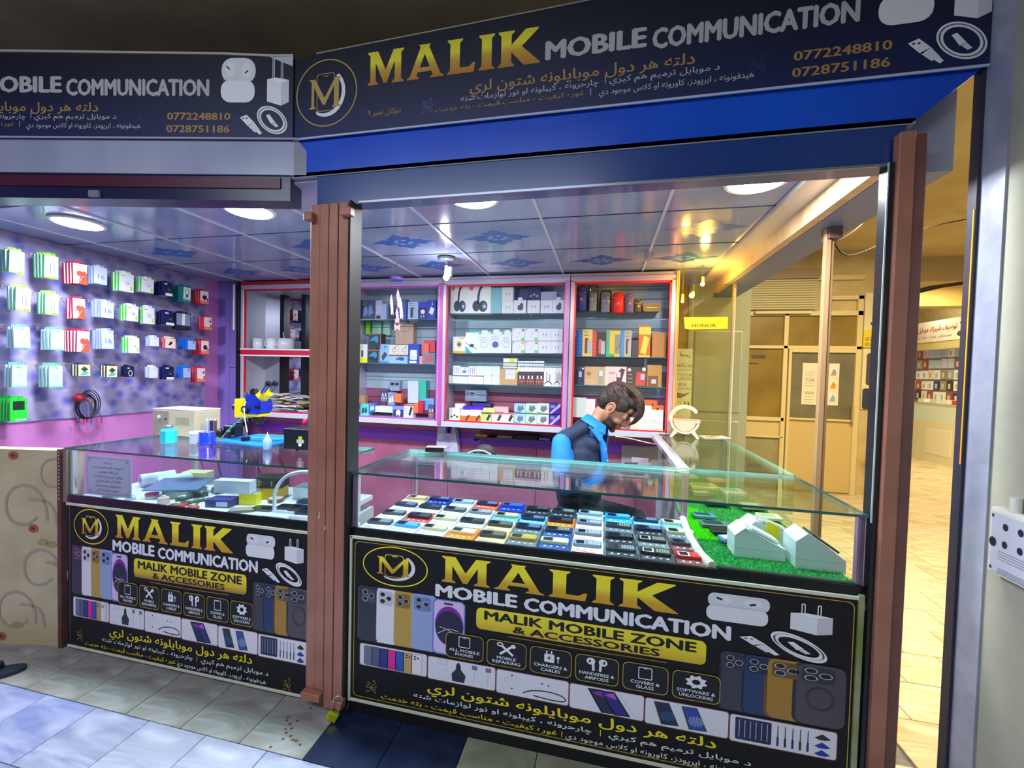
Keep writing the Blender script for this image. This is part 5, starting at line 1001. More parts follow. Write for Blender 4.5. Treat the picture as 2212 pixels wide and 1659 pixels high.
    if k == 'clearblack': P([(.05, .25), (.95, .25), (.95, .95), (.05, .95)], '8088b0'); P([(.38, .25), (.58, .25), (.62, .95), (.42, .95)], 'e8e0d8', .0003); P([(.05, .0), (.95, .0), (.95, .25), (.05, .25)], '0c1024', .0004)
    if k in ('smallwhite',): P([(.02, .02), (.98, .02), (.98, .98), (.02, .98)], 'd8d8f4'); P([(.2, .78), (.8, .78), (.8, .82), (.2, .82)], 'a0a8d0', .0002)
    if k == 'smallred': P([(.03, .03), (.97, .03), (.97, .97), (.03, .97)], 'f0d8d0'); P([(.3, .35), (.5, .3), (.72, .6), (.5, .72)], '201c24', .0003)
    if k == 'bluewhite': P([(.15, .02), (.98, .02), (.98, .9), (.15, .9)], 'a8bcec'); P([(.7, .6), (.8, .6), (.8, .85), (.7, .85)], '3c50a0', .0002); b.poly(ring(ell(.5 * W, .4 * H, .014, .016, 12), .001), C('7890d0'), lambda u, v, w: (u, -.0014, v))
    if k == 'watchbox': P([(0, 0), (1, 0), (1, 1), (0, 1)], 'e8dc90'); P([(.1, .05), (.7, .1), (.95, .3), (.5, .45)], '48a8e8', .0002); P([(.2, .6), (.5, .85), (.85, .6), (.5, .35)], '28404c', .0004)
    if k == 'navyloop': b.poly(ring(ell(.6 * W, .35 * H, .014, .026, 14), .004), C('f0f0f8'), lambda u, v, w: (u, -.0012, v)); P([(.3, .8), (.55, .8), (.55, .9), (.3, .9)], 'c8cce8')
    if k == 'greenpower': P([(.15, .5), (.85, .5), (.85, .9), (.15, .9)], '10281c'); P([(.3, .04), (.95, .04), (.95, .1), (.3, .1)], 'b0f0c8')
    return b, W, H, T
NM = {'greenear': ('earphone_pack', 'green edged white earphone pack'), 'redear': ('earphone_pack', 'red and white earphone pack'), 'sixteen': ('cable_pack', 'lilac pack printed 16'), 'greenbox': ('charger_pack', 'white pack with green sides'), 'navy': ('charger_pack', 'navy pack with a white foot'), 'teal60': ('charger_pack', 'teal charger pack printed 60w'), 'redwhite': ('charger_pack', 'red pack picturing a black adapter'), 'redwhite2': ('charger_pack', 'red pack with a white cable ring'), 'clearblack': ('clear_pack', 'clear and black pack with a white stick'), 'tealcable': ('cable_pack', 'pale teal cable pack with a green tab'), 'smallwhite': ('accessory_pack', 'small white pack'), 'smallred': ('accessory_pack', 'small cream and red pack'), 'bluewhite': ('cable_pack', 'blue sided pale pack'), 'watchbox': ('watch_pack', 'yellow pack picturing a dark watch'), 'navyloop': ('cable_pack', 'navy pack with a white loop'), 'greenpower': ('charger_pack', 'bright green pack with a dark window')}
ORD = ['top', 'second', 'third', 'fourth', 'bottom']; ORC = ['first', 'second', 'third', 'fourth', 'fifth', 'sixth', 'seventh', 'eighth', 'ninth']
PM = {}
for k, r, c, n, y0, y1, z0, z1 in WP:
    if k not in PM:
        b, W, H, T = pack_mesh(k); ob = b.build(NM[k][0]); PM[k] = (ob, W, H, T, False)
    ob0, W, H, T, used = PM[k]
    w_, h_ = y1 - y0, z1 - z0; sw, sh = w_ / W, h_ / (H + .014); sw = max(sw, 1.0)
    hk = MB(); yc = (y0 + y1) / 2; zt = z1 - .006
    hk.cyl((-3.594, yc, zt), (-3.40, yc, zt), .0018, C('b0b4c8', .3, .7), 6); hk.box(-3.596, -3.59, yc - .006, yc + .006, zt - .012, zt + .012, C('c8b8a0', .5)); hk.tube([(-3.40, yc, zt), (-3.39, yc, zt + .008)], .0018, C('b0b4c8', .3, .7), 6)
    t = hk.build('display_hook', None, (-3.594, yc, zt)); tag(t, 'thin metal hook, %s row, %s from the left, on the wallpaper wall' % (ORD[r - 1], ORC[c - 1]), 'hook', 'display hooks on the wallpaper wall')
    for i in range(n):
        if not used: o = ob0; used = True; PM[k] = (ob0, W, H, T, True)
        else: o = dup(ob0)
        fan = (n - 1 - i) * .010
        o.rotation_euler = (0, random.uniform(-.03, .03) , pi / 2 + random.uniform(-.05, .05)); o.scale = (sw, 1.0, sh)
        o.location = (-3.42 - .026 * i, y0 - .0 - fan * .25 * 0, z0 + random.uniform(-.002, .002))
        tag(o, '%s, %s row, %s hook, %s' % (NM[k][1], ORD[r - 1], ORC[c - 1], ('frontmost', 'second in', 'third in', 'fourth in', 'rearmost of five')[i]), 'pack', '%ss hanging on the wallpaper wall' % NM[k][0].replace('_', ' '))
# cable bundle
t = thing('cable_bundle', 'coiled black and red test leads hanging from the wallpaper edge', 'cable', (-3.56, .66, 1.14))
b = MB()
for i in range(7):
    r = .062 + .003 * i; cx = .02 * (i % 3); b.tube([(.02 + .006 * i * .6, .8 * r * cos(a) + .01 * cos(i), -.01 + 1.25 * r * sin(a) + .004 * i) for a in [2 * pi * k / 22 for k in range(23)]], .003, C('0c0c18' if i % 3 else '16162a', .4), 6)
b.build('black_cable', t)
b = MB(); b.ball((.03, -.045, .062), (.03, .028, .03), C('b01030', .5)); b.tube(bez((.03, -.03, .06), (.05, 0, .07), (.05, .04, .05), (.04, .01, .0)), .003, C('a01030', .5), 6); b.build('red_cable', t)
for i, (y, z, c) in enumerate(((-.06, -.12, 'd82050'), (-.04, -.125, '2a70c8'), (-.015, -.11, 'd82050'), (.005, -.1, 'e03060'), (.03, -.12, '2a70c8'), (.09, -.125, 'e02050'))):
    b = MB(); b.tube([(.02, y * .8, -.05), (.025, y * 1.05, -.09), (.025, y, z + .01)], .0018, C('20204a', .4), 6); b.cyl((.025, y, z + .012), (.025, y, z - .012), .005, C(c, .4), 8); b.build('plug_tip', t)
# ---------------------------------------------------------------- keypad phones laid out in the right counter
def keyphone(body, scr, keys):
    t = thing('keypad_phone', 'x', 'phone'); b = MB(); b.prism(rrect(-.054, -.0225, .054, .0225, .009, 3), 0, .011, C(body, .35, coat=.3), lambda u, v, w: (u, v, w)); b.build('phone_body', t, bevel=.002)
    b = MB(); f = lambda u, v, w: (u, v, .0113 + w); b.poly(rrect(-.046, -.018, -.006, .018, .003, 3), C(scr, .12), f); b.poly(rrect(-.042, -.015, -.012, .015, .002, 2), C('141a2c' if scr != '141a2c' else '3a4458', .1), f, .0003); b.build('phone_screen', t)
    b = MB()
    for i in range(5):
        for j in range(3): b.box(.003 + .0095 * i, .010 + .0095 * i, -.016 + .0115 * j, -.008 + .0115 * j, .0105, .0122, C(keys, .4))
    b.build('keypad', t); return t
def retailbox(c, c2, h=.018):
    b = MB(); b.box(-.058, .058, -.060, .060, 0, h, C(c, .45), {'-y': C(c2, .45)}); f = lambda u, v, w: (u, v, h + .0005 + w)
    b.poly([(-.05, -.056), (.03, -.056), (.03, -.051), (-.05, -.051)], C(c2, .5), f); b.poly([(-.05, -.046), (-.01, -.046), (-.01, -.041), (-.05, -.041)], C('8890a8', .5), f)
    for i in range(4): b.poly(rrect(-.04 + .024 * i, -.037, -.03 + .024 * i, -.030, .002, 2), C('e8e8f0' if c not in ('e8e8f2', 'f0e8ec') else '7080b0', .5), f)
    return b.build('phone_carton')
PHV = {'black': ('14161c', '202430', '5a606c'), 'dark grey': ('3c424c', '202430', '9aa0aa'), 'grey': ('787e92', '98a0b4', 'c0c4d0'), 'navy': ('14204c', '1c2c5c', '8090c0'), 'bright blue': ('1450d0', '5a6478', '3c78f0'), 'sky blue': ('3a9ad8', '2a3448', '68b8f0'), 'beige': ('cdbf9c', '54505a', 'e0d4b4'), 'cream': ('dcd4a8', '4a4c58', 'f0e8c0'), 'gold': ('b8983c', '2c3040', 'd0b060'), 'brown': ('443c38', '302c30', '8a8078'), 'red': ('c01828', 'e4e0d8', 'f05050'), 'pale blue': ('94a8c8', '3c4868', 'c8d8f0'), 'black and cream': ('1c1e26', 'd8d4c0', '94948c')}
BXV = {'white': ('e8e8f2', 'c4c8d8', .018), 'orange and lime': ('ff7a18', 'a8f018', .016), 'tan': ('d8b894', 'b08c68', .016), 'slate grey': ('6c7480', '586070', .018), 'deep blue': ('28488c', '3c5ca0', .018), 'white and red': ('f0e8ec', 'c82840', .02), 'dark': ('343844', '20242e', .018), 'sky blue': ('6cb4dc', '4898c8', .014), 'red': ('d8404c', 'b02838', .014), 'royal blue': ('1030a8', '1c40c0', .022), 'orange red': ('f06048', 'e03040', .02), 'teal and yellow': ('18a8d8', 'e8e868', .018), 'brown red': ('7a3c40', '5a2c30', .018), 'pale grey': ('b4bcc4', '98a0a8', .02), 'pink': ('e8c8d0', 'c898a8', .018)}
GRID = [
 [('dark grey', 'white'), ('sky blue', 'white'), ('beige', 'white'), ('cream', 'orange and lime'), ('brown', 'tan'), ('gold', 'slate grey'), ('cream', 'deep blue'), ('grey', 'white and red'), ('dark grey', 'dark'), ('black and cream', 'dark'), ('red', 'brown red')],
 [('dark grey', 'white'), ('black', 'red'), ('beige', 'white'), ('black', 'white'), ('brown', 'tan'), ('navy', 'slate grey'), ('dark grey', 'deep blue'), ('grey', 'pink'), ('black', 'dark'), ('black and cream', 'slate grey'), ('dark grey', 'brown red')],
 [('navy', 'white'), ('black', 'white'), ('dark grey', 'white'), ('grey', 'white'), ('beige', 'sky blue'), ('navy', 'sky blue'), ('black', 'orange and lime'), ('grey', 'pink'), ('dark grey', 'slate grey'), ('navy', 'dark'), ('cream', 'slate grey')],
 [('beige', 'tan'), ('navy', 'royal blue'), ('pale blue', 'white'), ('navy', 'orange red'), ('bright blue', 'royal blue'), ('black', 'dark'), ('dark grey', 'dark'), ('pale blue', 'pale grey'), ('sky blue', 'teal and yellow'), ('navy', 'sky blue'), ('cream', 'sky blue')],
 [('black', 'white'), ('black', 'white'), ('pale blue', 'white'), ('navy', 'orange red'), ('bright blue', 'royal blue'), ('black', 'dark'), ('cream', 'orange and lime'), ('black', 'pale grey'), ('dark grey', 'pale grey'), ('navy', 'dark'), ('pale blue', 'slate grey')]]
PHO, BXO = {}, {}
RW = ['front', 'second', 'third', 'fourth', 'back']; CL = ['first', 'second', 'third', 'fourth', 'fifth', 'sixth', 'seventh', 'eighth', 'ninth', 'tenth', 'eleventh']
for j, row in enumerate(GRID):
    for i, (p, q) in enumerate(row):
        x = -.968 + .1262 * i; y = (.082, .212, .342, .430, .470)[j] if j < 3 else (.342 + .13 * (j - 2)) if j == 3 else None
        if j == 4: continue
        x = -.925 + .1262 * i; y = .074 + .1225 * j
        if x > .36: continue
        z = .766; h = BXV[q][2]
        if q not in BXO: o = BXO[q] = retailbox(*BXV[q]); o_first = True
        else: o = dup(BXO[q])
        a = random.uniform(-.03, .03); o.location = (x, y, z); o.rotation_euler = (0, 0, a)
        tag(o, '%s phone carton, %s row, %s from the left, under a %s phone' % (q, RW[j], CL[i], p), 'carton', 'phone cartons laid out in the right counter')
        if p not in PHO: t = PHO[p] = keyphone(*PHV[p])
        else: t = dup(PHO[p])
        t.location = (x - .002, y + .008, z + h + .0006); t.rotation_euler = (0, 0, a + random.uniform(-.04, .04))
        tag(t, '%s keypad phone, %s row, %s from the left, on a %s carton' % (p, RW[j], CL[i], q), 'phone', 'keypad phones laid out in the right counter')
# ---------------------------------------------------------------- things on and in the left counter
TOP, DK = 1.0225, .766
def one(name, label, cat, loc, rz=0): return thing(name, label, cat, loc, rz)
t = one('liquid_dispenser', 'turquoise hexagonal liquid dispenser with a steel lid on the left counter', 'bottle', (-2.29, .25, TOP)); b = MB(); b.lathe([(.036, 0), (.038, .004), (.038, .066), (.032, .076), (.015, .078)], (0, 0, 0), C('18c0d8', .35), 6, False); b.build('bottle_body', t, bevel=.002); b = MB(); b.lathe([(.016, .077), (.016, .086), (.020, .088), (.020, .096), (.012, .098)], (0, 0, 0), C('a8b0b4', .25, .8), 16); b.build('steel_lid', t)
t = one('tub', 'white round tub with a faint printed wrap beside the blue tub', 'tub', (-2.155, .30, TOP)); b = MB(); b.lathe([(.036, 0), (.037, .055)], (0, 0, 0), C('c8c8e0', .35), 20); b.build('tub_body', t); b = MB(); b.lathe([(.038, .052), (.038, .062), (.034, .063)], (0, 0, 0), C('dcdcf0', .3), 20); b.build('tub_lid', t)
t = one('tub', 'shiny royal blue round tub right of the white tub', 'tub', (-2.078, .285, TOP)); b = MB(); b.lathe([(.037, 0), (.041, .004), (.041, .012), (.037, .014), (.037, .066), (.034, .068)], (0, 0, 0), C('1030c8', .2, coat=.6), 22); b.build('tub_body', t)
o = one('soldering_mat', 'bright blue silicone soldering mat under the microscope', 'mat', (-1.93, .50, TOP)); b = MB(); b.prism([(-.19, -.13), (.17, -.19), (.22, .17), (-.15, .13)], 0, .006, C('1078d8', .45), lambda u, v, w: (u, v, w)); b.build('mat_sheet', o, bevel=.002); b = MB(); b.poly(rrect(-.10, -.10, .12, .05, .01), C('28a0f0', .45), lambda u, v, w: (u, v, .0066)); b.build('mat_tray', o)
# microscope
o = one('microscope', 'yellow and blue stereo microscope on a steel column over the blue mat', 'microscope', (-1.965, .42, TOP + .006)); ST = C('b8b0b0', .2, .9); YL = C('f4e000', .35, coat=.3); BU = C('0a2cb8', .3, coat=.4); BKK = C('14141c', .35)
MB().cyl((0, 0, 0), (0, 0, .25), .010, ST, 16).build('steel_column', o); MB().cyl((0, 0, 0), (0, 0, .018), .021, BKK, 18).build('column_foot', o); MB().cyl((0, 0, .075), (0, 0, .098), .019, BKK, 16).cyl((-.018, 0, .086), (-.05, 0, .084), .010, BKK, 10).build('clamp_collar', o)
MB().box(-.040, .030, -.030, .030, .118, .215, YL).build('focus_block', o, bevel=.006, seg=2); MB().cyl((-.040, 0, .17), (-.066, 0, .17), .017, BKK, 16).build('focus_knob', o)
MB().box(.02, .105, -.03, .05, .128, .142, YL).build('yellow_arm', o, bevel=.003); b = MB(); b.prism([(.03, .145), (.105, .145), (.125, .17), (.12, .205), (.085, .235), (.03, .235)], -.03, .035, BU); b.build('blue_head', o, bevel=.004)
for y in (-.034,): MB().cyl((.035, y + .004, .165), (.035, y - .012, .165), .018, BKK, 16).build('side_knob', o); MB().cyl((.035, y - .012, .165), (.035, y - .0135, .165), .010, C('9098a8', .3), 14).build('knob_disc', o)
MB().cyl((.105, -.034, .18), (.105, -.045, .18), .010, BKK, 14).build('side_knob', o); MB().cyl((.05, 0, .232), (.05, 0, .262), .019, BKK, 18).cyl((.05, 0, .262), (.05, 0, .268), .015, BKK, 16).build('camera_port', o)
MB().cyl((.085, 0, .215), (.13, 0, .255), .030, YL, 22, .027).build('yellow_turret', o)
for y in (-.02, .022): MB().cyl((.118, y, .25), (.150, y, .295), .0125, C('6878a0', .2, .7), 14).cyl((.148, y, .292), (.156, y, .303), .015, BKK, 14).build('eyepiece', o)
MB().cyl((.075, 0, .142), (.075, 0, .105), .026, BKK, 20, .030).cyl((.075, 0, .105), (.075, 0, .088), .026, BKK, 20, .020).build('objective', o)
b = MB(); b.tube(bez((.03, -.03, .205), (.04, -.06, .16), (.05, -.05, .10), (.10, -.09, .06)), .0022, C('e8e8f0', .4), 6); b.build('white_cable', o)
o.scale = (1.12, 1.12, 1.1)
t = one('squeeze_bottle', 'small clear blue squeeze bottle with a white nozzle in front of the mat', 'bottle', (-1.69, .28, TOP)); b = MB(); b.lathe([(.018, 0), (.020, .004), (.020, .048), (.012, .056)], (0, 0, 0), C('8cb8f0', .2), 18); b.build('bottle_body', t); b = MB(); b.lathe([(.010, .055), (.010, .064), (.0045, .068), (.001, .088)], (0, 0, 0), C('f0f4fa', .3), 14); b.build('nozzle', t)
t = one('rework_station', 'black metal hot air rework station beside the brown post', 'station', (-1.44, .37, TOP)); MB().box(-.145, .11, -.10, .09, .010, .115, C('14161e', .35)).build('station_case', t, bevel=.003); b = MB(); b.box(-.145, .11, -.1006, -.1, .08, .108, C('0c1c3c', .3)); b.box(-.055, -.035, -.103, -.1, .062, .078, C('d8c820', .4)); b.box(-.065, -.025, -.1025, -.1, .045, .062, C('c8c8c8', .4)); b.cyl((-.045, -.1, .036), (-.045, -.106, .036), .008, C('e8e8e8', .3), 12); b.cyl((.03, -.1, .04), (.03, -.106, .04), .010, C('50586c', .3), 14); b.build('front_panel', t)
for x in (-.08, .08): MB().cyl((x, -.08, 0), (x, -.08, .011), .008, C('101014', .5), 10).build('rubber_foot', t)
b = MB(); b.tube([(-.115, .05, .110), (-.104, .05, .19), (-.094, .05, .27)], .013, C('4c5c80', .25, .4), 12, [1, .9, .55]); b.cyl((-.094, .05, .262), (-.091, .05, .29), .009, C('30343c', .3, .6), 12); b.build('hot_air_gun', t)
for x in (-.138, -.085): MB().ball((x, .05, .13), (.017, .014, .02), C('e81848', .35)).build('red_grip', t)
t = one('power_supply', 'cream metal power supply box behind the turquoise bottle', 'station', (-2.50, .56, TOP)); MB().box(-.14, .17, -.13, .04, 0, .155, C('b4ac94', .4)).build('case', t, bevel=.006, seg=2); b = MB(); b.box(-.14, .17, -.13, .04, .155, .160, C('c4d0e4', .3)); b.build('case_lid', t); b = MB(); b.box(-.138, -.02, -.1312, -.13, .01, .148, C('8c8478', .4)); b.cyl((-.09, -.131, .11), (-.09, -.137, .11), .010, C('b8c8d8', .3), 14); b.cyl((-.04, -.131, .10), (-.04, -.137, .10), .005, BKK, 10); b.build('front_plate', t)
b = MB(); [b.box(.03, .13, -.1308, -.13, .07 + .01 * i, .073 + .01 * i, C('908a74', .5)) for i in range(5)]; b.build('vent_slot', t)
for i, (x, y, c) in enumerate(((-2.285, .47, 'a4b0e8'), (-2.262, .475, '1c2458'), (-2.24, .48, '6a4048'))):
    b = MB(); b.cyl((0, 0, 0), (0, 0, .012), .009, C('d03050' if i == 0 else c, .4), 12); b.cyl((0, 0, .012), (0, 0, .10), .0085, C(c, .35), 12); b.cyl((0, 0, .10), (0, 0, .108), .005, C('e8f0f0', .3), 10); tag(b.build('marker_tube', None), ('pale blue marker tube with a red foot', 'dark blue marker tube in the middle', 'brown marker tube on the right')[i] + ' behind the white tub', 'tube'); bpy.context.scene.collection.objects[-1].location = (x, y, TOP) if False else (0, 0, 0)
    COL.objects[-1]; ob = [q for q in COL.objects if q.name.startswith('marker_tube')][-1]; ob.location = (x, y, TOP)
t = one('soldering_stand', 'black soldering iron stand with a coiled holder left of the microscope', 'stand', (-2.135, .49, TOP)); MB().box(-.05, .03, -.01, .06, 0, .075, BKK).build('stand_block', t, bevel=.006); b = MB(); [b.tube([(.02 + .004 * k, -.03 + .022 * cos(a), .03 + .022 * sin(a)) for a in [2 * pi * q / 14 for q in range(15)]], .0035, BKK, 6) for k in range(5)]; b.build('coil_holder', t); b = MB(); b.tube([(.0, -.03, .04), (.04, -.02, .08), (.085, 0, .125)], .006, C('18a090', .4), 8, [1, .9, .7]); b.cyl((-.03, -.03, .01), (0, -.03, .04), .004, C('c8d0d8', .2, .8), 8); b.build('iron_handle', t); MB().ball((-.05, -.03, .03), (.022, .02, .028), BKK).build('sponge_pot', t)
# inside the left counter
o = one('notice', 'white paper notice with a black scroll border behind the front glass', 'notice', (-2.368, .02, .79)); b = MB(); b.box(-.15, .145, .0, .001, 0, .195, C('c8cee4', .6)); b.build('paper_sheet', o); b = MB(); nm = lambda u, v, w: (u, -.0008 - w, v); KI = C('1c2036', .5); b.poly(ring(rrect(-.136, .010, .131, .186, .002, 2), .0012), KI, nm)
for x, z, f in ((-.128, .175, 1), (.123, .175, -1), (-.128, .02, 1), (.123, .02, -1)): ornament(b, x + .008 * f, z, .011, KI, nm, .0003, f)
NL = ['\u0648 \u062f\u0633\u062a\u06af\u0627\u0647', '1 \u062f \u0645\u0648\u0628\u0627\u064a\u0644 \u062f \u06a9\u0644\u0627\u0633 \u0645\u0639\u0644\u0648\u0645\u0648 \u067e\u0647 \u0648\u062e\u062a', '\u06a9\u064a (15%) \u062e\u0637\u0631 \u0644\u0631\u064a', '\u0645\u0648\u0628\u0627\u064a\u0644 \u062f \u0622\u064a \u0633\u064a \u067e\u0647 \u062f\u0648\u0631\u0627\u0646 \u06a9\u064a', '(15%) \u0633\u067e\u062a \u06a9\u0645\u0648 \u062e\u0637\u0631 \u0644\u0631\u064a', '\u062f \u062e\u067e\u0644 \u0645\u0648\u0628\u0627\u064a\u0644 \u0648\u0633\u0648\u0627\u0633 \u067e\u0631 \u0645\u0648\u0631 \u06a9\u064a', '\u062f \u0627\u0648\u0631\u0648\u0633\u062a\u0647 \u0634\u06a9\u0627\u064a\u062a \u0646\u0647 \u0644\u0631\u064a']
for i, (s_, wd) in enumerate(zip(NL, (.05, .20, .12, .185, .155, .165, .145))): b.text(s_, -.002 + wd / 2, .160 - .0225 * i, .009, KI, nm, .0003, wd, .02, 'R', True)
b.build('printed_text', o)
for i, (x, y) in enumerate(((-2.455, .31), (-2.325, .30))):
    t = one('paper_roll', 'white paper roll, %s of the pair behind the notice' % ('left' if i == 0 else 'right'), 'roll', (x, y, DK + .036)); b = MB(); a = Vector((-.025, -.065, 0)); c_ = Vector((.035, .075, .0)); b.cyl(tuple(a), tuple(c_), .034, C('ccd8ea', .7), 24); b.build('paper', t); b = MB(); d = (a - c_).normalized() * .001; b.cyl(tuple(a), tuple(a + d), .015, C('6878a0', .6), 16); b.build('core', t)
def bx(name, label, cat, x, y, z, w_, d_, h, col, rz=0, rx=0, cols=None, bev=.0015, par=None):
    b = MB(); b.box(-w_ / 2, w_ / 2, -d_ / 2, d_ / 2, 0, h, C(col, .4), cols); o = b.build(name, bevel=bev); o.location = (x, y, z); o.rotation_euler = (rx, 0, rz); tag(o, label, cat); return o
bx('parts_box', 'translucent grey box under the tilted tablet', 'box', -2.12, .20, DK, .15, .12, .038, '98a8ac')
o = bx('tablet', 'slate blue tablet lying tilted over the grey box', 'tablet', -2.15, .20, DK + .052, .26, .17, .008, '5c6c98', .35, .12, bev=.003)
o = bx('accessory_box', 'cream box behind the paper rolls', 'box', -2.27, .40, DK, .14, .07, .07, 'd8cca0', .2)
bx('accessory_box', 'mustard yellow box at the left end of the left counter', 'box', -2.54, .12, .855, .09, .08, .06, 'a89c48', .1)
bx('parts_tray', 'dark blue tray stack under the mustard yellow box', 'tray', -2.53, .13, DK, .11, .12, .088, '38508c', -.1)
bx('parts_tray', 'pale blue cloth pouch at the left end by the front glass', 'pouch', -2.50, .055, DK, .11, .05, .014, 'a8cce8', .1, bev=.006)
t = one('solder_paste_tub', 'small clear tub with a red band under the tablet edge', 'tub', (-2.225, .115, DK)); b = MB(); b.lathe([(.026, 0), (.028, .018)], (0, 0, 0), C('a8b8b4', .3), 18); b.build('tub_body', t); b = MB(); b.lathe([(.0285, .014), (.029, .026), (.02, .028)], (0, 0, 0), C('b02848', .35), 18); b.build('tub_lid', t)
rq = random.Random(11)
for i, (x, y, c, nm) in enumerate(((-2.03, .12, '1c4c48', 'dark green circuit board holder'), (-2.02, .20, '24343c', 'black clamp block'), (-1.96, .10, '2a5a50', 'green circuit board'), (-2.08, .06, 'e0b8b8', 'pink scrap of foam'), (-1.985, .055, 'c03848', 'small red connector'), (-1.94, .16, '40505c', 'grey metal clamp'), (-2.0, .28, '1c2428', 'dark tool tray'), (-1.90, .06, 'c83c40', 'tiny red cap'), (-2.30, .07, 'b8c8d0', 'clear glass strip'), (-2.40, .05, '8098b0', 'blue grey plastic lid'), (-1.93, .35, '303c40', 'black case at the back'))):
    h = rq.uniform(.008, .04); w_ = rq.uniform(.03, .08); t = one('repair_part', nm + ' among the repair clutter in the left counter', 'tool', (x, y, DK), rq.uniform(-.6, .6)); MB().box(-w_ / 2, w_ / 2, -.02, .02, 0, h, C(c, .35)).build('part_body', t, bevel=.002); b = MB(); b.cyl((0, 0, h), (0, 0, h + .008), .009, C('e4ecec', .3), 12); b.box(-w_ * .4, -w_ * .15, -.012, .012, h, h + .004, C('a8b0b0', .3)); b.build('part_top', t)
bx('purple_carton', 'dark purple carton lying under the white box', 'carton', -1.80, .125, DK, .12, .075, .036, '2c2878', .18, 0, {'+z': C('34308c', .4)})
b = MB(); b.box(-.005, .05, -.0385, -.0378, .006, .028, C('c0c0e0', .5)); ob = b.build('sticker', bpy.data.objects['purple_carton'])
bx('yellow_carton', 'bright yellow carton with a faint print beside the purple one', 'carton', -1.70, .185, DK, .085, .045, .052, 'f4e400', .2, 0, {'+z': C('b8a088', .5)}); b = MB(); b.text('Talk me', -.02, .022, .010, C('b8a000', .5), lambda u, v, w: (u, -.0232, v), 0, .03); b.build('faint_print', bpy.data.objects['yellow_carton'])
bx('white_box', 'long white box lying across the purple and yellow cartons', 'box', -1.775, .17, DK + .054, .185, .05, .062, 'd8e2f4', .15, 0, {'+y': C('d8e2f4')})
bx('yellow_carton', 'second yellow carton, under the black and gold box', 'carton', -1.665, .30, DK, .11, .08, .058, 'd8ac10', .3)
bx('black_box', 'black box with gold marks standing on the second yellow carton', 'box', -1.675, .30, DK + .06, .13, .09, .055, '20242c', .25); b = MB(); b.poly([(-.05, .01), (-.03, .015), (-.045, .025), (-.028, .03), (-.05, .045)], C('a08c60', .4), lambda u, v, w: (u, -.0458, v)); b.poly(rrect(.015, .008, .023, .036, .004, 3), C('a8a080', .4), lambda u, v, w: (u, -.0458, v)); b.build('gold_mark', bpy.data.objects['black_box'])
t = one('tape_reel', 'brown tape reel lying flat beside the yellow cartons', 'tape', (-1.605, .245, DK)); b = MB(); b.lathe([(.036, 0), (.037, .018)], (0, 0, 0), C('6c3c34', .4), 24); b.build('tape', t); b = MB(); b.lathe([(.033, .017), (.034, .0195)], (0, 0, 0), C('c4b0b8', .4), 24); b.build('reel_side', t)
for x, y, rz, c, lab in ((-1.645, .085, .5, '6c6460', 'scratched grey smartphone lying tilted in front of the yellow carton'), (-1.565, .13, .1, '3c4048', 'dark smartphone lying flat in front of the tape reel'), (-1.43, .135, .15, '14284c', 'dark blue smartphone near the white arch'), (-1.36, .14, .1, '2c3860', 'blue cased smartphone under the arch'), (-1.40, .235, .05, '10303c', 'teal black smartphone behind the arch'), (-1.30, .10, .1, '2a3050', 'dark phone beside the brown post in the left counter'), (-1.30, .22, -.1, '303848', 'grey phone beside the post, further back')):
    t = one('smartphone', lab, 'phone', (x, y, DK + (.018 if x > -1.5 else 0)), rz); b = MB(); b.prism(rrect(-.055, -.03, .055, .03, .008, 3), 0, .010, C(c, .3, coat=.4), lambda u, v, w: (u, v, w)); b.build('phone_body', t, bevel=.002); b = MB(); b.poly(rrect(-.051, -.026, .051, .026, .006, 3), C('10141c' if c != '6c6460' else 'a09890', .1), lambda u, v, w: (u, v, .0105)); b.build('phone_screen', t)
    if x > -1.5: bx('phone_carton', 'flat pale carton under the %s' % lab.replace(' near the white arch', '').replace('smartphone', 'handset'), 'carton', x, y, DK, .12, .085, .017, rq.choice(['d8dcf0', 'c8d4f0', '2c80e0', 'e4e4f0']), rz)
t = one('open_box', 'open white phone box behind the arch in the left counter', 'box', (-1.50, .36, DK), .1); WB = C('dce2ea', .5)
b = MB(); b.box(-.06, .06, -.05, .05, 0, .003, WB); b.box(-.06, -.057, -.05, .05, 0, .06, WB); b.box(.057, .06, -.05, .05, 0, .06, WB); b.box(-.06, .06, -.05, -.047, 0, .06, WB); b.box(-.06, .06, .047, .05, 0, .06, WB); b.build('box_tray', t); b = MB(); b.box(-.055, .055, -.045, .045, .04, .042, C('8ca0d0', .3)); b.build('box_insert', t)
bx('white_carton', 'grey topped white carton beside the open box', 'carton', -1.36, .38, DK, .13, .09, .07, 'c4ccd0', -.1, 0, {'+z': C('8c9898', .4)})
bx('white_carton', 'flat white carton at the foot of the arch', 'carton', -1.42, .05, DK, .12, .05, .016, 'd0d8e8', 0)
t = one('lamp_arch', 'white arched phone stand reaching up inside the left counter', 'stand', (-1.46, .075, DK)); b = MB(); b.tube([(0, 0, 0), (0, 0, .10)] + bez((0, 0, .10), (.01, .02, .18), (.07, .03, .205), (.16, .04, .205)) , .008, C('e4e4f4', .35), 10); b.build('arch_tube', t)
# wires under the left counter's back edge
for i, (x0, x1, c) in enumerate(((-2.5, -2.47, 'b02a60'), (-2.38, -2.36, '181828'), (-2.12, -2.05, '181828'), (-2.06, -2.12, '181828'), (-1.95, -1.88, '181828'))):
    b = MB(); yy = .012 * i; b.tube(bez((x0, .56 + yy, .99), (x0, .58 + yy, .9), (x1, .62 + yy, .85), (x1, .66 + yy, .5)), .003, C(c, .4), 6); tag(b.build('wire', None), '%s wire, %s from the left, hanging behind the left counter' % ('red' if c[0] == 'b' else 'black', ORC[i]), 'wire')
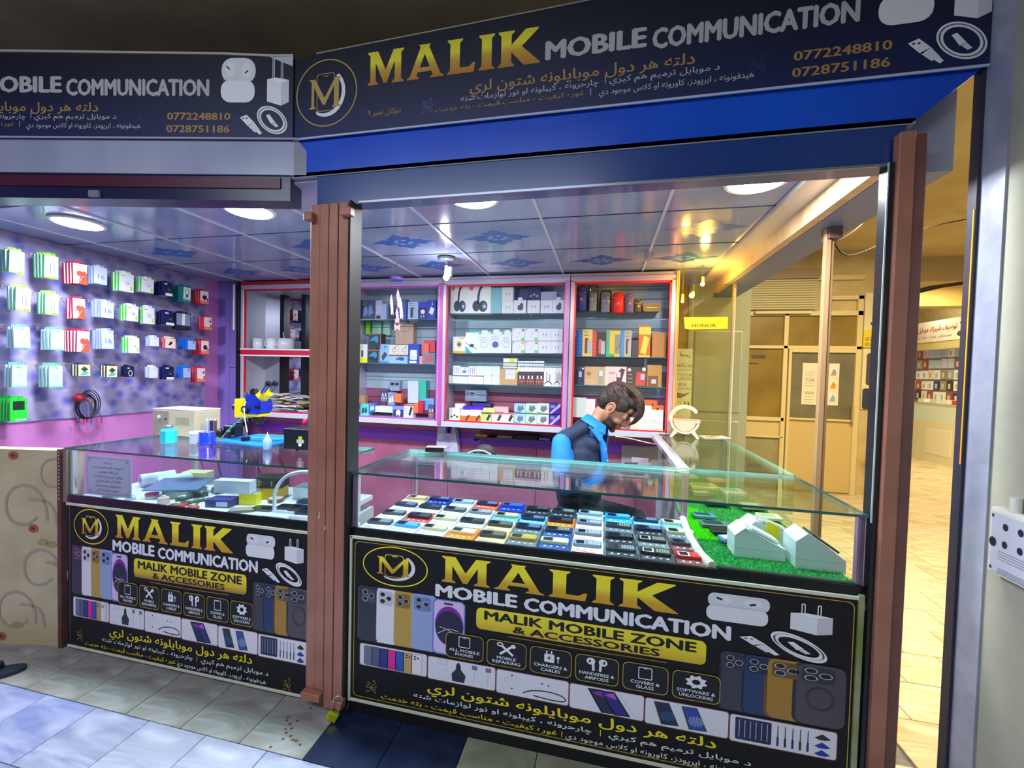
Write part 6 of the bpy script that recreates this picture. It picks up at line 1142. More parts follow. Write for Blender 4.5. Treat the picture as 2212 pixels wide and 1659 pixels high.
# ---------------------------------------------------------------- on the right counters
def wedge(name, lab, x, y, w_, d_, h0, h1, rz, phone=None):
    t = one(name, lab, 'box', (x, y, .778), rz); m = C('dfe3e8', .45)
    b = MB(); b.prism([(-w_ / 2, 0), (w_ / 2, 0), (w_ / 2, h1), (-w_ / 2 + .035, h0), (-w_ / 2, h0 - .03)], -d_ / 2, d_ / 2, m); b.build('box_body', t, bevel=.0015); b = MB(); b.box(-w_ / 2 - .0006, w_ / 2 + .0006, -d_ / 2 - .0006, d_ / 2 + .0006, h1 - .012, h1 - .0105, C('b8c0c8', .4)); b.build('lid_seam', t)
    return t
t = wedge('phone_box', 'white sloped phone box, the nearer left one on the grass mat', .585, .20, .17, .10, .11, .045, 0)
b = MB(); b.text('HUAWEI' if False else 'iPhone' if False else 'nova', -.02, .03, .007, C('a8b0b8', .5), lambda u, v, w: (u, -.0508, v), 0, .03)
t2 = wedge('phone_box', 'white sloped phone box, the nearer right one by the end glass', .765, .16, .155, .11, .125, .045, 0)
t3_ = wedge('phone_box', 'white sloped phone box carrying a yellow tag, behind the other two', .665, .33, .17, .10, .10, .05, 0)
b = MB(); b.prism([(-.02, .045), (.028, .028), (.034, .088), (-.012, .105)], -.054, -.052, C('f8e400', .4)); b.build('yellow_tag', t3_); b = MB(); b.poly([(-.016, .012), (.028, .0), (.03, .03), (-.018, .046)], C('5c7484', .4), lambda u, v, w: (u, -.0532, v)); b.build('grey_label', t3_)
for i, (tt, x) in enumerate(((t, .585), (t2, .765), (t3_, .665))):
    y, h0, h1, w_ = ((.20, .11, .045, .17), (.16, .125, .045, .155), (.33, .10, .05, .17))[i]; a = math.atan2(h0 - h1, w_ - .035); b = MB(); b.prism(rrect(-.055, -.038, .055, .038, .008, 3), 0, .008, C(('d8dce0', '3c4048', 'c0c8d0')[i], .25, coat=.5), lambda u, v, w: (u, v, w)); o = b.build('smartphone'); o.location = (x + .02, y, .778 + (h0 + h1) / 2 + .003); o.rotation_euler = (0, a, 0); tag(o, ('pale smartphone resting on the nearer left sloped box', 'dark smartphone resting on the right sloped box', 'silver smartphone resting on the yellow tagged box')[i], 'phone')
for i, (x, y, z, rz, w_, d_, c, c2, lab) in enumerate(((.52, .36, .79, .1, .11, .06, '24282c', '14181c', 'black smartphone on the lime grass'), (.50, .44, .79, .05, .12, .06, '586c70', '203038', 'grey smartphone on the lime grass, further back'), (.52, .28, .79, .3, .08, .05, '7888d8', 'd8dcf0', 'lilac cased phone half under the grass fringe'), (.48, .55, .79, 0, .1, .05, '4888a0', '204050', 'teal phone near the joint of the two cases'), (.60, .80, .79, .1, .12, .07, '30584c', '5c9080', 'dark green phone box with a pale label in the side counter'), (.56, .95, .79, .1, .12, .07, '3c6048', 'c8c8a0', 'green grey phone box beside the yellow card'), (.60, 1.12, .79, .15, .15, .10, 'e8dc88', 'c8a850', 'pale yellow card box in the side counter'), (.74, 1.05, .79, .1, .12, .10, 'd8dcb0', 'a8b088', 'cream flat box beside the yellow card'), (.76, .78, .79, .1, .12, .08, 'a8a478', 'e4e0b8', 'olive flat box near the outer glass'), (.72, 1.30, .79, .1, .12, .08, 'c88c50', 'e8b880', 'orange brown flat box, far part of the side counter'), (.78, .62, .79, 0, .10, .07, 'd8d8b0', 'b0b088', 'cream box by the outer glass, nearest'), (.55, 1.35, .79, .2, .12, .08, 'b8c058', 'd8e078', 'olive yellow box, far left of the side counter'), (.70, 1.50, .79, .1, .10, .06, '8cb070', 'c8d8a0', 'soft green box at the far end of the side counter'))):
    t = one('phone_pack' if i > 3 else 'smartphone', lab, 'box' if i > 3 else 'phone', (x, y, z), rz); MB().box(-w_ / 2, w_ / 2, -d_ / 2, d_ / 2, 0, .016, C(c, .35)).build('pack_body', t, bevel=.003); b = MB(); b.poly(rrect(-w_ * .4, -d_ * .35, w_ * .25, d_ * .35, .004, 2), C(c2, .35), lambda u, v, w: (u, v, .0166)); b.build('pack_face', t)
# round white charger lamp
o = (.565, 1.57, TOP); t = one('charger_lamp', 'round white wireless charger lamp standing on the side counter', 'lamp', o, -.15); CW = C('e8d4b8', .35)
def arc(cx, cz, r0, r1, a0, a1, n=26): return [(cx + r1 * cos(radians(a0 + (a1 - a0) * i / n)), cz + r1 * sin(radians(a0 + (a1 - a0) * i / n))) for i in range(n + 1)] + [(cx + r0 * cos(radians(a1 - (a1 - a0) * i / n)), cz + r0 * sin(radians(a1 - (a1 - a0) * i / n))) for i in range(n + 1)]
b = MB(); b.prism(arc(0, .125, .082, .098, 35, 350), -.02, .02, CW); b.build('ring_body', t, bevel=.002); b = MB(); b.prism(arc(0, .125, .099, .104, 40, 185), -.022, .022, C('ffe078', .4, 0, 1.2)); b.build('light_strip', t)
b = MB(); b.prism([(-.080, .128), (.098, .128), (.098, .112), (.085, .105)] + [(.07 * cos(radians(a)), .115 + .07 * sin(radians(a))) for a in range(-5, -180, -12)], -.025, .015, C('e0c0a0', .4)); b.build('charging_pad', t, bevel=.002); b = MB(); b.box(-.08, .095, -.028, .02, .127, .131, C('d8b090', .4)); b.build('pad_top', t)
for s_ in (-1, 1): b = MB(); b.prism([(s_ * .045, .035), (s_ * .065, .05), (s_ * .095, .004), (s_ * .09, 0), (s_ * .08, 0)], -.02, .02, CW); b.build('foot', t, bevel=.002)
o = (.78, 1.64, TOP); t = one('magazine', 'stack of printed leaflets at the far end of the side counter', 'leaflet', o, .25)
for i, c in enumerate(('b8b0a0', 'd8d4c8')): b = MB(); b.box(-.10 + .01 * i, .09, -.05, .06, .004 * i, .004 * i + .0035, C(c, .5)); b.build('leaflet', t)
b = MB(); tf = lambda u, v, w: (u, v, .0082 + w); b.poly([(-.08, -.04), (.02, -.045), (.03, .02), (-.06, .02)], C('d8a840', .4), tf); b.poly([(-.08, -.0), (-.03, -.03), (.0, .01)], C('c86040', .4), tf, .0003); b.poly([(.035, -.04), (.08, -.04), (.085, 0), (.04, 0)], C('a8b0a8', .4), tf); b.poly([(.0, .03), (.06, .03), (.06, .055), (.0, .055)], C('8c98a0', .4), tf); b.build('cover_print', t)
t = one('card_machine', 'small black and silver card machine on the back edge of the phone counter', 'machine', (-.85, .50, TOP), .2); MB().box(-.055, .04, -.02, .02, 0, .022, C('18141c', .3)).build('machine_base', t, bevel=.004); MB().box(-.05, .06, -.022, .02, .024, .030, C('b0a8b0', .3, .4)).build('silver_plate', t, bevel=.002)
t = one('helmet_bag', 'crumpled black cloth bag behind the phone counter', 'bag', (-.62, .64, 1.005)); b = MB(); b.ball((0, 0, .0), (.06, .035, .05), N('black_cloth', '101014', '34303a', 14, 5, .7, .5)); b.ball((-.05, -.01, -.01), (.045, .03, .035), N('black_cloth', '101014', '34303a')); b.build('bag_body', t); b = MB(); b.tube([(-.09, -.03, .0), (-.04, -.045, .02), (0, -.04, .02), (.04, -.03, .0)], .005, C('a8a8b0', .4), 8); b.build('pale_strap', t)
# white carrier bag on the wall
t = one('carrier_bag', 'white plastic carrier bag hanging under the glass cabinets', 'bag', (-1.33, 1.93, .70)); b = MB(); b.prism([(-.09, .0), (.09, -.02), (.105, .06), (.08, .20), (.05, .27), (.03, .20), (-.01, .20), (-.03, .28), (-.085, .27), (-.10, .1)], -.02, .02, N('thin_plastic', 'a8a4c8', 'd8d4e4', 9, 5, .4, .6)); b.build('bag_body', t, bevel=.008, seg=2); b = MB(); b.poly(stroke(bez((-.04, .09), (-.02, .06), (.02, .06), (.04, .1)), .004), C('6880c0', .5), lambda u, v, w: (u, -.021, v)); b.build('blue_mark', t)
t = one('wall_shelf', 'thin black shelf on the pink wall beside the man', 'shelf', (-.70, 1.90, .90)); MB().box(-.36, .38, -.10, .08, -.012, 0, C('1c1c28', .4)).build('shelf_board', t); MB().box(-.36, -.34, -.08, .08, -.04, -.012, C('1c1c28', .4)).build('bracket', t)
for i, (x, w_, c, z, lab) in enumerate(((-1.0, .10, 'c8a838', 0, 'mustard notebook on the left end of the black shelf'), (-.80, .13, 'a08c84', 0, 'beige booklet on the black shelf'), (-.62, .2, '22202c', .0, 'black folder on the black shelf'), (-.60, .18, '2c2a38', .018, 'second black folder lying on top'), (-.46, .09, '6c7ce0', .0, 'blue booklet near the man'))): bx('notebook', lab, 'book', x, 1.88, .90 + z, w_, .09, .015, c, .1 * (i % 2))
# under the right cabinet: pale panel, sockets
t = one('junction_panel', 'grey wall panel with a white switch box low behind the man', 'panel', (.30, 1.96, .76)); MB().box(-.14, .16, 0, .02, -.18, .12, C('a8a098', .5)).build('back_plate', t, bevel=.003); b = MB(); b.box(-.06, .07, -.02, 0, -.06, .03, C('d8d0dc', .4)); [b.box(-.045 + .025 * i, -.043 + .025 * i, -.0206, -.02, -.03, .02, C('a0a0b0', .4)) for i in range(5)]; b.build('switch_box', t)
bx('tape_dispenser', 'red tape dispenser with a grey core on the ledge behind the phone counter', 'tape', .12, .60, .958, .05, .04, .035, 'e84838', 0, bev=.004); bx('stapler', 'green stapler beside the red tape dispenser', 'stapler', .185, .60, .958, .05, .03, .022, '1c9868', .2, bev=.006)
bx('ledge_board', 'low pinkish ledge behind the phone counter', 'board', -.42, .595, .93, 1.3, .12, .028, '9c8494')
# hanging lamps and ornament
t = one('hanging_bulb', 'white bulb in a clear socket hanging before the glass cabinets', 'light', (-1.09, 1.2, 2.09)); b = MB(); b.ball((0, 0, .01), (.022, .022, .022), C('ffffff', .5, 0, 14)); b.build('bulb', t); b = MB(); b.cyl((0, 0, .03), (0, 0, .09), .016, C('c8c4d8', .2), 14, .012); b.cyl((.025, .0, .02), (.03, 0, .08), .016, C('c4b8c4', .3), 12); b.build('socket', t); b = MB(); b.tube([(0, 0, .09), (.004, 0, .15)], .002, C('d0d0e0', .3), 6); b.build('cord', t)
b = MB(); b.lathe([(.05, .148), (.062, .135), (.045, .122), (.02, .125)], (0, 0, 0), C('9aa4b0', .15, .6), 16); b.build('ceiling_rose', t); point(t, (0, -.05, -.02), 3, (.9, .95, 1))
t = one('butterfly_mobile', 'pale pink paper butterfly mobile hanging from a violet disc', 'ornament', (-1.52, 1.30, 2.11)); b = MB(); b.cyl((0, 0, 0), (0, 0, .022), .048, C('7858b8', .4), 20); b.build('violet_disc', t); b = MB(); b.tube([(0, 0, .02), (.0, 0, .13)], .0015, C('505068', .4), 6); b.build('cord', t)
for i, (x, z, s_, l) in enumerate(((-.04, -.10, 1, .16), (.01, -.06, 1.1, .15), (.03, -.12, 1.1, .17), (.0, -.20, 1, .12), (.035, -.17, .8, .1))): b = MB(); b.prism([(x - .010 * s_, z - l * .3), (x + .002, z), (x + .014 * s_, z - l * .3), (x + .022 * s_, z - l), (x + .012, z - l * .9), (x + .002, z - l * .97), (x - .003, z - l * .6)], -.004 + .004 * i, -.002 + .004 * i, C(('ecdde8', 'e4d0e0', 'f0e4ec', 'eac0d0', 'd8c0d8')[i], .5)); b.build('paper_strip', t)
for x, z, s_ in ((.01, -.30, .022), (.012, -.345, .030)): b = MB(); b.prism([(x, z + s_ * .2), (x - s_ * .9, z + s_ * .9), (x - s_ * .7, z - .1 * s_), (x - s_ * .8, z - s_ * .9), (x, z - s_ * .35), (x + s_ * .8, z - s_ * .9), (x + s_ * .7, z - .1 * s_), (x + s_ * .9, z + s_ * .9)], -.001, .001, C('f0b0b8', .5)); b.build('butterfly', t)
t = one('ceiling_socket', 'clear wired lamp socket on the ceiling above the right cabinet', 'light', (.26, 1.25, 2.238)); b = MB(); b.cyl((0, 0, 0), (0, 0, -.06), .018, C('c8b8b0', .3), 14); b.build('socket', t); b = MB(); b.tube([(.022 * cos(a), .0, -.02 + .035 * sin(a)) for a in [2 * pi * k / 16 for k in range(17)]], .0015, C('808088', .4), 6); b.build('wire_loop', t)
for (x, z, y, lab, e) in ((.655, 2.10, 1.60, 'warm yellow bulb glowing high in the back right corner', 4.5), (.53, 1.985, 1.62, 'small warm bulb at the top of the red edged cabinet', 1.2)):
    t = one('yellow_bulb', lab, 'light', (x, y, z)); b = MB(); b.ball((0, 0, 0), .014 if e > 4 else .010, C('ffd860', .4, 0, 30)); b.build('bulb', t); b = MB(); b.cyl((0, 0, .012), (0, 0, .05), .010, C('c8a040', .4), 12); b.tube([(0, 0, .05), (0, .01, CEILZ - z)], .0015, C('806020', .4), 6); b.build('socket', t); point(t, (0, -.04, -.01), e, (1, .62, .08))
b = MB(); b.tube([(.512, 1.70, 2.2), (.52, 1.70, 1.8), (.515, 1.695, 1.5), (.525, 1.69, 1.25), (.512, 1.69, 1.0)], .004, C('f0a820', .4), 8); tag(b.build('yellow_cable', None), 'yellow orange cable running down beside the red edged cabinet', 'cable')
b = MB(); b.tube(bez((.10, 1.69, .985), (.25, 1.66, .99), (.36, 1.62, .93), (.48, 1.64, .965)), .004, C('e8d8a8', .4), 8); tag(b.build('cream_cable', None), 'cream cable drooping under the red edged cabinet', 'cable')
# ---------------------------------------------------------------- back right corner
b = MB(); b.box(.50, .52, 1.70, 1.76, .0, 2.22, C('d8a860', .4)); tag(b.build('corner_strip', None, (.51, 1.7, 0)), 'amber lit upright strip right of the red edged cabinet', 'strip')
b = MB(); b.box(.52, .90, 1.76, 1.766, 1.0, 2.13, glass('window_glass', (.93, .93, .80, 1), .5)); struct(b, 'window_1', (.7, 1.76, 1))
b = MB(); b.box(.895, .915, 1.75, 1.775, 0, 2.13, C('a89868', .4)); b.box(.52, .9, 1.755, 1.775, .0, 1.0, C('b8b090', .5)); b.box(.905, .912, 1.74, 1.75, 1.0, 2.1, C('e8e4c8', .2, .4)); struct(b, 'trim_5', (.9, 1.76, 0))
t = one('brand_sign', 'yellow sign reading HONOR on the back glass', 'sign', (.71, 1.75, 1.89)); b = MB(); b.prism([(-.135, -.085), (-.10, -.09), (.155, -.085), (.155, .0), (-.145, .0)], -.004, .0, C('f8d010', .4, 0, .25)); b.build('sign_board', t); b = MB(); b.text('HONOR', -.088, -.075, .027, C('4c3a08', .8), lambda u, v, w: (u, -.0048 - w, v), 0, .165, .012); b.build('sign_lettering', t)
# poster seen from behind through the glass, and the green door beyond
t = one('glass_poster', 'pale poster seen from behind through the back glass, its writing reversed', 'poster', (.59, 1.79, 1.2)); MB().box(-.065, .055, 0, .002, -.12, .46, C('d4ccA0'.lower(), .6)).build('poster_sheet', t); KB = C('8c6c50', .6); rv = lambda u, v, w: (-u, -.0008 - w, v); b = MB()
b.text('\u0642\u06cc\u0633', 0, .405, .03, KB, rv, 0, .07, .015, 'C', True); b.text('\u0645\u0648\u0628\u0627\u06cc\u0644 \u0632\u0648\u0646', 0, .33, .028, KB, rv, 0, .11, .015, 'C', True); b.text('078 42 2', 0, .26, .014, KB, rv, 0, .09, 0, 'C'); b.text('077 82 1', 0, .235, .014, KB, rv, 0, .08, 0, 'C'); b.text('photo', 0, .155, .018, KB, rv, 0, .09, 0, 'C')
for z in (.225, .30): b.poly([(-.055, z), (.065, z), (.065, z + .003), (-.055, z + .003)], KB, rv)
b.poly(ring(rrect(.015, .18, .035, .2, .004), .004), KB, rv); b.poly(ring(ell(-.005, .19, .009, .010, 10), .004), KB, rv); b.poly(ell(-.045, .26, .010, .011, 10), C('a8c070', .6), rv)
b.poly([(.06, .09), (.05, .13), (-.0, .12), (-.05, .135), (-.0, .10), (.02, .09)], KB, rv)
for x in (-.035, -.01): b.poly([(x, .0), (x - .010, .05), (x + .004, .07), (x + .008, .02)], KB, rv)
b.poly(ring(rrect(.02, .02, .055, .06, .008), .003), KB, rv); b.build('reversed_print', t)
b = MB(); GRN = C('b0b088', .6); b.box(.70, 1.20, 2.35, 2.40, .0, 2.3, GRN); d1 = struct(b, 'door_1', (.95, 2.4, 0)); b = MB(); b.box(.76, 1.14, 2.335, 2.35, 1.15, 1.85, C('a8a87c', .6)); b.box(.76, 1.14, 2.335, 2.35, .2, 1.08, C('a8a87c', .6)); b.box(.70, .74, 2.32, 2.35, 0, 2.3, C('bcb890', .5)); b.build('door_panel', d1, (.95, 2.4, 0), .01)
b = MB(); b.box(.5, .72, 2.36, 2.40, 0, 2.6, C('c0a868', .7)); struct(b, 'wall_passage')
# ---------------------------------------------------------------- the hall beyond
CR = N('cream_steel', 'c0a868', 'd0ba80', 3, 5, .6, .05); CRF = C('d8c488', .5); OCH = N('ochre_glass', '7c6420', '947a30', 2, 4, .3); Y5 = 4.5  # hall paints carry the yellow cast of the light in their colour
b = MB(); b.box(1.0, 3.62, Y5 + .04, Y5 + .2, 0, 3.1, CR); wo = struct(b, 'wall_hall_back', (2.2, Y5, 0))
t = thing('closed_kiosk', 'cream steel shop front with dirty glass panes across the hall', 'kiosk', (2.4, Y5, 0)); O = (2.4, Y5, 0)
for x0, x1, z0, z1 in ((1.25, 3.14, 1.845, 1.885), (1.25, 3.14, 2.27, 2.33), (1.25, 3.14, 2.72, 2.78), (1.25, 2.30, .90, .95), (1.25, 2.30, .68, .70), (2.262, 2.315, .0, 2.3), (2.33, 2.365, 0, 1.845), (3.08, 3.14, 0, 2.52), (2.365, 3.08, 1.80, 1.845), (1.64, 1.70, 0, 2.3), (2.365, 3.09, .93, .955), (2.7, 3.14, 2.47, 2.52)): MB().box(x0, x1, Y5 - .01, Y5 + .04, z0, z1, CRF).build('frame_bar', t, O, .004)
for x0, x1, z0, z1, m in ((1.70, 2.262, .95, 1.845, OCH), (1.70, 2.262, 1.885, 2.27, OCH), (2.315, 3.08, 1.885, 2.27, OCH), (2.365, 3.08, .955, 1.80, N('dusty_glass', '6c6448', '7c7654', 3, 5, .3)), (1.70, 2.262, 0, .68, N('dusty_glass2', '8c8458', 'a09668', 3, 5, .4)), (2.365, 3.08, .02, .93, C('ccb06c', .5)), (1.70, 2.262, .70, .90, C('d0b878', .5))): MB().box(x0, x1, Y5 + .02, Y5 + .038, z0, z1, m).build('pane' if m in (OCH,) else 'door_pane', t, O)
MB().box(3.05, 3.068, Y5 - .05, Y5 - .01, .92, 1.15, C('b09c68', .4)).build('door_handle', t, O, .004)
b = MB(); b.box(1.9, 2.06, Y5 + .012, Y5 + .02, 1.72, 1.76, C('54422c', .5)); b.box(1.86, 1.98, Y5 + .012, Y5 + .02, 1.645, 1.655, C('54422c', .5)); b.build('dark_sticker', t, O)
sb = MB().box(1.1, 2.62, Y5 - .06, Y5 - .012, 2.735, 2.86, C('988058', .5)).build('shutter_box', t, O); z = 2.345
while z < 2.72: MB().box(1.1, 2.62, Y5 - .05, Y5 - .03, z, z + .026, C('c4b888', .4)).build('shutter_slat', sb, O, .008); z += .03
MB().box(1.9, 2.55, Y5 - .06, Y5 - .03, 2.29, 2.325, C('d4c894', .5)).build('bottom_rail', sb, O)
t = thing('poster', 'white two column phone poster on the door across the hall', 'poster', (2.7, Y5, 1.13)); b = MB(); b.box(-.20, .215, .012, .016, 0, .535, C('e8d8b8', .6)); b.build('poster_sheet', t); b = MB(); pm = lambda u, v, w: (u, .0112 - w, v)
b.text('Y28', -.165, .30, .035, C('8c7840'), pm, 0, .10, .01); b.text('Y03', -.165, .135, .035, C('8c7840'), pm, 0, .10, .01)
for i in range(12):
    if i not in (4, 5, 8): b.poly([(-.17, .03 + .035 * i), (-.06, .03 + .035 * i), (-.06, .036 + .035 * i), (-.17, .036 + .035 * i)], C('b09c70'), pm)
for i, c in enumerate(('8cb0b8', 'f08c20', 'a89488')): b.poly(rrect(.03, .04 + .165 * i, .07, .16 + .165 * i, .005), C('3c342c'), pm); b.poly(rrect(.11, .04 + .165 * i, .185, .16 + .165 * i, .005), C('f0e4cc'), pm); b.poly([(.115, .05 + .165 * i), (.18, .05 + .165 * i), (.18, .11 + .165 * i), (.15, .14 + .165 * i)], C(c), pm, .001)
b.build('poster_print', t)
t = thing('notice_board', 'white and yellow board with red script and phone numbers beside the hall door', 'sign', (3.3, Y5 + .008, 1.87)); MB().box(-.14, .28, 0, .03, 0, .22, C('e4cc20', .5)).build('yellow_board', t); MB().box(-.14, .28, 0, .03, .22, .68, C('e0d0a8', .5)).build('white_board', t)
b = MB(); bm = lambda u, v, w: (u, -.002, v); b.text('078? 07', -.12, .085, .045, C('54502c'), bm, 0, .26); b.text('0774', -.12, .02, .045, C('54502c'), bm, 0, .16); b.text('\u0641\u064a', .11, .50, .08, C('a03828'), bm, 0, .17, .01, 'R', True); b.text('\u062f\u063a\u064a', .11, .30, .07, C('a03828'), bm, 0, .18, .01, 'R', True); b.build('board_print', t)
t = thing('phone_banner', 'cream banner picturing dark smartphones beside the hall door', 'banner', (3.3, Y5 + .018, 1.0)); MB().box(-.13, .28, 0, .02, .1, .86, C('e0d4a8', .5)).build('banner_sheet', t); b = MB(); b.poly(rrect(-.09, .40, .22, .80, .03), C('54484c'), bm); b.poly([(-.06, .44), (.1, .62), (.0, .76)], C('a87868'), lambda u, v, w: (u, -.003, v)); b.poly(rrect(-.12, .1, .04, .36, .03), C('383c40'), bm); b.poly(rrect(-.04, .10, .02, .26, .01), C('e8e4d0'), lambda u, v, w: (u, -.003, v)); b.build('banner_print', t)
t = thing('leaning_sign', 'slanted bright yellow sheet leaning beside the hall door', 'sheet', (3.25, Y5 - .15, 0)); b = MB(); b.prism([(-.08, .62), (.3, .8), (.3, .0), (.1, .0)], 0, .02, C('e8b010', .4)); b.build('panel_sheet', t); b = MB(); b.cyl((-.04, -.004, .55), (-.04, 0, .55), .018, C('5c3c18'), 12); b.build('panel_bolt', t)
for pts, lab in ((bez((1.0, .62, 2.09), (1.3, 1.3, 2.25), (1.9, 2.2, 2.6), (2.4, 3.0, 3.05)), 'upper'), (bez((1.0, .62, 2.07), (1.5, 1.5, 2.12), (2.0, 2.3, 2.6), (3.4, 3.4, 3.05)), 'lower')):
    b = MB(); b.tube(pts, .005, C('2c2414', .95), 6); tag(b.build('hall_wire', None), '%s of two dark wires strung from the slim post into the hall' % lab, 'wire')
b = MB(); b.tube([(3.75, 4.7, 2.58), (4.0, 4.8, 2.66), (4.6, 4.95, 2.76), (5.2, 4.95, 2.86)], .02, C('4c3c20', .6), 6); b.tube([(3.75, 4.7, 2.56), (4.2, 4.85, 2.68), (5.2, 4.95, 2.83)], .012, C('3c3020', .6), 6); tag(b.build('cable_loom', None), 'thick loom of dark cables under the hall beam', 'cable')
# far shop on the right side of the hall, facing left
XF = 5.9; b = MB(); b.box(XF + .35, XF + .5, 5.8, 9.6, 0, 3.1, N('hall_wall', 'bca870', 'ccb880')); struct(b, 'wall_hall_right'); b = MB(); b.box(3.3, 8, 9.4, 9.6, 0, 3.1, CR); struct(b, 'wall_hall_far')
O = (XF, 7.5, 0); t = thing('market_stall', 'distant white mobile stall with a lit counter down the hall', 'stall', O)
MB().box(XF, XF + .35, 6.2, 8.6, 0, .74, C('e4dcb0', .4)).build('stall_counter', t, O); MB().box(XF - .006, XF, 7.1, 7.7, .15, .62, C('ece4c0', .4)).build('counter_door', t, O, .003)
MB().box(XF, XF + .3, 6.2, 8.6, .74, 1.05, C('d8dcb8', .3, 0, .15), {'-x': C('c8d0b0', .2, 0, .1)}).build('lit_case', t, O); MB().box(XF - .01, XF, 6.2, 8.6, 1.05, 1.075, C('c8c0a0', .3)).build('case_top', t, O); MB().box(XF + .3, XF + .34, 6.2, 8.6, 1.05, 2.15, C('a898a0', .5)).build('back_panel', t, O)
for y in (6.75, 8.25): MB().box(XF - .02, XF + .02, y - .02, y + .02, .74, 1.9 if y < 7 else 1.06, C('403830' if y > 7 else 'e4e8c8', .4)).build('stall_upright', t, O)
MB().box(XF - .04, XF, 6.1, 8.7, 2.2, 2.58, C('e8dcc0', .5)).build('sign_board', t, O); MB().box(XF - .03, XF + .1, 6.1, 8.7, 2.06, 2.2, C('c4b878', .5)).build('sign_rail', t, O)
fm = lambda u, v, w: (XF - .043 - w, -u, v); b = MB(); b.text('\u062a\u0648\u0635\u064a\u0641 \u0634\u064a\u0631\u0632\u0627\u062f \u0645\u0648\u0628\u0627\u064a\u0644 \u0633\u0627\u0645\u0627\u0646', -7.05, 2.40, .09, C('b83830'), fm, 0, 1.2, .02, 'R', True); b.text('\u0645\u0648\u0628\u0627\u064a\u0644 \u067e\u0631\u0632\u0647 \u062c\u0627\u062a', -7.15, 2.28, .04, C('a87860'), fm, 0, .8, .01, 'R', True); b.poly(ell(-6.95, 2.30, .10, .05, 16), C('54483c'), fm); b.poly(ell(-6.95, 2.48, .05, .03, 12), C('6a6058'), fm); b.build('sign_print', t, O)
rc = random.Random(3); CC = {'white': 'f0f0e4', 'pale blue': 'b0cce0', 'navy': '34486c', 'grey': 'a8a898', 'brick red': 'b05040', 'lilac': 'd0c0e0', 'black': '403c3c', 'yellow': 'e8e060', 'cream': 'ecdcb8', 'olive': '98946c'}
FP = {}
for r in range(5):
    for c in range(12):
        cn = rc.choice(['white', 'pale blue', 'lilac', 'white', 'grey', 'yellow', 'brick red', 'pale blue']) if r in (0, 1) else rc.choice(['white', 'white', 'grey', 'cream', 'navy', 'olive', 'black', 'pale blue', 'brick red', 'white'])
        if cn not in FP: b = MB(); b.box(0, .02, 0, .12, 0, .17, C(CC[cn], .35, 0, .08)); b.box(-.001, 0, .035, .085, .03, .12, C('c8c8b8' if cn in ('white', 'cream') else 'dcdccc', .4)); o = FP[cn] = b.build('case_pack')  # packs glow faintly, standing in for light falling on them
        else: o = dup(FP[cn])
        o.location = (XF + .27, 6.78 + .155 * c, 1.93 - .205 * r); o.scale = (1, 1, rc.uniform(.92, 1.06)); tag(o, '%s phone case pack in the distant stall, %s row, %s from the right' % (cn, ORD[r], (ORC + ['tenth', 'eleventh', 'twelfth'])[c]), 'pack', 'phone case packs in the distant stall')
for i, (y, c, nm) in enumerate(((6.95, 'e8e4d0', 'white'), (7.15, 'c84c38', 'red'), (7.4, 'f0ecd8', 'cream'), (7.65, 'd8e0c8', 'pale green'), (7.95, 'f4f0dc', 'ivory'))): bx('stall_box', nm + ' box on top of the lit case of the distant stall', 'box', XF + .12, y, 1.076, .12, .16, .07, c)
t = thing('stall_fill_light', 'added tube light that brightens the distant stall', 'light', (XF - .3, 7.4, 2.92)); MB().box(-.05, .05, -.6, .6, 0, .04, C('fff8e0', .4, 0, 1.5)).build('tube', t); point(t, (0, 0, -.1), 9, (1, .95, .82), .1); MB().box(-.01, .01, -.01, .01, .04, .18, C('b0a070')).build('hanger', t)  # lamp added to brighten the packs of the stall below
t = thing('wall_fan', 'small grey wall fan high up by the hall corner', 'fan', (4.55, 6.4, 2.55)); MB().box(-.1, .1, -.08, .08, -.1, .06, C('a8a080', .5)).build('fan_body', t, bevel=.02); MB().cyl((0, -.09, .05), (0, -.12, .05), .08, C('58503c', .5), 16).build('fan_guard', t)
# ---------------------------------------------------------------- right pillar socket box, padlock, slipper
t = thing('socket_box', 'white surface socket box on the plaster wall at the right edge', 'socket', (1.1, -.19, 1.0)); MB().box(-.028, 0, -.07, .068, -.075, .11, C('e0e0d8', .4)).build('back_box', t, bevel=.006, seg=2); MB().box(-.033, -.028, -.062, .055, -.066, .098, C('c4c8d8', .3)).build('face_plate', t, bevel=.002)
qm = lambda u, v, w: (-.0336 - w, -u, v); b = MB(); 
for z in (.066, .018): b.poly(ell(-.012, z, .008, .010, 10), C('1c1830'), qm); b.poly(ell(.03, z, .008, .010, 10), C('1c1830'), qm)
b.poly(ell(-.046, .016, .010, .013, 14), C('141828'), qm, .001); b.poly(ell(-.05, .088, .004, .005, 8), C('38344c'), qm); b.poly(ell(-.05, -.056, .004, .005, 8), C('38344c'), qm)
for i in range(4): b.poly([(-.03, -.005 - .007 * i), (.05, -.005 - .007 * i), (.05, -.0035 - .007 * i), (-.03, -.0035 - .007 * i)], C('6c6c80'), qm); b.poly([(-.03, -.052 - .004 * i), (.05, -.052 - .004 * i), (.05, -.0505 - .004 * i), (-.03, -.0505 - .004 * i)], C('6c6c80'), qm)
b.build('socket_holes', t); MB().cyl((-.015, .01, .11), (-.015, .01, .15), .012, C('dcdcd0', .4), 12).build('cable_gland', t)
t = thing('padlock', 'brass yellow padlock hanging at the foot of the brown post', 'lock', (-1.05, -.075, .012), .35); b = MB(); b.box(-.022, .022, -.008, .008, 0, .034, C('c8d810', .25, .5)); o = b.build('lock_body', t, bevel=.003, seg=2); o.rotation_euler = (0, .5, 0)
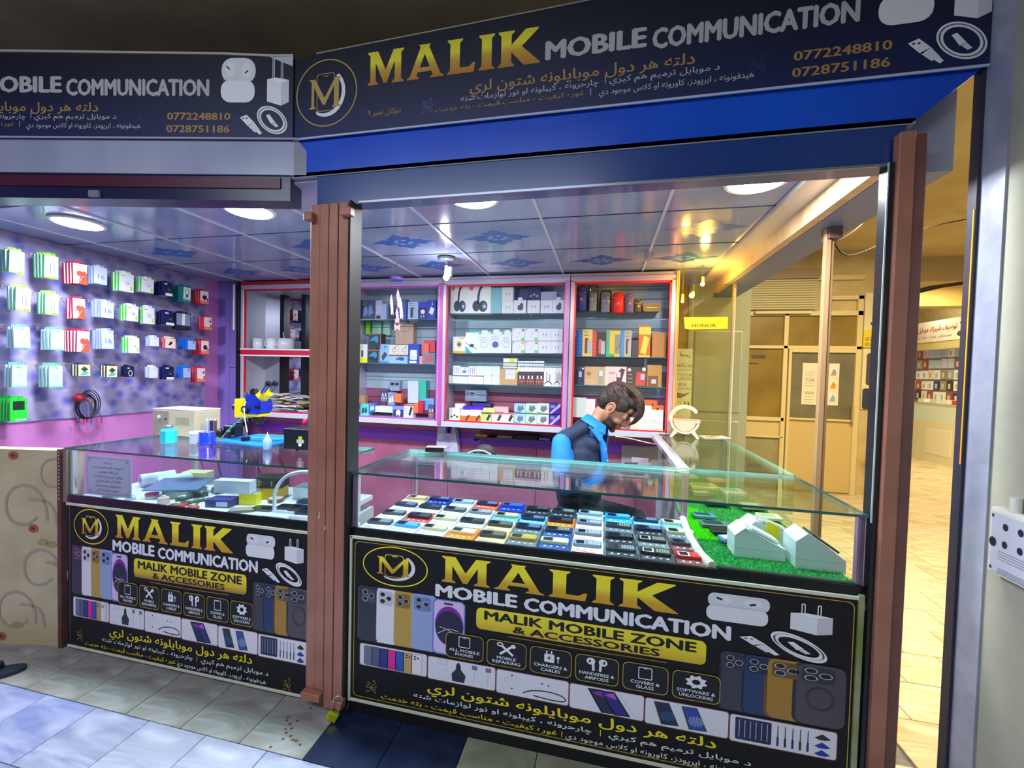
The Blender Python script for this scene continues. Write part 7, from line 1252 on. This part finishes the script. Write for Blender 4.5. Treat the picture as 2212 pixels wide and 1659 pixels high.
b = MB(); b.tube([(.004, 0, .034), (.012, 0, .062)] + [(.03 + .018 * cos(a), 0, .082 + .016 * sin(a)) for a in (2.6, 2.0, 1.4, .8, .2)] + [(.042, 0, .06), (.034, 0, .028)], .0028, C('c8c8c8', .2, .9), 8); b.build('shackle', t)
t = thing('slipper', 'dark blue rubber slipper toe at the left edge of the marble floor', 'shoe', (-2.68, -.22, 0), .75); b = MB(); b.prism([(.085 * cos(a) * (1.15 if cos(a) > 0 else 1.8), .042 * sin(a)) for a in [2 * pi * k / 22 for k in range(22)]], 0, .018, C('1c2434', .6), lambda u, v, w: (u, v, w)); b.build('sole', t, bevel=.004); b = MB(); b.tube([(.0, -.04, .015), (-.0, -.03, .04), (-.0, 0, .05), (-.0, .03, .04), (.0, .04, .015)], .014, C('141a28', .5), 8); b.build('strap', t)
b = MB()
for k in range(14): a = random.uniform(0, 6.28); x, y = -1.17 + random.gauss(0, .05), -.13 + random.gauss(0, .04); b.poly([(x + .008 * cos(q) * random.uniform(.5, 1.2), y + .006 * sin(q)) for q in range(6)], C('6c4434', .9), lambda u, v, w: (u, v, .0012))
b.build('floor_stain', floor)
b = MB(); b.tube([(.0, -.02, .0015), (.03, -.03, .004), (.05, -.05, .0015)], .003, C('e8e4c8', .5), 6); o = b.build('paper_scrap'); o.location = (-.14, -.09, 0); tag(o, 'torn white paper scrap on the floor under the large banner', 'scrap')

# ---------------------------------------------------------------- the shopkeeper
def cone_ring(b, p0, p1, r0, r1, mat, n=14):
    p0, p1 = Vector(p0), Vector(p1); d = (p1 - p0); L = d.length; d /= L; a = d.orthogonal().normalized(); c = d.cross(a); rows = []
    for t, s in [(-.98 * r0, .2), (-.8 * r0, .6), (-.45 * r0, .89)]: rows.append((p0 + d * t, r0 * s))
    rows += [(p0, r0), (p1, r1)]
    for t, s in [(.45 * r1, .89), (.8 * r1, .6), (.98 * r1, .2)]: rows.append((p1 + d * t, r1 * s))
    vs = [tuple(p + (a * cos(2 * pi * k / n) + c * sin(2 * pi * k / n)) * r) for p, r in rows for k in range(n)]; m = len(rows)
    b.add(vs, [(i * n + k, i * n + (k + 1) % n, (i + 1) * n + (k + 1) % n, (i + 1) * n + k) for i in range(m - 1) for k in range(n)] + [tuple(range(n))[::-1], tuple(range((m - 1) * n, m * n))], mat, True)
def blend(b, name, voxel, parent, smooth=3, mats=None, pick=None, mat=None):
    """fuse the shapes in b to one continuous surface"""
    me = bpy.data.meshes.new('raw'); me.from_pydata(b.v, [], b.f); o = bpy.data.objects.new('raw', me); COL.objects.link(o)
    r = o.modifiers.new('r', 'REMESH'); r.mode = 'VOXEL'; r.voxel_size = voxel; s = o.modifiers.new('s', 'SMOOTH'); s.factor = .5; s.iterations = smooth
    bpy.context.view_layer.update(); dg = bpy.context.evaluated_depsgraph_get(); nm_ = bpy.data.meshes.new_from_object(o.evaluated_get(dg)); bpy.data.objects.remove(o)
    nm_.name = name; nm_.materials.clear()
    for m in (mats or [mat]): nm_.materials.append(m)
    for p in nm_.polygons:
        p.use_smooth = True; p.material_index = pick(p.center) if pick else 0
    ob = bpy.data.objects.new(name, nm_); COL.objects.link(ob); ob.parent = parent; return ob
PX, PY = -.10, .86
man = thing('person', 'man in a navy waistcoat over a bright blue shirt, head bowed, behind the phone counter', 'person', (PX, PY, 0))
SKIN = N('skin', 'b07858', 'c48c6c', 12, 4, .5); STUB = N('stubble', '4c3634', '7c5848', 90, 3, .6); SHIRT = N('blue_shirt', '0868b8', '1480d0', 5, 3, .7, .5, 9); VEST = N('navy_waistcoat', '0c1c38', '182c4c', 8, 4, .75, .2, 40); HAIR = N('dark_hair', '120c0a', '382318', 60, 4, .65, .5, 50, stretch=(1, .3, 1)); TROU = C('1c2030', .8)
HC = Vector((.172, 0.0, 1.268)); HR = Matrix.Translation(HC) @ Matrix.Rotation(radians(-17), 4, 'Z') @ Matrix.Rotation(radians(44), 4, 'Y')
HI = HR.inverted()
NK = HR @ Vector((-.032, 0, -.085)); NB = Vector((.045, .0, 1.125))
b = MB(); b.T = HR; K = SKIN
b.ball((-.012, 0, .035), (.095, .074, .083), K); b.ball((.030, 0, -.028), (.062, .057, .082), K); b.ball((.040, 0, -.082), (.045, .046, .034), K); b.ball((.074, 0, -.104), (.020, .022, .017), K); b.ball((.074, 0, .020), (.020, .046, .013), K); b.ball((.072, 0, .055), (.022, .05, .03), K)
for s_ in (-1, 1): b.ball((.058, s_ * .032, -.035), (.027, .024, .026), K); b.ball((.079, s_ * .030, .005), (.012, .017, .011), K)
cone_ring(b, (.084, 0, .010), (.106, 0, -.034), .008, .0125, K); b.ball((.098, -.010, -.038), (.010, .007, .007), K); b.ball((.098, .010, -.038), (.010, .007, .007), K)
b.ball((.088, 0, -.058), (.012, .022, .006), K); b.ball((.085, 0, -.072), (.012, .020, .006), K)
cone_ring(b, (-.01, 0, -.05), (-.030, 0, -.10), .046, .044, K); b.T = Matrix()
cone_ring(b, NK, NB, .046, .050, K); b.ball((-.01, 0, 1.04), (.07, .11, .045), K)
SHL = {-1: Vector((-.115, -.150, 1.075)), 1: Vector((.09, .16, 1.085))}
def arm(s_, E, Wp, off=0, grow=0):
    Sh = SHL[s_]; cone_ring(b, Sh, E, .048 + grow, .042 + grow, K); cone_ring(b, E, Wp, .040 + grow, .026 + grow * .6, K); return Sh
EN, WN = Vector((-.085, -.20, .86)), Vector((.19, -.10, .92)); EF, WF = Vector((.06, .19, .87)), Vector((.24, .05, .91))
arm(-1, EN, WN); arm(1, EF, WF)
TR = Matrix.Rotation(radians(-24), 4, 'Z'); b.T = TR; b.ball((-.02, 0, .95), (.09, .135, .14), K); b.ball((-.02, 0, .78), (.095, .135, .15), K); b.T = Matrix(); b.ball((-.02, 0, .64), (.12, .165, .10), K)
LEG = []
for s_ in (-1, 1): cone_ring(b, (0, s_ * .085, .63), (.29, s_ * .11, .60), .080, .058, K); cone_ring(b, (.29, s_ * .11, .60), (.25, s_ * .11, .10), .054, .036, K); b.ball((.295, s_ * .11, .045), (.11, .042, .042), K)
def hand(Wp, d, up):
    d = d.normalized(); side = d.cross(up).normalized(); u = side.cross(d)
    pc = Wp + d * .05; cone_ring(b, Wp + d * .01, Wp + d * .075, .022, .026, K); b.ball(tuple(pc + side * .012), (.026, .026, .020), K); b.ball(tuple(pc - side * .012), (.026, .026, .020), K)
    for i, (o_, l) in enumerate(((-.027, .062), (-.009, .072), (.009, .068), (.026, .054))):
        p = Wp + d * .085 + side * o_; q1 = p + d * l * .42 - u * .006; q2 = q1 + d * l * .3 - u * .018; q3 = q2 + d * l * .12 - u * .022
        cone_ring(b, p, q1, .0088, .0080, K, 8); cone_ring(b, q1, q2, .0080, .0072, K, 8); cone_ring(b, q2, q3, .0072, .0062, K, 8)
    th = Wp + d * .035 + side * .028; cone_ring(b, th, th + d * .03 + side * .022 - u * .008, .0115, .0095, K, 8); cone_ring(b, th + d * .03 + side * .022 - u * .008, th + d * .058 + side * .020 - u * .016, .0095, .0075, K, 8)
hand(WN, WN - EN, Vector((0, 0, 1))); hand(WF, WF - EF, Vector((0, 0, 1)))
body = blend(b, 'body', .0055, man, 2, [SKIN])
def ss(a, b_, x): t_ = min(1, max(0, (x - a) / (b_ - a))); return t_ * t_ * (3 - 2 * t_)
at = body.data.attributes.new('beard', 'FLOAT', 'POINT')
for i_, v_ in enumerate(body.data.vertices):
    l = HI @ v_.co
    if l.length > .17: continue
    f_ = ss(-.036, -.060, l.z - .25 * max(0, .05 - l.x)) * ss(-.005, .02, l.x) * ss(-.16, -.13, l.z)
    if l.x > .068 and abs(l.y) < .024: f_ = max(ss(-.066, -.078, l.z), .8 * ss(-.044, -.048, l.z) * ss(-.058, -.053, l.z))
    at.data[i_].value = f_
_t = SKIN.node_tree; _b = _t.nodes['Principled BSDF']; _a = _t.nodes.new('ShaderNodeAttribute'); _a.attribute_name = 'beard'; _m = _t.nodes.new('ShaderNodeMix'); _m.data_type = 'RGBA'
_src = _b.inputs['Base Color'].links[0].from_socket; _t.links.new(_a.outputs['Fac'], _m.inputs[0]); _t.links.new(_src, _m.inputs[6]); _m.inputs[7].default_value = lin('3c2824'); _t.links.new(_m.outputs[2], _b.inputs['Base Color'])
# ears, brows, closed eyes, lips
for s_ in (-1, 1):
    b = MB(); b.T = HR; b.tube([(-.004 + .020 * cos(a) - .004, s_ * (.076 + .004 * sin(a)), -.004 + .030 * sin(a)) for a in [2 * pi * k / 18 for k in range(19)]], .0052, SKIN, 8); b.ball((-.010, s_ * .073, -.006), (.021, .008, .030), SKIN, 14, 8); b.ball((-.006, s_ * .0795, -.008), (.009, .003, .014), C('94604a', .7), 12, 6); b.ball((.0, s_ * .075, -.034), (.010, .006, .009), SKIN, 10, 6); b.build('ear', man)
b = MB(); b.T = HR
for s_ in (-1, 1):
    b.tube([(.094, s_ * .012, .030), (.091, s_ * .028, .036), (.078, s_ * .046, .030)], .0042, HAIR, 6, [.7, 1, .5])
b.build('eyebrow', man); b = MB(); b.T = HR
for s_ in (-1, 1): b.tube([(.091, s_ * .017, .004), (.0955, s_ * .030, .001), (.088, s_ * .044, .004)], .0026, C('241816', .5), 6)
b.build('eyelash', man); b = MB(); b.T = HR; b.tube([(.088, -.020, -.065), (.0995, -.007, -.0645), (.0995, .007, -.0645), (.088, .020, -.065)], .0028, C('8c4c48', .5), 6); b.tube([(.086, -.017, -.048), (.096, 0, -.050), (.086, .017, -.048)], .004, C('2c1c1a', .7), 6, [.5, 1, .5]); b.build('mouth', man)
# hair: a fused cap with locks swept forward over the forehead
b = MB(); b.T = HR; K = HAIR
b.ball((-.022, 0, .052), (.104, .084, .086), K, 20, 12); b.ball((-.062, 0, .0), (.062, .074, .066), K, 18, 10); b.ball((.045, 0, .092), (.060, .062, .042), K)
for s_ in (-1, 1): b.ball((.012, s_ * .066, .045), (.05, .016, .04), K); cone_ring(b, (.015, s_ * .072, .03), (.012, s_ * .070, -.012), .009, .005, K, 8)
rh = random.Random(4)
for i in range(46):
    y0 = rh.uniform(-.062, .062); y1 = y0 * .8 + rh.uniform(-.02, .02); L = rh.uniform(.0, .03)
    pts = bez((-.03, y0, .135), (.04, y0, .155), (.10, (y0 + y1) / 2, .115), (.118 + rh.uniform(-.006, .008), y1, .070 - L * .4), 6) + bez((.12, y1, .066 - L * .4), (.128, y1, .045 - L), (.128, y1 * .9, .03 - L), (.116, y1 * .9, .02 - L), 4)[1:]
    b.tube(pts, .0085, K, 6, [.8, 1, 1, 1, 1, .9, .8, .7, .55, .4, .15])
hair_ob = blend(b, 'hair', .0045, man, 1, None, None, HAIR)
b = MB(); b.T = HR
for i in range(220):
    a = rh.uniform(-1, 1); y0 = a * .080; x0 = rh.uniform(-.10, .02); top = .052 + .088 * math.sqrt(max(0, 1 - (y0 / .086) ** 2)) * math.sqrt(max(.05, 1 - ((x0 + .022) / .106) ** 2))
    if x0 < -.03 or abs(a) > .7:
        pts = bez((x0, y0, top), (x0 + .03, y0 * 1.06, top + .006), (x0 + .05, y0 * 1.08, top - .02 * abs(a)), (x0 + .07, y0 * 1.05, top - .035 - .02 * abs(a)), 5)
        if pts[-1][0] > .03 and abs(a) > .7: continue
    else: y1 = y0 * .75; L = rh.uniform(0, .035); pts = bez((x0, y0, top + .001), (x0 + .05, y0, top + .016), (.108, (y0 + y1) / 2, .125), (.128, y1, .07 - L * .5), 8) + bez((.129, y1, .066 - L * .5), (.136, y1, .05 - L), (.134, y1, .035 - L), (.122, y1, .022 - L), 4)[1:]
    b.tube(pts, .0022, HAIR if i % 3 else C('5a3a28', .4), 5, [1 - .8 * k / (len(pts) - 1) for k in range(len(pts))])
b.build('hair_strand', man, kind='stuff')
# shirt, waistcoat, trousers
b = MB(); K = SHIRT
def sleeve(s_, E, Wp):
    Sh = SHL[s_]; m = Sh.lerp(E, .5) + Vector((-.004, s_ * .008, 0)); cone_ring(b, Sh, m, .052, .062, K); cone_ring(b, m, E, .062, .056, K); cone_ring(b, E, E.lerp(Wp, .9), .054, .036, K)
    for k in range(5): p = E.lerp(Sh, .1 + .15 * k); b.ball(tuple(p + Vector((.035 * cos(k * 2), s_ * .03, .01))), (.030, .026, .009), K)
sleeve(-1, EN, WN); sleeve(1, EF, WF)
b.T = TR; b.ball((-.005, 0, .96), (.118, .165, .155), K); b.ball((-.015, 0, .80), (.118, .155, .16), K); b.ball((.0, 0, 1.045), (.09, .13, .05), K); b.T = Matrix(); b.ball((.030, .0, 1.10), (.055, .062, .042), K)
blend(b, 'shirt', .008, man, 3, None, None, SHIRT)
b = MB(); K = VEST
b.T = TR; b.ball((-.012, 0, .965), (.130, .170, .15), K); b.ball((-.022, 0, .80), (.130, .166, .17), K); b.ball((-.02, 0, 1.055), (.100, .145, .062), K); b.T = Matrix(); cone_ring(b, (-.105, -.125, 1.095), (.0, -.045, 1.150), .045, .036, K); b.ball((.03, -.065, 1.055), (.062, .05, .055), K); cone_ring(b, (.06, .13, 1.10), (.045, .06, 1.15), .042, .034, K); cone_ring(b, (-.06, -.02, 1.08), (-.02, 0, 1.145), .06, .045, K)
o = blend(b, 'waistcoat', .008, man, 3, None, None, VEST)
# open front of the waistcoat: shirt placket and buttons
b = MB(); pl = [(.085, -.05, 1.11), (.105, -.065, 1.06), (.116, -.068, 1.0), (.116, -.068, .93), (.108, -.065, .84)]
b.tube(pl, .018, SHIRT, 8, [.8, 1.1, 1.1, .9, .6]); b.build('shirt_placket', man); b = MB(); [b.ball((p[0] + .018, p[1] - .010, p[2] - .02), (.004, .005, .005), C('c8ecf8', .3), 8, 6) for p in pl[:-1]]; b.build('button', man)
# collar
b = MB(); n = 20; ax = (NK - NB).normalized(); cen = NB + ax * .015; e1 = Vector((1, -.3, 0)); e1 = (e1 - ax * e1.dot(ax)).normalized(); e2 = ax.cross(e1); vs = []
for r, h in ((.076, -.012), (.064, .050), (.066, .055), (.088, .006)):
    for k in range(n + 1): a = radians(18) + (2 * pi - radians(36)) * k / n; vs.append(tuple(cen + (e1 * cos(a) + e2 * sin(a)) * r * (1.05 if abs(cos(a)) > .7 else 1) + ax * (h - .010 * cos(a)) ))
b.add(vs, [(i * (n + 1) + k, i * (n + 1) + k + 1, (i + 1) * (n + 1) + k + 1, (i + 1) * (n + 1) + k) for i in range(3) for k in range(n)], SHIRT, True)
for s_ in (-1, 1):
    a = radians(18) * s_; p0 = cen + (e1 * cos(a) + e2 * sin(a)) * .078 + ax * .022; p1 = cen + (e1 * cos(a * 3.6) + e2 * sin(a * 3.6)) * .086 + ax * .012; p2 = cen + (e1 * cos(a * 2.0) + e2 * sin(a * 2.0)) * .105 - ax * .052; p3 = cen + (e1 * cos(a * 4.2) + e2 * sin(a * 4.2)) * .100 - ax * .018
    b.add([tuple(p0), tuple(p1), tuple(p3), tuple(p2)] + [tuple(q + ax * .003 + e1 * .003) for q in (p0, p1, p3, p2)], [(0, 1, 2, 3), (7, 6, 5, 4), (0, 4, 5, 1), (1, 5, 6, 2), (2, 6, 7, 3), (3, 7, 4, 0)], SHIRT)
b.build('collar', man)
b = MB(); K = TROU
b.ball((-.02, 0, .655), (.130, .180, .11), K)
for s_ in (-1, 1): cone_ring(b, (0, s_ * .09, .64), (.30, s_ * .115, .605), .092, .070, K); cone_ring(b, (.30, s_ * .115, .605), (.255, s_ * .115, .12), .066, .050, K)
blend(b, 'trousers', .011, man, 3, None, None, TROU)
for s_ in (-1, 1): b = MB(); b.ball((.295, s_ * .112, .038), (.13, .052, .050), C('14100e', .4)); b.box(.17, .42, s_ * .112 - .045, s_ * .112 + .045, 0, .014, C('0c0a0a', .5)); b.build('shoe', man)
t = thing('stool', 'round black stool under the seated man', 'stool', (PX - .03, PY, 0)); b = MB(); b.lathe([(.15, .50), (.165, .515), (.165, .54), (.15, .55)], (0, 0, 0), C('1c1c20', .5), 24); b.build('seat', t)
for a in (.78, 2.35, 3.93, 5.5): MB().cyl((.16 * cos(a), .16 * sin(a), 0), (.09 * cos(a), .09 * sin(a), .51), .012, C('8c8c94', .3, .8), 10).build('leg', t)
t = thing('smartphone', 'black smartphone held in the hands of the man', 'phone', (PX + .30, PY - .07, .965), .3); b = MB(); b.prism(rrect(-.07, -.035, .07, .035, .008, 3), 0, .008, C('14161c', .2, coat=.5), lambda u, v, w: (u, v, w)); b.build('phone_body', t, bevel=.002); b = MB(); b.poly(rrect(-.065, -.031, .065, .031, .006, 3), C('20304c', .1), lambda u, v, w: (u, v, .0085)); b.build('phone_screen', t)
